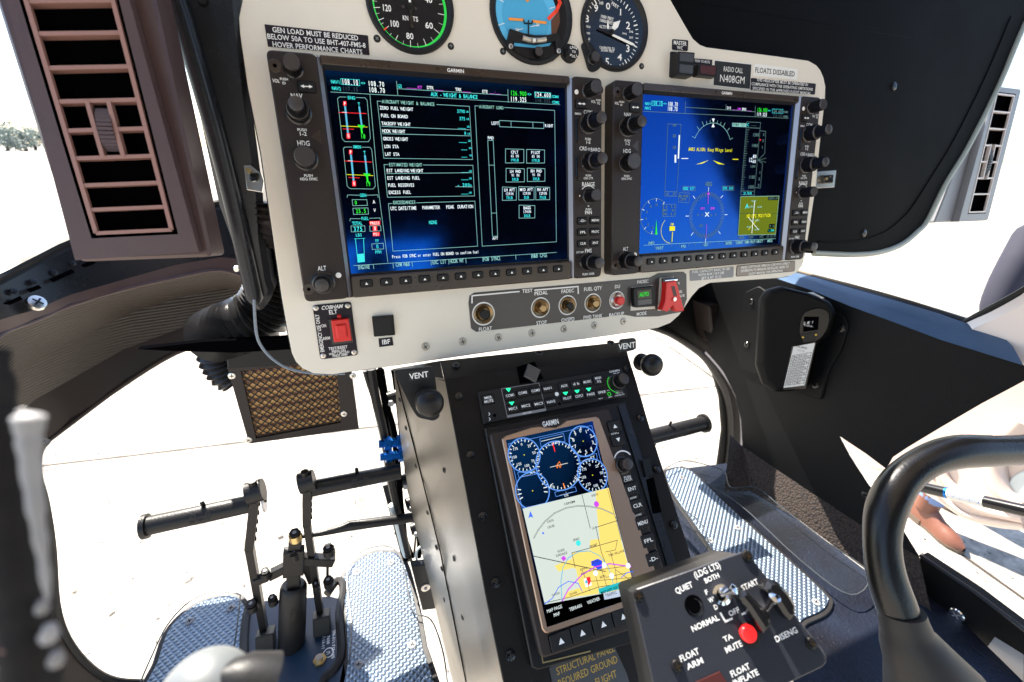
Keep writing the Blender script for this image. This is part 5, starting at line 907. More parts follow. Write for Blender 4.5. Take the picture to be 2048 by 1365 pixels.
GF([(628, 912), (798, 872), (803, 908), (634, 944)], 'e_tab'); G('TRAFFIC', 668, 914, 62, 17, 'e_black'); G('PANEL', 752, 888, 44, 15, 'e_black'); GL_([(716, 893), (722, 922)], 'e_black', 3)
G('MAP PAGE', 379, 990, 82, 17); G('MAP', 390, 1018, 34, 17); G('TERRAIN', 487, 983, 68, 17); G('WEATHER', 578, 948, 68, 17)
s.build('screen', gp, sm=False)
b = MB(); placard([z8(705, 890), z8(1360, 655), z8(1500, 960), z8(1560, 1160), z8(800, 1180), z8(735, 1040)], 'lens_grey', [('STRUCTURAL PANEL', *z8(1085, 815), 640 / 5.12, 75 / 5.12), ('REQUIRED GROUND', *z8(1110, 935), 660 / 5.12, 75 / 5.12), ('FLIGHT', *z8(1290, 1005), 240 / 5.12, 75 / 5.12)], 'worn dark foil placard with gold lettering below the map unit', P=PD, h=0.0, ink='yellow_ink', bold=0, r=0.001)
# vent pull knobs under the panel
for pts, lab, (lx, ly, lw), (kx, ky, kr), yy in ((((786, 742), (868, 733), (880, 835), (868, 843), (835, 836), (822, 815)), 'black round vent knob left of the console with VENT plate', (838, 751, 38), (850, 803, .0118), 0.385),
                                               (((1240, 680), (1273, 676), (1272, 700), (1245, 706)), 'black round vent knob right of the console with VENT plate', (1254, 692, 34), (1287, 732, .0118), 0.40)):
    Pv = PL((0, yy, 0), (1, 0, 0), (0, 0.25, 0.97)); t = thing('vent_knob', Pv.P(*Pv.px(kx, ky)), lab, 'vent knob', 'vent knobs beside the console'); b = MB(); b.prism(Pv, rnd([Pv.px(*p) for p in pts], 0.004), -0.003, 0, 'black', ch=0.0005)
    q = [Pv.px(lx + i * lw * .52, ly + j) for i, j in ((-1, -7), (1, -12), (1, 6), (-1, 12))]; b.prism(Pv, q, 0, 0.0004, 'ink_black'); b.text(Pv, 'VENT', lx, ly, lw, 11, 'ink', 0.0005); b.build('bracket_plate', t, sm=False)
    b = MB(); c = Pv.px(kx + (2 if yy < .39 else -6), ky - 8); r = kr; b.lathe(Pv, c, [(r * .8, 0), (r * .8, .002), (r * .5, .003), (r * .45, .010), (r * .8, .012), (r * .97, .016), (r, .019), (r * .93, .023), (r * .7, .026), (r * .3, .0275)], 'knob', 30); b.build('pull_knob', t)
# ================================================================== FLOOR, PLATES, PEDALS
zp = mapper(260, 900, 2.936)
PB = PL((0, 0, FLZ), (1, 0, 0), (0, 1, 0))
def fl(x, y, h=0): return PB.px(x, y, h)
# right floor
b = MB(); b.prism(PB, [fl(*p) for p in ((1325, 968), (1345, 940), (1470, 925), (1511, 975), (1736, 1145), (1826, 1146), (2045, 1362), (2230, 1560), (1000, 1560), (1030, 1300))], -0.006, 0, 'floor_mat'); b.build('skin', None).name = 'floor'
fr = bpy.data.objects['floor']; struct(fr)
kr = tag(None or (lambda: 0)(), '', '') if False else None
ck = MB(); A_ = [atx(1460, 870, 0.7505), atx(1485, 893, 0.7505), atx(1600, 970, 0.7505), atx(1722, 1051, 0.7505), atx(1838, 1113, 0.7605)]; B_ = [PB.P(*fl(1448, 985), 0.003), PB.P(*fl(1500, 985), 0.003), PB.P(*fl(1600, 1045), 0.003), PB.P(*fl(1740, 1150), 0.003), PB.P(*fl(1860, 1225), 0.003)]
ck.grid([A_, B_][::-1], 'carpet'); tag(ck.build('carpet', None), 'dark brown woven carpet along the foot of the right side wall', 'carpet')
def tread_plate(pts, fast, label, dark=None):
    t = thing('foot_plate', PB.P(*fl(*pts[0])), label, 'foot plate', 'tread plates under the pedals'); q = smooth([V3((*fl(*p), 0)) for p in pts], 3, True); q = [(v.x, v.y) for v in q]
    b = MB(); b.prism(PB, offset(q, -0.007), 0.0005, 0.0040, 'rubber', ch=0.001); b.build('rubber_border', t)
    b = MB(); b.prism(PB, q, 0.0040, 0.0062, 'tread', ch=0.0005); b.build('tread_sheet', t)
    for x, y in fast: screw(PB, fl(x, y, .006), 0.0058, 0.0062, t, 'plate_grey', 'deep', name='fastener', rise=0.2)
tread_plate([(1331, 952), (1345, 943), (1365, 941), (1385, 950), (1440, 1002), (1502, 1060), (1575, 1125), (1645, 1190), (1654, 1208), (1642, 1226), (1605, 1243), (1540, 1275), (1434, 1118), (1380, 1040), (1345, 990)], [(1363, 956), (1475, 1056), (1420, 1082), (1632, 1205)], 'long diamond tread foot plate right of the console')
tread_plate([(771, 1109), (790, 1111), (803, 1122), (813, 1145), (822, 1180), (833, 1227), (845, 1300), (862, 1400), (700, 1400), (697, 1330), (694, 1250), (688, 1170), (699, 1143), (725, 1121), (750, 1110)], [(714, 1145), (781, 1126), (717, 1330), (824, 1290)], 'diamond tread foot plate between the pedals and the console')
tread_plate([(455, 1197), (475, 1200), (490, 1218), (492, 1245), (484, 1320), (478, 1420), (290, 1420), (318, 1330), (338, 1270), (370, 1232), (412, 1206)], [(379, 1243), (462, 1217)], 'diamond tread foot plate left of the pedal pair')
lk = thing('pedal_linkage', aty(585, 1300, .47), 'black damper cylinder with clevis on a dark blue stencilled base plate between the pedals', 'linkage'); bp_ = lk
b = MB(); h = 0.004; b.prism(PB, [fl(*p) for p in ((494, 1240), (500, 1215), (520, 1206), (660, 1196), (676, 1200), (683, 1250), (690, 1330), (700, 1420), (470, 1420), (486, 1330))], 0, h, 'blue_plate', ch=0.0008)
def ft(t, x, y, w, hh, rot): u, v = fl(*zp(x, y), h); s = PB.scl(u, v, h); b.utext(PB, t, u, v, hh / 2.936 / s[0], 'ink', h, rot=rot, bold=1, width=w / 2.936 / s[1])
M('soft_ink', (0.45, 0.5, 0.55), 0.6)
ft('206-011-712-105', 1195, 1140, 165, 17, -1.62); ft('C17600', 1165, 1100, 80, 17, -1.62); ft('07-13-11', 1137, 1125, 90, 17, -1.62); ft('TP107.G0', 757, 1270, 100, 15, -1.5); ft('FWG210.0', 715, 1310, 110, 15, -1.5)
for x, y in ((1165, 1192), (797, 1275)): b.disc(PB, fl(*zp(x, y), h), 0.0068, 'ink', h + .0002, 20, r0=0.0056); ft('(T)', x, y, 20, 20, -1.6)
b.build('base_plate', bp_, sm=False)
for x, y in ((640, 1322), (526, 1357)): b = MB(); c = fl(x, y, h); b.lathe(PB, c, [(0.0085, h), (0.0085, h + .003)], 'gold', 6); b.lathe(PB, c, [(0.0045, h + .003), (0.0045, h + .008)], 'silver', 12); b.build('nut', bp_)
# rubber boot edge around the base
b = MB(); b.tube(smooth([PB.P(*fl(x, y), .004) for x, y in ((497, 1400), (489, 1300), (497, 1225), (520, 1200))], 4), .006, 'rubber', 8); b.tube(smooth([PB.P(*fl(x, y), .004) for x, y in ((655, 1192), (676, 1165), (688, 1180), (680, 1230), (684, 1310), (668, 1345), (648, 1365), (630, 1420))], 4), .006, 'rubber', 8); b.build('edge_seal', bp_)
def pedal(grip, rad, knob_, arm, disc, label, flange=None, wx=0.0085, group='anti torque pedals', Y=0.48, foot=None):
    t = thing('pedal', aty(*(foot or arm[-1]), Y + .005), label, 'pedal', group); a, c = aty(*grip[0], Y), aty(*grip[1], Y); r = rad / 879 * (a.dot(CZ) + c.dot(CZ)) / 2
    b = MB(); d = (c - a); n = 24; b.tube([a + d * (k / n) for k in range(n + 1)], [r * (1 + 0.008 * (k % 2)) for k in range(n + 1)], 'pedal', 20)
    Pg = PL(a, d.normalized(), CY * -1); Pg.V = (Pg.V - Pg.U * Pg.V.dot(Pg.U)).normalized(); Pg.N = Pg.U.cross(Pg.V); Pg.O = (a + c) / 2 + Pg.N * (r * 1.01)
    b.utext(Pg, 'Bell', 0.003, 0, r * 0.95, 'rubber', 0, bold=1, ital=.25); b.build('grip', t)
    if flange is not None: b = MB(); f = a if flange == 0 else c; dd = d.normalized(); b.tube([f - dd * .003, f + dd * .002], r * 1.3, 'pedal', 20); b.build('end_flange', t)
    if knob_: b = MB(); k = aty(*knob_, Y); b.tube([k + V3((0, .004, -.012)), k + V3((0, 0, 0)), k + V3((0, 0, .002))], [.0018, .0024, .0012], 'knob', 10); b.build('stud', t)
    if arm:
        b = MB(); W3 = [aty(x, y, Y - 0.006 + .004 * i) for i, (x, y) in enumerate(arm)]
        for i in range(len(W3) - 1): b.bar(W3[i], W3[i + 1], wx * (1.15 if i == 0 else 1), 0.014, 'pedal')
        for i in range(5): p = W3[0].lerp(W3[1], .2 + .16 * i); b.bar(p + V3((wx * .6, 0, .004)), p + V3((wx * .6, 0, -.004)), .0012, .005, 'deep')
        o = b.build('arm', t, bevel=0.0012)
        b = MB(); p = W3[0]; b.cyl(p + V3((-.0085, 0, .0)), p + V3((.0085, 0, .002)), r * 1.25, 'pedal', 20); b.cyl(p + V3((0, -.002, r)), p + V3((0, -.002, r + .008)), .0045, 'knob', 8); b.build('clamp', t)
        if disc: b = MB(); q = aty(*disc, Y - .006); b.cyl(q, q + V3((.0016, 0, 0)), r * 1.32, 'bezel_edge', 22); b.cyl(q + V3((.0014, 0, 0)), q + V3((.0028, 0, 0)), .0028, 'deep', 8); b.build('end_disc', t)
    return t
pedal([(292, 1053), (500, 1008)], 18, (404, 1006), [(511, 985), (499, 1094), (529, 1262)], (527, 1001), 'left foot pedal of the pair with round grip and bent arm', 0)
pedal([(622, 978), (800, 943)], 15.5, (713, 939), [(614, 965), (614, 1046), (641, 1228)], None, 'right foot pedal of the pair, its grip reaching the console', None)
pedal([(1290, 877), (1408, 847)], 15, (1342, 845), None, None, 'dark foot pedal grip right of the console above the apron', 1, Y=0.50, foot=(1330, 905), group='anti torque pedals')
b = MB(); p = aty(1305, 880, .505); b.bar(p, p + V3((.01, .02, -.05)), .012, .012, 'pedal'); b.build('arm', bpy.data.objects['pedal.002'])
pass
Y = 0.475
b = MB(); a, c = aty(587, 1168, Y), aty(583, 1300, Y - .015); b.tube([a + (c - a) * k for k in (0, .03, .08, .5, .92, .97, 1)], [.013, .0155, .0165, .0168, .0168, .0155, .013], 'pedal', 24)
Pg = PL((a + c) / 2 - V3((0, .0175, 0)), (c - a), (1, 0, 0)); Pg.N = V3((0, -1, 0)); b.utext(Pg, 'CPR-206-7-712', 0, 0, .006, 'rubber', 0.0006, bold=1, width=.06); b.build('cylinder', lk)
b = MB(); b.bar(aty(588, 1172, Y), aty(587, 1140, Y), .016, .016, 'pedal'); b.bar(aty(587, 1148, Y - .004), aty(588, 1098, Y - .004), .024, .012, 'pedal'); b.bar(aty(590, 1105, Y), aty(591, 1075, Y), .015, .015, 'pedal'); b.build('clevis', lk, bevel=.0015)
b = MB(); b.bar(aty(590, 1125, Y), aty(536, 1153, Y), .012, .010, 'pedal'); b.bar(aty(595, 1118, Y), aty(668, 1122, Y), .013, .012, 'pedal'); b.bar(aty(600, 1105, Y + .01), aty(625, 1165, Y + .01), .010, .006, 'pedal'); b.bar(aty(655, 1108, Y), aty(655, 1160, Y), .0035, .0035, 'pedal'); b.bar(aty(536, 1153, Y), aty(508, 1163, Y), .010, .010, 'pedal'); b.build('link_arm', lk, bevel=.0015)
for (x, y, r_, m2) in ((590, 1069, .0065, 'gold'), (588, 1106, .0055, 'pedal'), (657, 1098, .0065, 'pedal'), (503, 1210, .006, 'pedal'), (545, 1198, .005, 'pedal'), (657, 1162, .006, 'pedal'), (632, 1170, .004, 'pedal'), (531, 1145, .005, 'pedal')):
    b = MB(); p = aty(x, y, Y - .006); b.cyl(p + V3((0, 0, -.009)), p, r_ * 1.15, m2, 16); b.cyl(p, p + V3((0, -.001, .004)), r_, 'knob', 6); b.cyl(p + V3((0, -.001, .004)), p + V3((0, -.001, .0046)), r_ * .4, 'plate_grey', 6); b.build('bolt', lk)
b = MB(); p = aty(585, 1320, .455); b.bar(p + V3((-.012, 0, .01)), p + V3((-.012, 0, -.03)), .006, .014, 'pedal'); b.bar(p + V3((.012, 0, .01)), p + V3((.012, 0, -.03)), .006, .014, 'pedal'); b.cyl(p + V3((-.022, 0, 0)), p + V3((.022, 0, 0)), .005, 'pedal', 10); b.bar(aty(545, 1345, .455), aty(625, 1330, .455), .006, .012, 'pedal'); b.bar(aty(585, 1330, .45), aty(583, 1400, .44), .030, .018, 'pedal'); b.build('lower_clevis', lk, bevel=.0012)
for x in (533, 645): b = MB(); b.bar(aty(x - 2, 1262 - (x > 600) * 35, Y), aty(x, 1300 - (x > 600) * 35, Y - .01), .022, .022, 'rubber'); b.build('arm_boot', lk, bevel=.002)
b = MB(); ps = [aty(x, y, .485) for x, y in ((600, 1074), (640, 1068), (680, 1058), (700, 1052), (835, 1034), (850, 1032))]; b.tube(ps, [.0026, .0034, .0052, .0066, .0066, .0066], 'pedal', 14); tag(b.build('push_rod', None), 'thin black tapered push rod running from the pedals into the console', 'rod')
b = MB(); b.prism(PP, [PP.px(*p) for p in ((822, 1133), (858, 1129), (878, 1218), (845, 1222))], -.01, 0, 'black', ch=.001); b.lathe(PP, PP.px(851, 1175), [(.0072, 0), (.0070, .0015), (.003, .002)], 'silver', 20); b.lathe(PP, PP.px(851, 1175), [(.0026, .002), (.0024, .0035)], 'plate_grey', 6); tag(b.build('ground_bracket', None), 'small black bracket with a shiny washer at the console foot', 'bracket')
# clear plastic guards round the plates
def clear_sheet(pts, lab, Z0=0.012, closed=False):
    t = thing('plastic_guard', PB.P(*fl(*pts[0])), lab, 'plastic guard', 'clear plastic guards at the foot plates'); P3 = smooth([PB.P(*fl(x, y, Z0), Z0) for x, y in pts], 5)
    b = MB(); b.tube(P3, .0010, 'clear_edge', 6); b.build('edge', t); b = MB(); m = P3[len(P3) // 2]; c_ = sum(P3, V3((0, 0, 0))) / len(P3); ids = b.add(P3); b.face(ids, 'clear'); b.build('sheet', t, sm=False, solid=.0008)
clear_sheet([(278, 1372), (300, 1320), (335, 1250), (380, 1203), (430, 1184), (475, 1188), (480, 1200), (472, 1270), (462, 1330), (455, 1375)], 'clear plastic guard sheet over the left tread plate')
clear_sheet([(698, 1330), (702, 1250), (695, 1180), (696, 1140), (720, 1105), (762, 1092), (790, 1100), (806, 1130), (815, 1180), (828, 1225), (862, 1240), (885, 1300), (895, 1365)], 'clear plastic guard sheet over the middle tread plate')
clear_sheet([(1324, 942), (1365, 922), (1420, 932), (1450, 945), (1462, 975), (1511, 975), (1560, 1012), (1640, 1075), (1736, 1145), (1700, 1190), (1600, 1120), (1480, 1010), (1400, 960)], 'wavy clear plastic guard beside the right tread plate', .02)
clear_sheet([(1352, 1010), (1395, 1040), (1415, 1075), (1412, 1100), (1390, 1120), (1372, 1120)], 'small clear plastic guard tucked behind the console', .03)
# wires and hoses left of the console
for pts, r, m_, lab in ((((742, 738), (752, 800), (770, 880), (782, 960), (800, 1040), (815, 1110)), .0055, 'black', 'thick black hose running down beside the console'),
                       (((730, 742), (745, 790), (766, 850), (775, 885)), .003, 'black', 'thin black wire under the left panel edge'),
                       (((760, 738), (770, 800), (790, 870), (800, 980), (812, 1120)), .0035, 'deep', 'dull black cable nearest the console side'),
                       (((783, 1010), (795, 1050), (806, 1095), (812, 1112)), .0042, 'white_tube', 'pale translucent tube hanging beside the console'),
                       (((838, 1135), (832, 1112), (836, 1098), (846, 1092)), .0018, 'white_tube', 'short white wire looping over the ground bracket'),
                       (((508, 600), (512, 662), (522, 692), (547, 720), (582, 739), (634, 748), (690, 748)), .0012, 'cable_grey', 'thin grey cable curving under the left panel corner'),
                       (((806, 742), (800, 800), (812, 880), (822, 960)), .004, 'deep', 'black cable behind the vent bracket')):
    b = MB(); b.tube(smooth([aty(x, y, .50 if pts[0][0] > 700 else .41) for x, y in pts], 5), r, m_, 8); tag(b.build('cable', None), lab, 'cable')
for i, (x, y) in enumerate(((783, 886), (786, 912))):
    t = thing('hose_fitting', aty(x, y, .49), ('upper', 'lower')[i] + ' of two blue anodised hose fittings beside the console', 'fitting'); b = MB(); a, c = aty(x - 26, y + 3, .49), aty(x + 26, y - 3, .49); d = c - a
    b.tube([a, a + d * .2, a + d * .21, a + d * .45, a + d * .46, a + d * .7, a + d * .71, c], [.005, .005, .0085, .0085, .006, .006, .009, .009], 'blue_fit', 6); b.build('body', t)
t = thing('wire_bundle', aty(790, 950, .52), 'dark bundle of clamps and wires beside the console', 'wiring'); b = MB()
random.seed(5)
for k in range(12): x0 = random.uniform(748, 800); b.tube(smooth([aty(x0 + random.uniform(-6, 6) + j * random.uniform(8, 13), 740 + j * 75, .53) for j in range(6)], 4), random.uniform(.0012, .003), random.choice(['black', 'deep', 'knob']), 6)
b.build('wires', t)
for x, y in ((800, 965), (812, 1010), (822, 1060), (770, 800)): b = MB(); p = aty(x, y, .51); b.cyl(p, p + V3((.022, 0, .004)), .009, 'knob', 12); b.cyl(p + V3((.006, -.008, 0)), p + V3((.006, -.013, 0)), .004, 'plate_grey', 6); b.build('clamp', t)
b = MB(); b.bar(aty(775, 965, .56), aty(815, 1120, .56), .016, .010, 'black'); b.build('strut', t)

# ================================================================== HEATER CORE BOX AND DUCTS
PH = PL((0, 0.56, 0), (1, 0, 0), (0, 0.10, 0.995))
hb = thing('heater_box', PH.P(*PH.px(600, 880)), 'square heater core with golden brown mesh face under the left panel', 'heater')
b = MB(); o = [PH.px(*p) for p in ((455, 737), (700, 722), (718, 858), (498, 888))]; i_ = [PH.px(*p) for p in ((481, 742), (672, 722), (682, 846), (512, 878))]
b.prism(PH, rnd(o, .003), -.05, -.006, 'bezel', ch=.001)
for k in range(4): b.prism(PH, [o[k], o[(k + 1) % 4], i_[(k + 1) % 4], i_[k]], -.007, 0, 'bezel')
b.build('frame', hb); b = MB(); b.flat(PH, i_, 'core', -.0045); b.build('core', hb, sm=False)
b = MB(); n1, n2 = 12, 11
def bil(s_, t_): A, B, C, D = [V3(p) for p in i_]; return (A * (1 - s_) + B * s_) * (1 - t_) + (D * (1 - s_) + C * s_) * t_
for k in range(-n2, n1 + 1):
    for sg in (1, -1):
        s0, s1 = k / n1, (k + n2) / n1
        if sg < 0: s0, s1 = s1, s0
        t0, t1 = 0.0, 1.0; ds = s1 - s0
        ta, tb_ = (0 - s0) / ds, (1 - s0) / ds; ta, tb_ = min(ta, tb_), max(ta, tb_); t0, t1 = max(0, ta), min(1, tb_)
        if t1 - t0 > .01: p, q = bil(s0 + ds * t0, t0), bil(s0 + ds * t1, t1); b.bar(PH.P(p.x, p.y, -.0022), PH.P(q.x, q.y, -.0022), .0012, .0010, 'black')
b.build('wire_mesh', hb, sm=False)
for x, y in ((464, 752), (688, 828), (706, 752), (497, 880)): screw(PH, PH.px(x, y), .0042, 0, hb, 'silver', 'deep')
b = MB(); b.prism(PH, [PH.px(*p) for p in ((450, 700), (700, 690), (700, 724), (455, 740))], -.05, .0, 'black', ch=.002); b.build('top_cover', hb)
def duct(pts, r, lab, Ys, ribs=40):
    P3 = smooth([aty(x, y, Y_) for (x, y), Y_ in zip(pts, Ys)], 10); n = len(P3); b = MB(); pp = []; rr = []
    L = [0]
    for i in range(1, n): L.append(L[-1] + (P3[i] - P3[i - 1]).length)
    m = ribs * 4
    for k in range(m + 1):
        s_ = L[-1] * k / m; i = max(j for j in range(n) if L[j] <= s_ + 1e-9); i = min(i, n - 2); f_ = (s_ - L[i]) / max(1e-9, L[i + 1] - L[i]); pp.append(P3[i].lerp(P3[i + 1], f_)); rr.append(r * (1 + .10 * math.sin(k * math.pi / 2)))
    b.tube(pp, rr, 'duct', 24); return tag(b.build('air_hose', None), lab, 'air hose', 'corrugated black air hoses')
duct([(560, 470), (556, 560), (530, 620), (490, 648), (452, 662), (428, 672)], .028, 'thick corrugated black air hose bending behind the windshield post', (.52, .52, .52, .52, .53, .55), 30)
duct([(430, 690), (436, 720), (452, 745), (470, 760)], .020, 'short black hose entering the top of the heater box', (.60, .60, .60, .60), 8)
duct([(548, 405), (552, 440), (556, 470)], .019, 'short silver-lit corrugated hose beside the left panel latch', (.47, .47, .48), 8)
b = MB(); b.prism(PP, [PP.px(*p, 0) for p in ((275, 699), (408, 684), (540, 678), (596, 674), (600, 698), (470, 706), (330, 702))], -.008, 0, 'deep'); tag(b.build('cross_beam', None), 'dark cross beam running under the left end of the panel', 'beam')

# ================================================================== LEFT NOSE SHELL
cols = [(-60, 600, 560, 690, 745, 900, 1010), (0, 572, 535, 640, 672, 860, 968), (70, 535, 510, 620, 643, 800, 902), (141, 500, 488, 590, 612, 760, 847), (246, 470, 455, 560, 580, 700, 770), (352, 440, 430, 530, 556, 660, 706), (440, 420, 410, 515, 541, 640, 680), (500, 410, 400, 520, 560, 640, 676)]
ydep = [.60, .66, .70, .74, .78, .80, .82, .84]
def shellrow(idx, off): return [aty(c[0], c[idx], Y_ + off) for c, Y_ in zip(cols, ydep)]
ns = thing('nose_shell', aty(250, 760, .78), 'dark ribbed inner nose shell sweeping down at the left', 'nose shell')
b = MB(); rt, r1, r2, r3, r4, r5 = shellrow(2, .03), shellrow(1, 0), shellrow(3, -.03), shellrow(4, -.035), shellrow(5, .02), shellrow(6, 0)
b.grid([r1, r2], 'post'); b.build('rail', ns); b = MB(); b.grid([r2, r3], 'vent_frame'); b.build('trim_band', ns)
b = MB(); m34 = [a * .5 + c_ * .5 + V3((0, .045, 0)) for a, c_ in zip(r3, r4)]; b.grid([r3, m34, r4], 'shell'); b.build('ribbed_skin', ns); b = MB(); b.grid([r4, r5], 'bezel'); b.build('lower_skin', ns)
b = MB(); b.tube(smooth(r5, 4), .004, 'bezel', 8); b.tube(smooth(r3, 4), .0025, 'vent_frame', 8); b.build('edge_bead', ns)
Pr = PL(r1[2], (r1[3] - r1[1]), (r1[2] - r2[2])); Pr.V = (Pr.V - Pr.U * Pr.V.dot(Pr.U)).normalized(); Pr.N = Pr.U.cross(Pr.V)
def on_rail(x, y):
    r = ray(x, y)
    for i in range(len(r1) - 1):
        A, B, C_2 = r1[i], r1[i + 1], r2[i]; n_ = (B - A).cross(C_2 - A); p = r * (A.dot(n_) / r.dot(n_)); s_ = (p - A).dot(B - A) / (B - A).length_squared
        if -0.05 <= s_ <= 1.05: return p, (n_ if n_.dot(r) < 0 else -n_).normalized(), (B - A).normalized()
    return None
b = MB()
for x0, y0, x1, y1 in ((2, 614, 42, 596), (56, 583, 80, 574), (102, 563, 146, 542), (163, 534, 188, 524)):
    A, C2 = on_rail(x0, y0), on_rail(x1, y1)
    if A and C2: b.bar(A[0] + A[1] * .0006, C2[0] + C2[1] * .0006, .0048, .0008, 'deep', up=A[1])
b.build('slot_row', ns, bevel=.0005)
q_ = on_rail(72, 607)
for x, y, r_ in ((72, 607, .010), (28, 583, .004), (68, 564, .004), (108, 546, .004), (145, 527, .004)):
    q_ = on_rail(x, y)
    if q_: P_ = PL(q_[0], q_[2], q_[1].cross(q_[2])); P_.N = q_[1]; screw(P_, (0, 0), r_, 0, ns, 'silver' if r_ > .005 else 'post', 'post', name='bolt' if r_ > .005 else 'rivet', rise=.5)
# windscreen rail above the shell rail (thin black lip)
b = MB(); b.grid([[p + V3((0, .01, .012)) for p in r1], [p + V3((0, 0, 0.0)) for p in r1]], 'black'); b.tube(smooth([p + V3((0, .008, .010)) for p in r1], 3), .005, 'black', 8); b.build('window_lip', ns)
# chin window frame at lower left, and blurred door post close to the lens
cf = MB(); pts = [(92, 882), (76, 905), (74, 950), (90, 1010), (104, 1100), (112, 1210), (135, 1280), (180, 1335), (230, 1362), (310, 1372), (330, 1420)]
inn = [aty(x, y, .50) for x, y in pts]; outp = [(20, 830), (0, 900), (-20, 950), (-10, 1010), (0, 1100), (10, 1210), (20, 1290), (60, 1370), (120, 1420), (220, 1440), (320, 1480)]; o2 = [aty(x, y, .46) for x, y in outp]
inn = smooth(inn, 4); o2 = smooth(o2, 4); cf.grid([inn, o2], 'bezel'); cf.tube(inn, .004, 'black', 8); tag(cf.build('chin_window_frame', None), 'dark curved frame of the left chin window', 'window frame')
dp = thing('door_post', atd(40, 1365, .11), 'blurred dark door post with pale latch strip at the lower left edge', 'door post')
M('post_rough', (0.016, 0.015, 0.016), 0.7, var=0.7, vscale=60, bump=1, bscale=120, spec=.2); M('strip_pale', (0.30, 0.30, 0.31), 0.5, var=0.35, vscale=60, bump=.6, bscale=200)
b = MB(); b.tube(smooth([atd(x, y, .072) for x, y in ((-30, 700), (-12, 800), (8, 950), (30, 1120), (48, 1260), (66, 1400))], 6), [.0027 * (1 + .10 * math.sin(k * 1.7)) for k in range(8)] + [.0038 * (1 + .07 * math.sin(k * 2.3)) for k in range(30)], 'post_rough', 18); b.build('seal', dp)
b = MB(); b.tube(smooth([atd(x, y, .069) for x, y in ((58, 826), (58, 850), (60, 900), (70, 1000), (84, 1100), (96, 1200))], 5), [.0008, .0014, .0019, .0021, .0019] + [.0018 - .00007 * k + .00012 * math.sin(k * 1.9) for k in range(20)] + [.0003], 'strip_pale', 14); b.build('latch_strip', dp)
for x, y, r_, m_ in ((84, 1215, .0016, 'plate_grey'), (98, 1268, .0022, 'strip_pale'), (112, 1318, .0019, 'plate_grey'), (20, 1310, .0034, 'vent_slat'), (2, 1090, .0022, 'plate_grey'), (44, 836, .0018, 'strip_pale')):
    r_ *= .66; b = MB(); p = atd(x, y, .070); k_ = V3((.35, 0, 1)).normalized(); b.tube([p + k_ * t_ * r_ for t_ in (-1.3, -.9, -.2, .3, 1, 1.3)], [r_ * .3, r_ * .7, r_ * .9, r_ * .65, r_ * .6, r_ * .2], m_, 12); b.build('buckle', dp)
M('dome', (0.11, 0.12, 0.125), 0.4, var=0.15, vscale=60)
kb = thing('friction_lever', atd(425, 1480, .20), 'pale domed lever top at the bottom edge left of the pedal plate', 'lever')
b = MB(); c_ = atd(412, 1396, .13); rk = .0128; n = 14; b.tube([c_ + V3((0, 0, -.04))] + [c_ + V3((0, 0, rk * math.sin(-.5 + (math.pi / 2 + .5) * k / n))) for k in range(n + 1)], [rk * .8] + [max(.0005, rk * math.cos(-.5 + (math.pi / 2 + .5) * k / n)) for k in range(n + 1)], 'dome', 32); b.build('dome', kb)
b = MB(); b.tube([c_ + V3((.0045, -.001, rk * .72)) + V3((.012, -.002, -.009)) * k for k in (0, .2, .5, 1)], [.002, .005, .0075, .009], 'black', 24); b.build('trim_button', kb)

# ================================================================== RIGHT WALL
sw = thing('side_wall', V3((.75, .4, -.56)), 'matt black right side wall panel below the window ledge', 'side wall')
wall = [(1400, 560), (1545, 555), (1620, 580), (1697, 612), (1790, 646), (1880, 680), (1932, 696), (2048, 732), (2160, 770), (2160, 700), (2048, 762), (1960, 809), (1883, 854), (1815, 895), (1785, 915), (1772, 938), (1732, 908), (1678, 872), (1700, 914), (1735, 968), (1790, 1036), (1838, 1114), (1722, 1051), (1600, 970), (1485, 893), (1482, 840), (1470, 790), (1450, 750), (1420, 700), (1402, 650)]
b = MB(); wp = [(2160, 690) if p == (2160, 700) else p for p in wall]; wp = [p for p in wp if p != (2160, 770)]; b.prism(PW, [PW.px(*p) for p in wp], -.0015, 0, 'wall_black'); b.build('wall_panel', sw)
L0 = [(1545, 556), (1620, 580), (1697, 613), (1790, 647), (1880, 681), (1932, 697), (2048, 733)]; L1 = [(1556, 538), (1630, 555), (1697, 575), (1790, 601), (1880, 628), (1925, 644), (2000, 668)]
a0 = [atx(x, y, .75) for x, y in L0]; a1 = [atx(x, y, .79) for x, y in L1]; mm = [(p + q) / 2 + V3((.0, 0, .004)) for p, q in zip(a0, a1)]
M('ledge', (0.05, 0.085, 0.14), 0.4, var=0.25, vscale=30, bump=0.6, bscale=700, tint=(0.4, 0.6, 1.0))
b = MB(); b.grid([a0, mm, a1][::-1], 'ledge'); b.build('window_ledge', sw)
b = MB(); b.tube(smooth([atx(x, y, .80) for x, y in ((1590, 549), (1700, 580), (1800, 608), (1935, 648))], 4), .007, 'black', 8); b.tube(smooth([atx(x, y, .805) for x, y in ((1592, 543), (1700, 571), (1800, 599), (1935, 641))], 4), .0035, 'bronze', 6); b.build('window_seal', sw)
for x, y in ((1503, 604), (1494, 690), (1730, 1050 - 60)): screw(PW, PW.px(x, y), .006, 0, sw, 'black_gloss', 'deep', name='fastener', rise=.4)
nb = MB(); PN = PL((0, .74, 0), (1, 0, 0), (0, 0, 1)); q = [PN.px(*p) for p in ((1250, 640), (1300, 650), (1345, 668), (1400, 708), (1429, 750), (1442, 798), (1447, 862), (1437, 936), (1420, 1000), (1470, 1010), (1500, 960), (1500, 880), (1492, 820), (1478, 760), (1470, 700), (1540, 640), (1570, 540), (1250, 540))]
nb.prism(PN, q, -.01, 0, 'wall_black', ch=.003); o = nb.build('nose_bulkhead', None); tag(o, 'black bulkhead framing the right chin window', 'bulkhead')
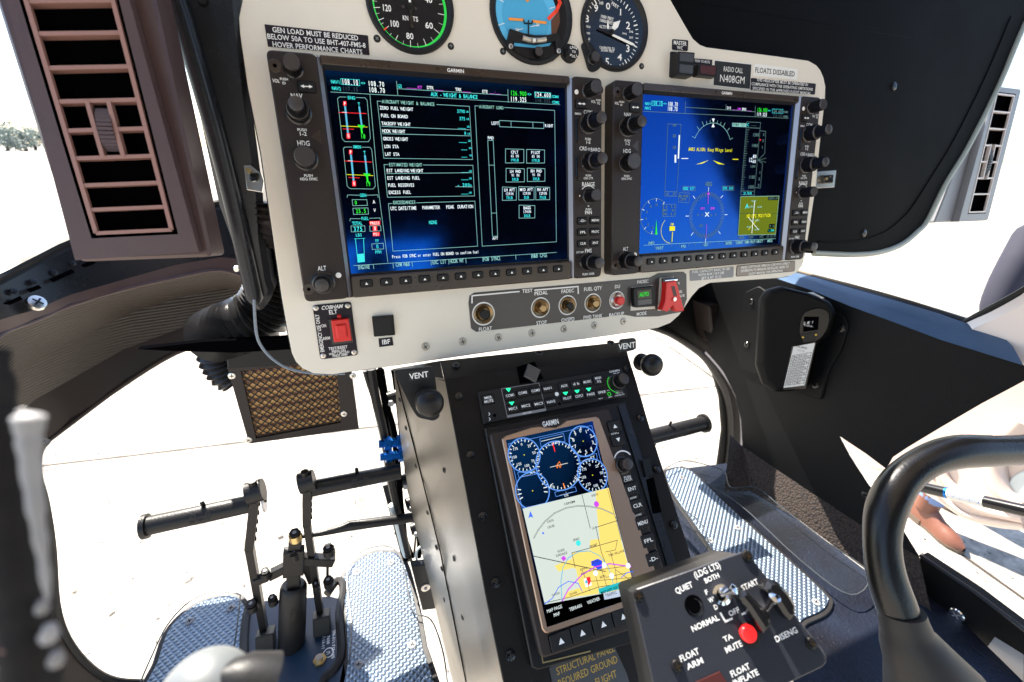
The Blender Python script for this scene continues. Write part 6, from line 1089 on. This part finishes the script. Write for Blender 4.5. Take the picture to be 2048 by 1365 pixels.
fb = MB(); fb.tube(smooth([PN.P(*PN.px(x, y), .004) for x, y in ((1300, 652), (1345, 670), (1402, 710), (1433, 752), (1452, 798), (1458, 862), (1450, 936), (1432, 1000))], 5), .008, 'rubber', 10); fb.tube(smooth([PN.P(*PN.px(x, y), .012) for x, y in ((1402, 700), (1440, 745), (1468, 798), (1476, 862), (1470, 936), (1455, 1000))], 5), .003, 'bezel_edge', 8); tag(fb.build('window_seal', None), 'black rubber seal around the right chin window', 'seal')
b = MB(); b.prism(PN, [PN.px(*p) for p in ((1385, 600), (1430, 590), (1436, 680), (1420, 690), (1395, 672))], 0, .05, 'bezel', ch=.004); tag(b.build('support_bracket', None), 'brown-black support bracket just under the lower right panel corner', 'bracket')
# white sliver of door edge behind the wall notch is the door itself
# compass
cp = thing('compass_housing', PW.P(*PW.px(1600, 780)), 'black moulded compass housing with deviation card on the right wall', 'compass')
PC = PL(atx(1600, 680, .71), (.62, -.78, 0), (0, 0, 1)); PC.V = V3((-.08, .04, 1)).normalized(); PC.V = (PC.V - PC.U * PC.V.dot(PC.U)).normalized(); PC.N = PC.U.cross(PC.V)
def pc(x, y, h=0): return PC.px(x, y, h)
b = MB(); b.prism(PW, rnd([PW.px(*p) for p in ((1492, 585), (1520, 572), (1560, 600), (1690, 630), (1700, 650), (1685, 700), (1660, 740), (1645, 800), (1600, 785), (1480, 735))], .006), 0, .004, 'wall_black', ch=.0015); b.build('flange', cp)
fr0 = [(1517, 600), (1530, 580), (1560, 572), (1620, 587), (1660, 604), (1673, 625), (1660, 668), (1634, 690), (1610, 775), (1585, 782), (1550, 784), (1523, 768), (1510, 730)]
fr1 = [(1532, 600), (1545, 584), (1570, 579), (1618, 590), (1655, 606), (1666, 628), (1655, 662), (1630, 686), (1604, 772), (1580, 778), (1556, 779), (1537, 762), (1528, 725)]
b = MB(); B0_ = b.add([atx(x, y, .752) for x, y in fr0]); F1 = b.add([PC.P(*pc(x, y, .0), 0) for x, y in fr0]); F2 = b.add([PC.P(*pc(x, y, .008), .008) for x, y in fr1]); n = len(fr0)
for i in range(n): j = (i + 1) % n; b.face((B0_[i], B0_[j], F1[j], F1[i]), 'wall_black'); b.face((F1[i], F1[j], F2[j], F2[i]), 'wall_black')
b.face(F2, 'wall_black'); o = b.build('case', cp)
md_ = o.modifiers.new('b', 'BEVEL'); md_.width = .004; md_.segments = 3; md_.limit_method = 'ANGLE'; md_.angle_limit = .5
b = MB(); hc = .0085; q = [pc(*p, hc) for p in ((1600, 655), (1608, 628), (1630, 617), (1652, 620), (1659, 636), (1652, 662), (1635, 680), (1610, 684), (1602, 674))]; q = [(v.x, v.y) for v in smooth([V3((*a, 0)) for a in q], 4, True)]
b.prism(PC, q, hc, hc + .002, 'compass_glass', ch=.0006); q = [pc(*p, hc + .002) for p in ((1608, 634), (1638, 634), (1636, 660), (1606, 664))]; b.prism(PC, q, hc + .002, hc + .0026, 'deep')
for t, x, y, w, hh in (('2', 1609, 647, 4, 5), ('E', 1617, 646, 5, 5), ('1', 1625, 645, 3, 5), ('I.I.I.I.I.', 1617, 652, 18, 2.5)): b.text(PC, t, x, y, w, hh, 'ink', hc + .0028)
M('yellow', (.7, .45, .02), .4)
b.prism(PC, rnd([pc(*p, hc + .002) for p in ((1603, 668), (1634, 664), (1632, 682), (1606, 685))], .001), hc + .0012, hc + .003, 'black')
for x, y in ((1606, 675), (1632, 670)): b.lathe(PC, pc(x, y, hc + .003), [(.0018, hc + .002), (.0014, hc + .0036)], 'yellow', 8)
b.build('compass_window', cp)
b = MB(); hc = .0092; b.prism(PC, [pc(*p, hc) for p in ((1584, 693), (1632, 685), (1611, 778), (1566, 780))], hc - .002, hc, 'black_gloss'); card = [(1587, 694), (1630, 686), (1609, 771), (1567, 776)]; b.prism(PC, [pc(*p, hc) for p in card], hc, hc + .0004, 'paper')
def cb(s_, t_): A, B, C, D = [V3((*p, 0)) for p in card]; v = (A * (1 - s_) + B * s_) * (1 - t_) + (D * (1 - s_) + C * s_) * t_; return (v.x, v.y)
for k in range(12): b.line(PC, [cb(.04, .22 + k * .066), cb(.96, .22 + k * .066)], .7, 'ink_black', hc + .0004)
for k in range(5): b.line(PC, [cb(.06 + k * .22, .22), cb(.06 + k * .22, .96)], .7, 'ink_black', hc + .0004)
b.text(PC, 'FOR (MAG)', *cb(.4, .05), 22, 3, 'ink_black', hc + .0005); b.text(PC, '1-11-12', *cb(.4, .13), 14, 3, 'ink_black', hc + .0005)
for k in range(11):
    for j, t in enumerate(('30', '28', '60', '58')):
        if (k + j) % 2 == 0 or j < 3: b.text(PC, str((k * 3 + j * 7) % 36), *cb(.17 + j * .22, .255 + k * .066), 5, 3, 'ink_black', hc + .0006)
b.build('deviation_card', cp, sm=False)
b = MB(); ptop = [atx(x, y, .725) for x, y in ((1583, 593), (1634, 588), (1658, 600), (1605, 606))]; b.face(b.add([p + V3((-.012, 0, .004)) for p in ptop]), 'paper'); b.build('paper_label', cp, solid=.0006)
for x, y in ((1683, 658), (1631, 771), (1503, 604), (1494, 690)): screw(PW, PW.px(x, y, .004), .0062, .004, cp, 'black_gloss', 'deep', name='fastener', rise=.4)
# sill
sl = thing('door_sill', V3((.78, .1, -.62)), 'black door sill with one shiny rivet at the lower right', 'sill'); PS = PL((.78, 0, 0), (0, -1, 0), (0, 0, 1))
b = MB(); b.prism(PS, [PS.px(*p) for p in ((1840, 1112), (1950, 1186), (2047, 1260), (2200, 1380), (2150, 1500), (2025, 1365), (1930, 1270), (1818, 1156))], -.02, 0, 'wall_black', ch=.002); b.build('sill_panel', sl)
b = MB(); b.tube([atx(x, y, .782) for x, y in ((1840, 1111), (1950, 1185), (2047, 1259), (2200, 1379))], .0028, 'post', 8); b.build('edge_bead', sl)
screw(PS, PS.px(1914, 1230), .0095, 0, sl, 'chrome', 'plate_grey', name='rivet', rise=.35)
b = MB(); b.prism(PS, [PS.px(*p) for p in ((1990, 1274), (2048, 1310), (2048, 1365), (1967, 1305))], 0, .0006, 'plate_grey'); b.build('data_plate', sl, sm=False)

# ================================================================== CYCLIC STICK, SWITCH BOX
st = thing('control_stick', atd(1860, 1400, .30), 'thick black curved control stick with leather boot at the lower right', 'control stick')
sp_ = [(2200, 905), (2110, 895), (2048, 900), (1980, 902), (1910, 905), (1850, 925), (1800, 965), (1772, 1020), (1764, 1080), (1772, 1150), (1795, 1220), (1820, 1290), (1845, 1370), (1870, 1450)]
P3 = smooth([atd(x, y, .36 - .004 * i) for i, (x, y) in enumerate(sp_)], 6); n = len(P3)
b = MB(); b.tube(P3, [.0122 + .0006 * math.sin(i * .35) for i in range(n)], 'stick', 28); b.build('tube', st)
b = MB(); bt = [(1803, 1222, .0138), (1806, 1240, .0146), (1812, 1258, .0152), (1813, 1266, .0160), (1820, 1285, .0185), (1840, 1320, .0225), (1868, 1370, .0300), (1900, 1450, .0400)]; b.tube([atd(x, y, .318) for x, y, r_ in bt], [r_ for x, y, r_ in bt], 'rubber', 28); b.build('leather_boot', st)
b = MB(); b.tube(smooth([atd(x, y, .318) + CZ * -.0 for x, y in ((1768, 1226), (1790, 1238), (1822, 1234), (1842, 1218))], 4), .0010, 'black', 6); b.build('boot_seam', st)
PX = PL(atd(1460, 1240, .24), CX * .93 + CY * -.30 + CZ * .15, CY * -.9 + CX * -.38 + CZ * .35); PX.V = (PX.V - PX.U * PX.V.dot(PX.U)).normalized(); PX.N = PX.U.cross(PX.V)
xb = thing('switch_box', PX.P(*PX.px(1460, 1365), -.05), 'dark blue-grey collective switch box with red button, blurred in the foreground', 'switch box'); z9 = mapper(1180, 1060, 4.096)
top = [(1266, 1188), (1274, 1178), (1484, 1105), (1494, 1106), (1504, 1116), (1652, 1310), (1654, 1325), (1645, 1335), (1340, 1480), (1330, 1470)]
b = MB(); b.prism(PX, [PX.px(*p) for p in top], -.0016, 0, 'switch_top', ch=.0005)
b.prism(PX, offset([PX.px(*p) for p in top], .0012), -.038, -.0018, 'black', ch=.001); b.build('box_body', xb, bevel=0)
b = MB()
def bt_(t, x, y, w, hh, rot=.0): u, v = PX.px(*z9(x, y)); s = PX.scl(u, v); b.utext(PX, t, u, v, hh / 4.096 / s[1], 'ink', 0, rot=rot, bold=1, width=w / 4.096 / s[0])
for t, x, y, w, hh in (('(LDG LTS)', 958, 330, 230, 52), ('BOTH', 997, 395, 130, 42), ('QUIET', 768, 475, 150, 48), ('START', 1308, 450, 145, 46), ('F', 953, 512, 26, 40), ('W', 990, 575, 38, 40), ('D', 1030, 632, 34, 40), ('OFF', 1178, 672, 92, 44), ('NORMAL', 942, 765, 245, 48), ('TA', 1128, 885, 78, 44), ('MUTE', 1175, 958, 150, 50), ('DISENG', 1605, 858, 200, 50), ('FLOAT', 812, 1025, 170, 52), ('ARM', 860, 1095, 145, 50), ('FLOAT', 1228, 1150, 170, 52), ('INFLATE', 1275, 1210, 225, 50)): bt_(t, x, y, w, hh)
for pts in (((1070, 685), (1108, 752), (1162, 728)), ((1256, 610), (1296, 670), (1248, 690))): b.line(PX, [z9(*p) for p in pts], 3.6, 'ink', 0)
b.build('lettering', xb, sm=False)
for x, y in ((392, 540), (1285, 215), (1810, 930), (710, 1115)): screw(PX, PX.px(*z9(x, y)), .0032, 0, xb, 'knob', 'bronze', rise=.5)
b = MB(); c = PX.px(*z9(850, 620)); b.disc(PX, c, .0052, 'deep', .0002, 24); b.lathe(PX, (c[0] + .0004, c[1] - .0010), [(.0044, .0001), (.0042, .0002)], 'lens_grey', 24); b.disc(PX, (c[0] - .0002, c[1] - .0002), .0036, 'deep', .0006, 20); b.build('push_recess', xb)
b = MB(); c = PX.px(*z9(1072, 530)); b.lathe(PX, c, [(.0052, 0), (.0052, .0015), (.0034, .002), (.0034, .0006)], 'chrome', 20); p0 = PX.P(c[0], c[1], .001); p1 = PX.P(*PX.px(*z9(1190, 485), .008), .008); b.tube([p0, p0.lerp(p1, .6), p0.lerp(p1, .85), p1, p1 + (p1 - p0) * .08], [.0013, .0017, .0026, .0028, .0012], 'chrome', 14); b.build('landing_light_toggle', xb)
b = MB(); c = PX.px(*z9(1305, 860)); b.lathe(PX, c, [(.0062, 0), (.0062, .0008), (.0052, .001)], 'black', 24); c = PX.px(*z9(1305, 853), .003); b.lathe(PX, c, [(.0043, .0008), (.0043, .0026), (.0036, .0034)], 'red_lit', 24); b.build('red_button', xb)
for pts in (((1235, 560), (1240, 510), (1290, 500), (1380, 590), (1480, 700), (1500, 790), (1440, 860), (1400, 790), (1300, 640)), ((1440, 490), (1470, 420), (1540, 420), (1640, 520), (1700, 620), (1700, 700), (1655, 750), (1600, 690), (1520, 560))):
    b = MB(); hg = .009; q = [PX.px(*z9(*p), hg) for p in pts]; b.prism(PX, [(u, v) for u, v in q], 0.0005, hg, 'black_gloss', ch=.002); b.build('guard_wing', xb)
b = MB(); p0 = PX.P(*PX.px(*z9(1440, 650)), .001); p1 = PX.P(*PX.px(*z9(1515, 550), .010), .010); b.tube([p0, p0.lerp(p1, .6), p0.lerp(p1, .85), p1, p1 + (p1 - p0) * .06], [.0013, .0018, .0028, .003, .0012], 'chrome', 14); b.build('start_toggle', xb)
b = MB(); q = [PX.px(*z9(*p)) for p in ((860, 1249), (1060, 1160), (1120, 1249), (1180, 1380), (940, 1420))]; b.prism(PX, q, 0, .0006, 'red_dark'); b.build('float_cover', xb)
b = MB(); b.tube([PX.P(*PX.px(1600, 1310), -.02), PX.P(*PX.px(1660, 1500), -.05)], .009, 'silver', 14); b.build('mount_tube', xb)

# ================================================================== OPEN DOOR, STRUT, PERSON OUTSIDE
fp = thing('door_frame', atx(1990, 700, .80), 'white painted cabin door frame curving up at the right edge', 'door frame')
PFm = PL((.80, 0, 0), (0, -1, 0), (0, 0, 1)); q = [(v.x, v.y) for v in smooth([V3((*PFm.px(x, y), 0)) for x, y in ((2130, 540), (2048, 590), (1990, 622), (1930, 650), (1921, 668), (1935, 692), (1990, 717), (2048, 736), (2140, 760), (2180, 650))], 5, True)]
b = MB(); b.prism(PFm, q, -.03, .02, 'frame_paint', ch=.012); b.build('frame_skin', fp); b = MB(); b.tube(smooth([PFm.P(*PFm.px(x, y), .004) for x, y in ((2130, 530), (2048, 582), (1985, 616), (1928, 647))], 4), .004, 'black', 8); b.build('weather_seal', fp)
dr = thing('cabin_door', atx(1950, 1050, 1.25), 'open cabin door with pinkish white paint hanging outside the right opening', 'door'); PDr = PL((1.25, 0, 0), (0, -1, 0), (0, 0, 1))
q = [(v.x, v.y) for v in smooth([V3((*PDr.px(x, y), 0)) for x, y in ((1640, 790), (1680, 880), (1730, 935), (1800, 950), (1840, 985), (1880, 1010), (1925, 1040), (1980, 1056), (2048, 1064), (2200, 1075), (2300, 900), (2200, 700), (1900, 700), (1700, 740))], 5, True)]
b = MB(); b.prism(PDr, q, -.03, .0, 'door_paint', ch=.008)
b.build('door_skin', dr)
b = MB()
for pts, r_ in ((((1856, 890), (1856, 940), (1880, 985), (1935, 1030), (2048, 1052)), .006), (((1885, 890), (1880, 930), (1905, 975), (1960, 1015), (2048, 1036)), .012), (((2048, 840), (2010, 880), (1990, 930), (2010, 985), (2048, 1010)), .020)): b.tube(smooth([PDr.P(*PDr.px(x, y), .001) for x, y in pts], 6), r_, 'door_paint', 12)
b.build('pressed_rib', dr); b = MB(); b.prism(PDr, rnd([PDr.px(*p) for p in ((2020, 955), (2060, 935), (2070, 1000), (2020, 1000))], .02), 0, .006, 'white_tube', ch=.002); b.build('window_corner', dr)
gs_ = thing('gas_strut', atx(1950, 1010, 1.0), 'glossy black gas strut with white label behind the control stick', 'gas strut'); a, c_ = atx(1800, 965, 1.0), atx(2120, 1038, 1.0); d = c_ - a
b = MB(); b.tube([a, c_], .0105, 'black_gloss', 18); b.build('tube', gs_)
def band(k0, k1, m_, nm, lab=None): b = MB(); b.tube([a + d * k0, a + d * k1], .0108, m_, 18); return b.build(nm, gs_)
band(.04, .09, 'paper', 'end_label'); band(.365, .595, 'paper', 'label_sleeve'); band(.345, .36, 'blue_fit', 'logo_band')
Pl = PL(a + d * .48, d, CY * -1); Pl.V = (Pl.V - Pl.U * Pl.V.dot(Pl.U)).normalized(); Pl.N = Pl.U.cross(Pl.V); Pl.O = Pl.O + Pl.N * .011
b = MB(); b.utext(Pl, 'Technologies', 0, 0, .006, 'blue_fit', .0001, rot=math.pi, bold=0); b.build('label_print', gs_, sm=False)
def skin(chain, edges, mat, name, parent, lvl=1):
    me = bpy.data.meshes.new(name); off = parent_loc(parent); me.from_pydata([V3(p[:3]) - off for p in chain], edges, []); o = bpy.data.objects.new(name, me); COL.objects.link(o); o.parent = parent
    sk = o.modifiers.new('s', 'SKIN'); sk.use_smooth_shade = True
    if not me.skin_vertices: bm = bmesh.new(); bm.from_mesh(me); bm.verts.layers.skin.verify(); bm.to_mesh(me); bm.free()
    for i, p in enumerate(chain): me.skin_vertices[0].data[i].radius = (p[3], p[4] if len(p) > 4 else p[3]); me.skin_vertices[0].data[i].use_root = (i == 0)
    u = o.modifiers.new('u', 'SUBSURF'); u.levels = lvl; u.render_levels = lvl + 1; me.materials.append(MATS[mat]); return o
G0 = GROUND
heel, toe = atz(1826, 1020, G0 + .03), atz(1903, 1084, G0 + .02); fd = (toe - heel); fd.z = 0; fd.normalize(); sd = V3((-fd.y, fd.x, 0))
if sd.x < 0: sd = -sd
ank = heel + fd * .05 + V3((0, 0, .10)); hip = V3((ank.x + .10, ank.y + .06, G0 + .93)); pe = thing('person', (hip.x, hip.y, G0), 'person in dark purple shirt, blue jeans and brown boots standing outside', 'person')
kn = V3((ank.x + .07, ank.y - .02, G0 + .50)); other = sd * .25 - fd * .22; hipc = hip + sd * .08
k2 = kn + other * .6; a2 = ank + other; a2.z = ank.z; h2_ = hip + sd * .17; chest = hipc + V3((.02, 0, .42)); neck = hipc + V3((.03, 0, .58)); sh1 = chest + V3((-.17, .05, .08)); sh2 = chest + V3((.20, -.02, .08))
elb1 = V3((sh1.x - .10, sh1.y - .02, G0 + 1.10)); wr1 = elb1 + V3((.16, -.18, -.02)); elb2 = sh2 + V3((.06, 0, -.30)); wr2 = elb2 + V3((.02, -.05, -.25)); hd_ = neck + V3((0, 0, .17))
skin([(*hipc, .13, .10), (*hip, .09), (*kn, .062), (*ank, .045), (*h2_, .09), (*k2, .062), (*a2, .045), (*(hipc + V3((0, 0, .22))), .13, .10), (*chest, .17, .11), (*neck, .055), (*hd_, .085, .10), (*(hd_ + V3((0, 0, .09))), .06), (*sh1, .06), (*elb1, .045), (*wr1, .028), (*sh2, .06), (*elb2, .045), (*wr2, .028)],
     [(0, 1), (1, 2), (2, 3), (0, 4), (4, 5), (5, 6), (0, 7), (7, 8), (8, 9), (9, 10), (10, 11), (8, 12), (12, 13), (13, 14), (8, 15), (15, 16), (16, 17)], 'skin', 'body', pe)
skin([(*(hipc + V3((0, 0, .02))), .15, .12), (*hip, .105), (*kn, .082), (*(ank + V3((.01, 0, .07))), .062), (*(ank + V3((0, 0, -.02))), .066), (*h2_, .105), (*k2, .082), (*(a2 + V3((0, 0, .07))), .062), (*(a2 + V3((0, 0, -.02))), .066)], [(0, 1), (1, 2), (2, 3), (3, 4), (0, 5), (5, 6), (6, 7), (7, 8)], 'jeans', 'jeans', pe)
skin([(*(hipc + V3((0, 0, .06))), .16, .13), (*(hipc + V3((0, 0, .24))), .155, .125), (*(chest + V3((0, 0, .02))), .19, .13), (*(neck + V3((0, 0, -.03))), .07), (*sh1, .075), (*elb1, .062), (*(elb1.lerp(wr1, .8)), .045), (*sh2, .075), (*elb2, .062), (*(elb2.lerp(wr2, .8)), .045)], [(0, 1), (1, 2), (2, 3), (2, 4), (4, 5), (5, 6), (2, 7), (7, 8), (8, 9)], 'shirt', 'shirt', pe)
skin([(*(hd_ + V3((0, .02, .03))), .09, .10), (*(hd_ + V3((0, .03, .09))), .075)], [(0, 1)], 'hair', 'hair', pe)
for wv in (wr1, wr2):
    b = MB(); dv = V3((.02, -.05, -.07)).normalized(); pr_ = dv.cross(V3((0, 0, 1))).normalized(); b.tube([wv, wv + dv * .04, wv + dv * .085], [.024, .036, .034], 'skin', 12)
    for k in range(4): s0 = wv + dv * .08 + pr_ * (k - 1.5) * .017; L_ = (.065, .075, .07, .055)[k]; b.tube([s0, s0 + dv * L_ * .5, s0 + dv * L_ + V3((0, .012, 0))], [.009, .0085, .006], 'skin', 8)
    b.tube([wv + dv * .025 + pr_ * .03, wv + dv * .06 + pr_ * .052, wv + dv * .09 + pr_ * .055], [.011, .010, .007], 'skin', 8); b.build('hand', pe)
b = MB(); ff = (fd * -1); up = V3((0, 0, 1)); hc_ = hd_ + V3((0, -.09, .0))
for dx in (-.03, .03): b.tube([hc_ + V3((dx, .004, .03)), hc_ + V3((dx, -.004, .03))], .009, 'ink_black', 8)
b.tube([hc_ + V3((0, .01, .03)), hc_ + V3((0, -.02, 0)), hc_ + V3((0, 0, -.01))], [.008, .013, .01], 'skin', 8); b.tube([hc_ + V3((-.022, .003, -.04)), hc_ + V3((.022, .003, -.04))], .004, 'red_dark', 6)
for dx in (-.09, .09): b.tube([hd_ + V3((dx, 0, -.02)), hd_ + V3((dx * 1.1, 0, .03))], .014, 'skin', 8)
b.build('face', pe)
for hl in (heel, heel + other):
    hl = V3((hl.x, hl.y, G0)); b = MB()
    rows = []
    for k, (s_, w_, hh) in enumerate(((0, .030, .13), (.03, .036, .135), (.07, .038, .12), (.11, .037, .095), (.15, .042, .075), (.19, .047, .065), (.23, .044, .052), (.265, .030, .038), (.285, .010, .026))):
        s_ *= .88; c0 = hl + fd * s_; w_ *= .9; hh *= 1 + .06 * math.sin(k * 2.4); R = []
        for j in range(13): an = math.pi * j / 12; R.append(c0 + sd * w_ * math.cos(an) + V3((0, 0, .012 + hh * math.sin(an) ** .75)))
        rows.append(R)
    b.grid(rows, 'boot'); b.face(b.add(rows[0]), 'boot'); o = b.build('boot', pe)
    b = MB(); Pq = PL(hl, fd, sd if fd.cross(sd).z > 0 else -sd); sole = [(u_ * .88, v_ * .9) for u_, v_ in [(0, -.033), (.04, -.038), (.11, -.038), (.19, -.05), (.24, -.045), (.275, -.028), (.293, 0), (.275, .028), (.24, .045), (.19, .05), (.11, .038), (.04, .038), (0, .033)]]; b.prism(Pq, sole, .004, .016, 'sole'); b.prism(Pq, [(-.002, -.035), (.07, -.038), (.07, .038), (-.002, .035)], -.002, .03, 'sole'); b.build('sole', o)
    b = MB(); b.tube([hl + fd * .045 + V3((0, 0, .09)), hl + fd * .05 + V3((0, 0, .24))], [.048, .052], 'boot', 18); b.build('shaft', o)

# ================================================================== UNSEEN CABIN SHELL, ADDED TO BLOCK SKY LIGHT AND SHAPE REFLECTIONS
M('bounce_headliner', (0.62, 0.56, 0.46), 0.8); M('cabin_dark', (0.006, 0.0055, 0.005), 0.9, spec=0)
cb_ = thing('added_cabin_shell', V3((.2, -.9, -.62)), 'cabin roof, rear bulkhead and pillars, unseen, added to block sky light and shape screen reflections', 'cabin')
def slab(name, c, s_, m_='cabin_dark'):
    b = MB(); x, y, z = c; a, d, e = s_; ids = b.add([(x + i * a / 2, y + j * d / 2, z + k * e / 2) for i in (-1, 1) for j in (-1, 1) for k in (-1, 1)])
    for f in ((0, 1, 3, 2), (4, 6, 7, 5), (0, 4, 5, 1), (2, 3, 7, 6), (0, 2, 6, 4), (1, 5, 7, 3)): b.face([ids[i] for i in f], m_)
    b.build(name, cb_)
slab('roof', (.18, -.42, .78), (1.32, 1.40, .03), 'bounce_headliner'); slab('added_bulkhead', (-.24, -.93, .38), (.44, .04, .76)); slab('added_bulkhead', (.60, -.93, .38), (.44, .04, .76)); slab('added_bulkhead', (.18, -.93, .46), (.40, .04, .60))  # roof blocks the sky and its pale lining bounces light; bulkheads darken reflections
for x_, w_ in ((.10, .075), (.33, .05)): b = MB(); b.tube([V3((x_, -.72, z_)) for z_ in (-.5, -.1, .02, .06, .09, .11)], [w_, w_, w_ * .8, w_ * .9, w_ * .7, .01], 'cabin_dark', 16); b.build('added_seat_back', cb_)  # added to break up the reflection in the left screen
PPl = PL((.83, 0, 0), (0, -1, 0), (0, 0, 1)); b = MB(); b.prism(PPl, [(-y, z) for y, z in ((.30, .74), (.32, .0), (.13, -.12), (.10, -.05), (-.04, .29), (-.17, .74))], -.03, 0, 'cabin_dark', ch=.004); b.build('pillar', cb_)
slab('added_door_pillar', (.83, -.72, .35), (.04, .38, .80))  # widened to keep sky out of the left screen's reflection
# ================================================================== FAR TREES
random.seed(11)
def tree(px_, d, hh, lab):
    p = ray(px_, 285); p = V3((p.x, p.y, 0)).normalized() * d; base = V3((p.x, p.y, G0)); t = thing('tree', base, lab, 'tree', 'trees along the far edge of the apron')
    b = MB(); b.tube([base, base + V3((.1, 0, hh * .35)), base + V3((.2, 0, hh * .6))], [.35, .25, .12], 'trunk', 8)
    for k in range(5): a_ = k * 1.3; b.tube([base + V3((.1, 0, hh * .35)), base + V3((math.cos(a_) * hh * .25, math.sin(a_) * hh * .25, hh * .65))], [.14, .05], 'trunk', 6)
    b.build('trunk', t); b = MB()
    for cl in range(26):
        a_ = random.uniform(0, 6.28); rr = random.uniform(0, hh * .75); cc_ = base + V3((math.cos(a_) * rr, math.sin(a_) * rr, hh * random.uniform(.18, .9)))
        for k in range(60): q = cc_ + V3([random.gauss(0, hh * .085) for _ in range(3)]); s_ = random.uniform(.12, .3); n1 = V3([random.uniform(-1, 1) for _ in range(3)]).normalized(); n2 = n1.cross(V3((0, 0, 1))).normalized(); b.face(b.add([q - n1 * s_, q + n2 * s_ * .6, q + n1 * s_, q - n2 * s_ * .6]), 'hazed_leaf')
    b.build('crown', t, sm=False)
for i, (x, d, hh) in enumerate(((-40, 150, 5.5), (-14, 135, 6.0), (10, 150, 6.5), (28, 170, 5.0), (46, 140, 4.6), (66, 160, 5.2), (90, 150, 5))):
    if i > 0: tree(x, d, hh, ('tall', 'leftmost broad', 'second broad', 'low', 'small pale', 'bushy', 'rightmost')[i] + ' green tree on the horizon left of the large air vent')
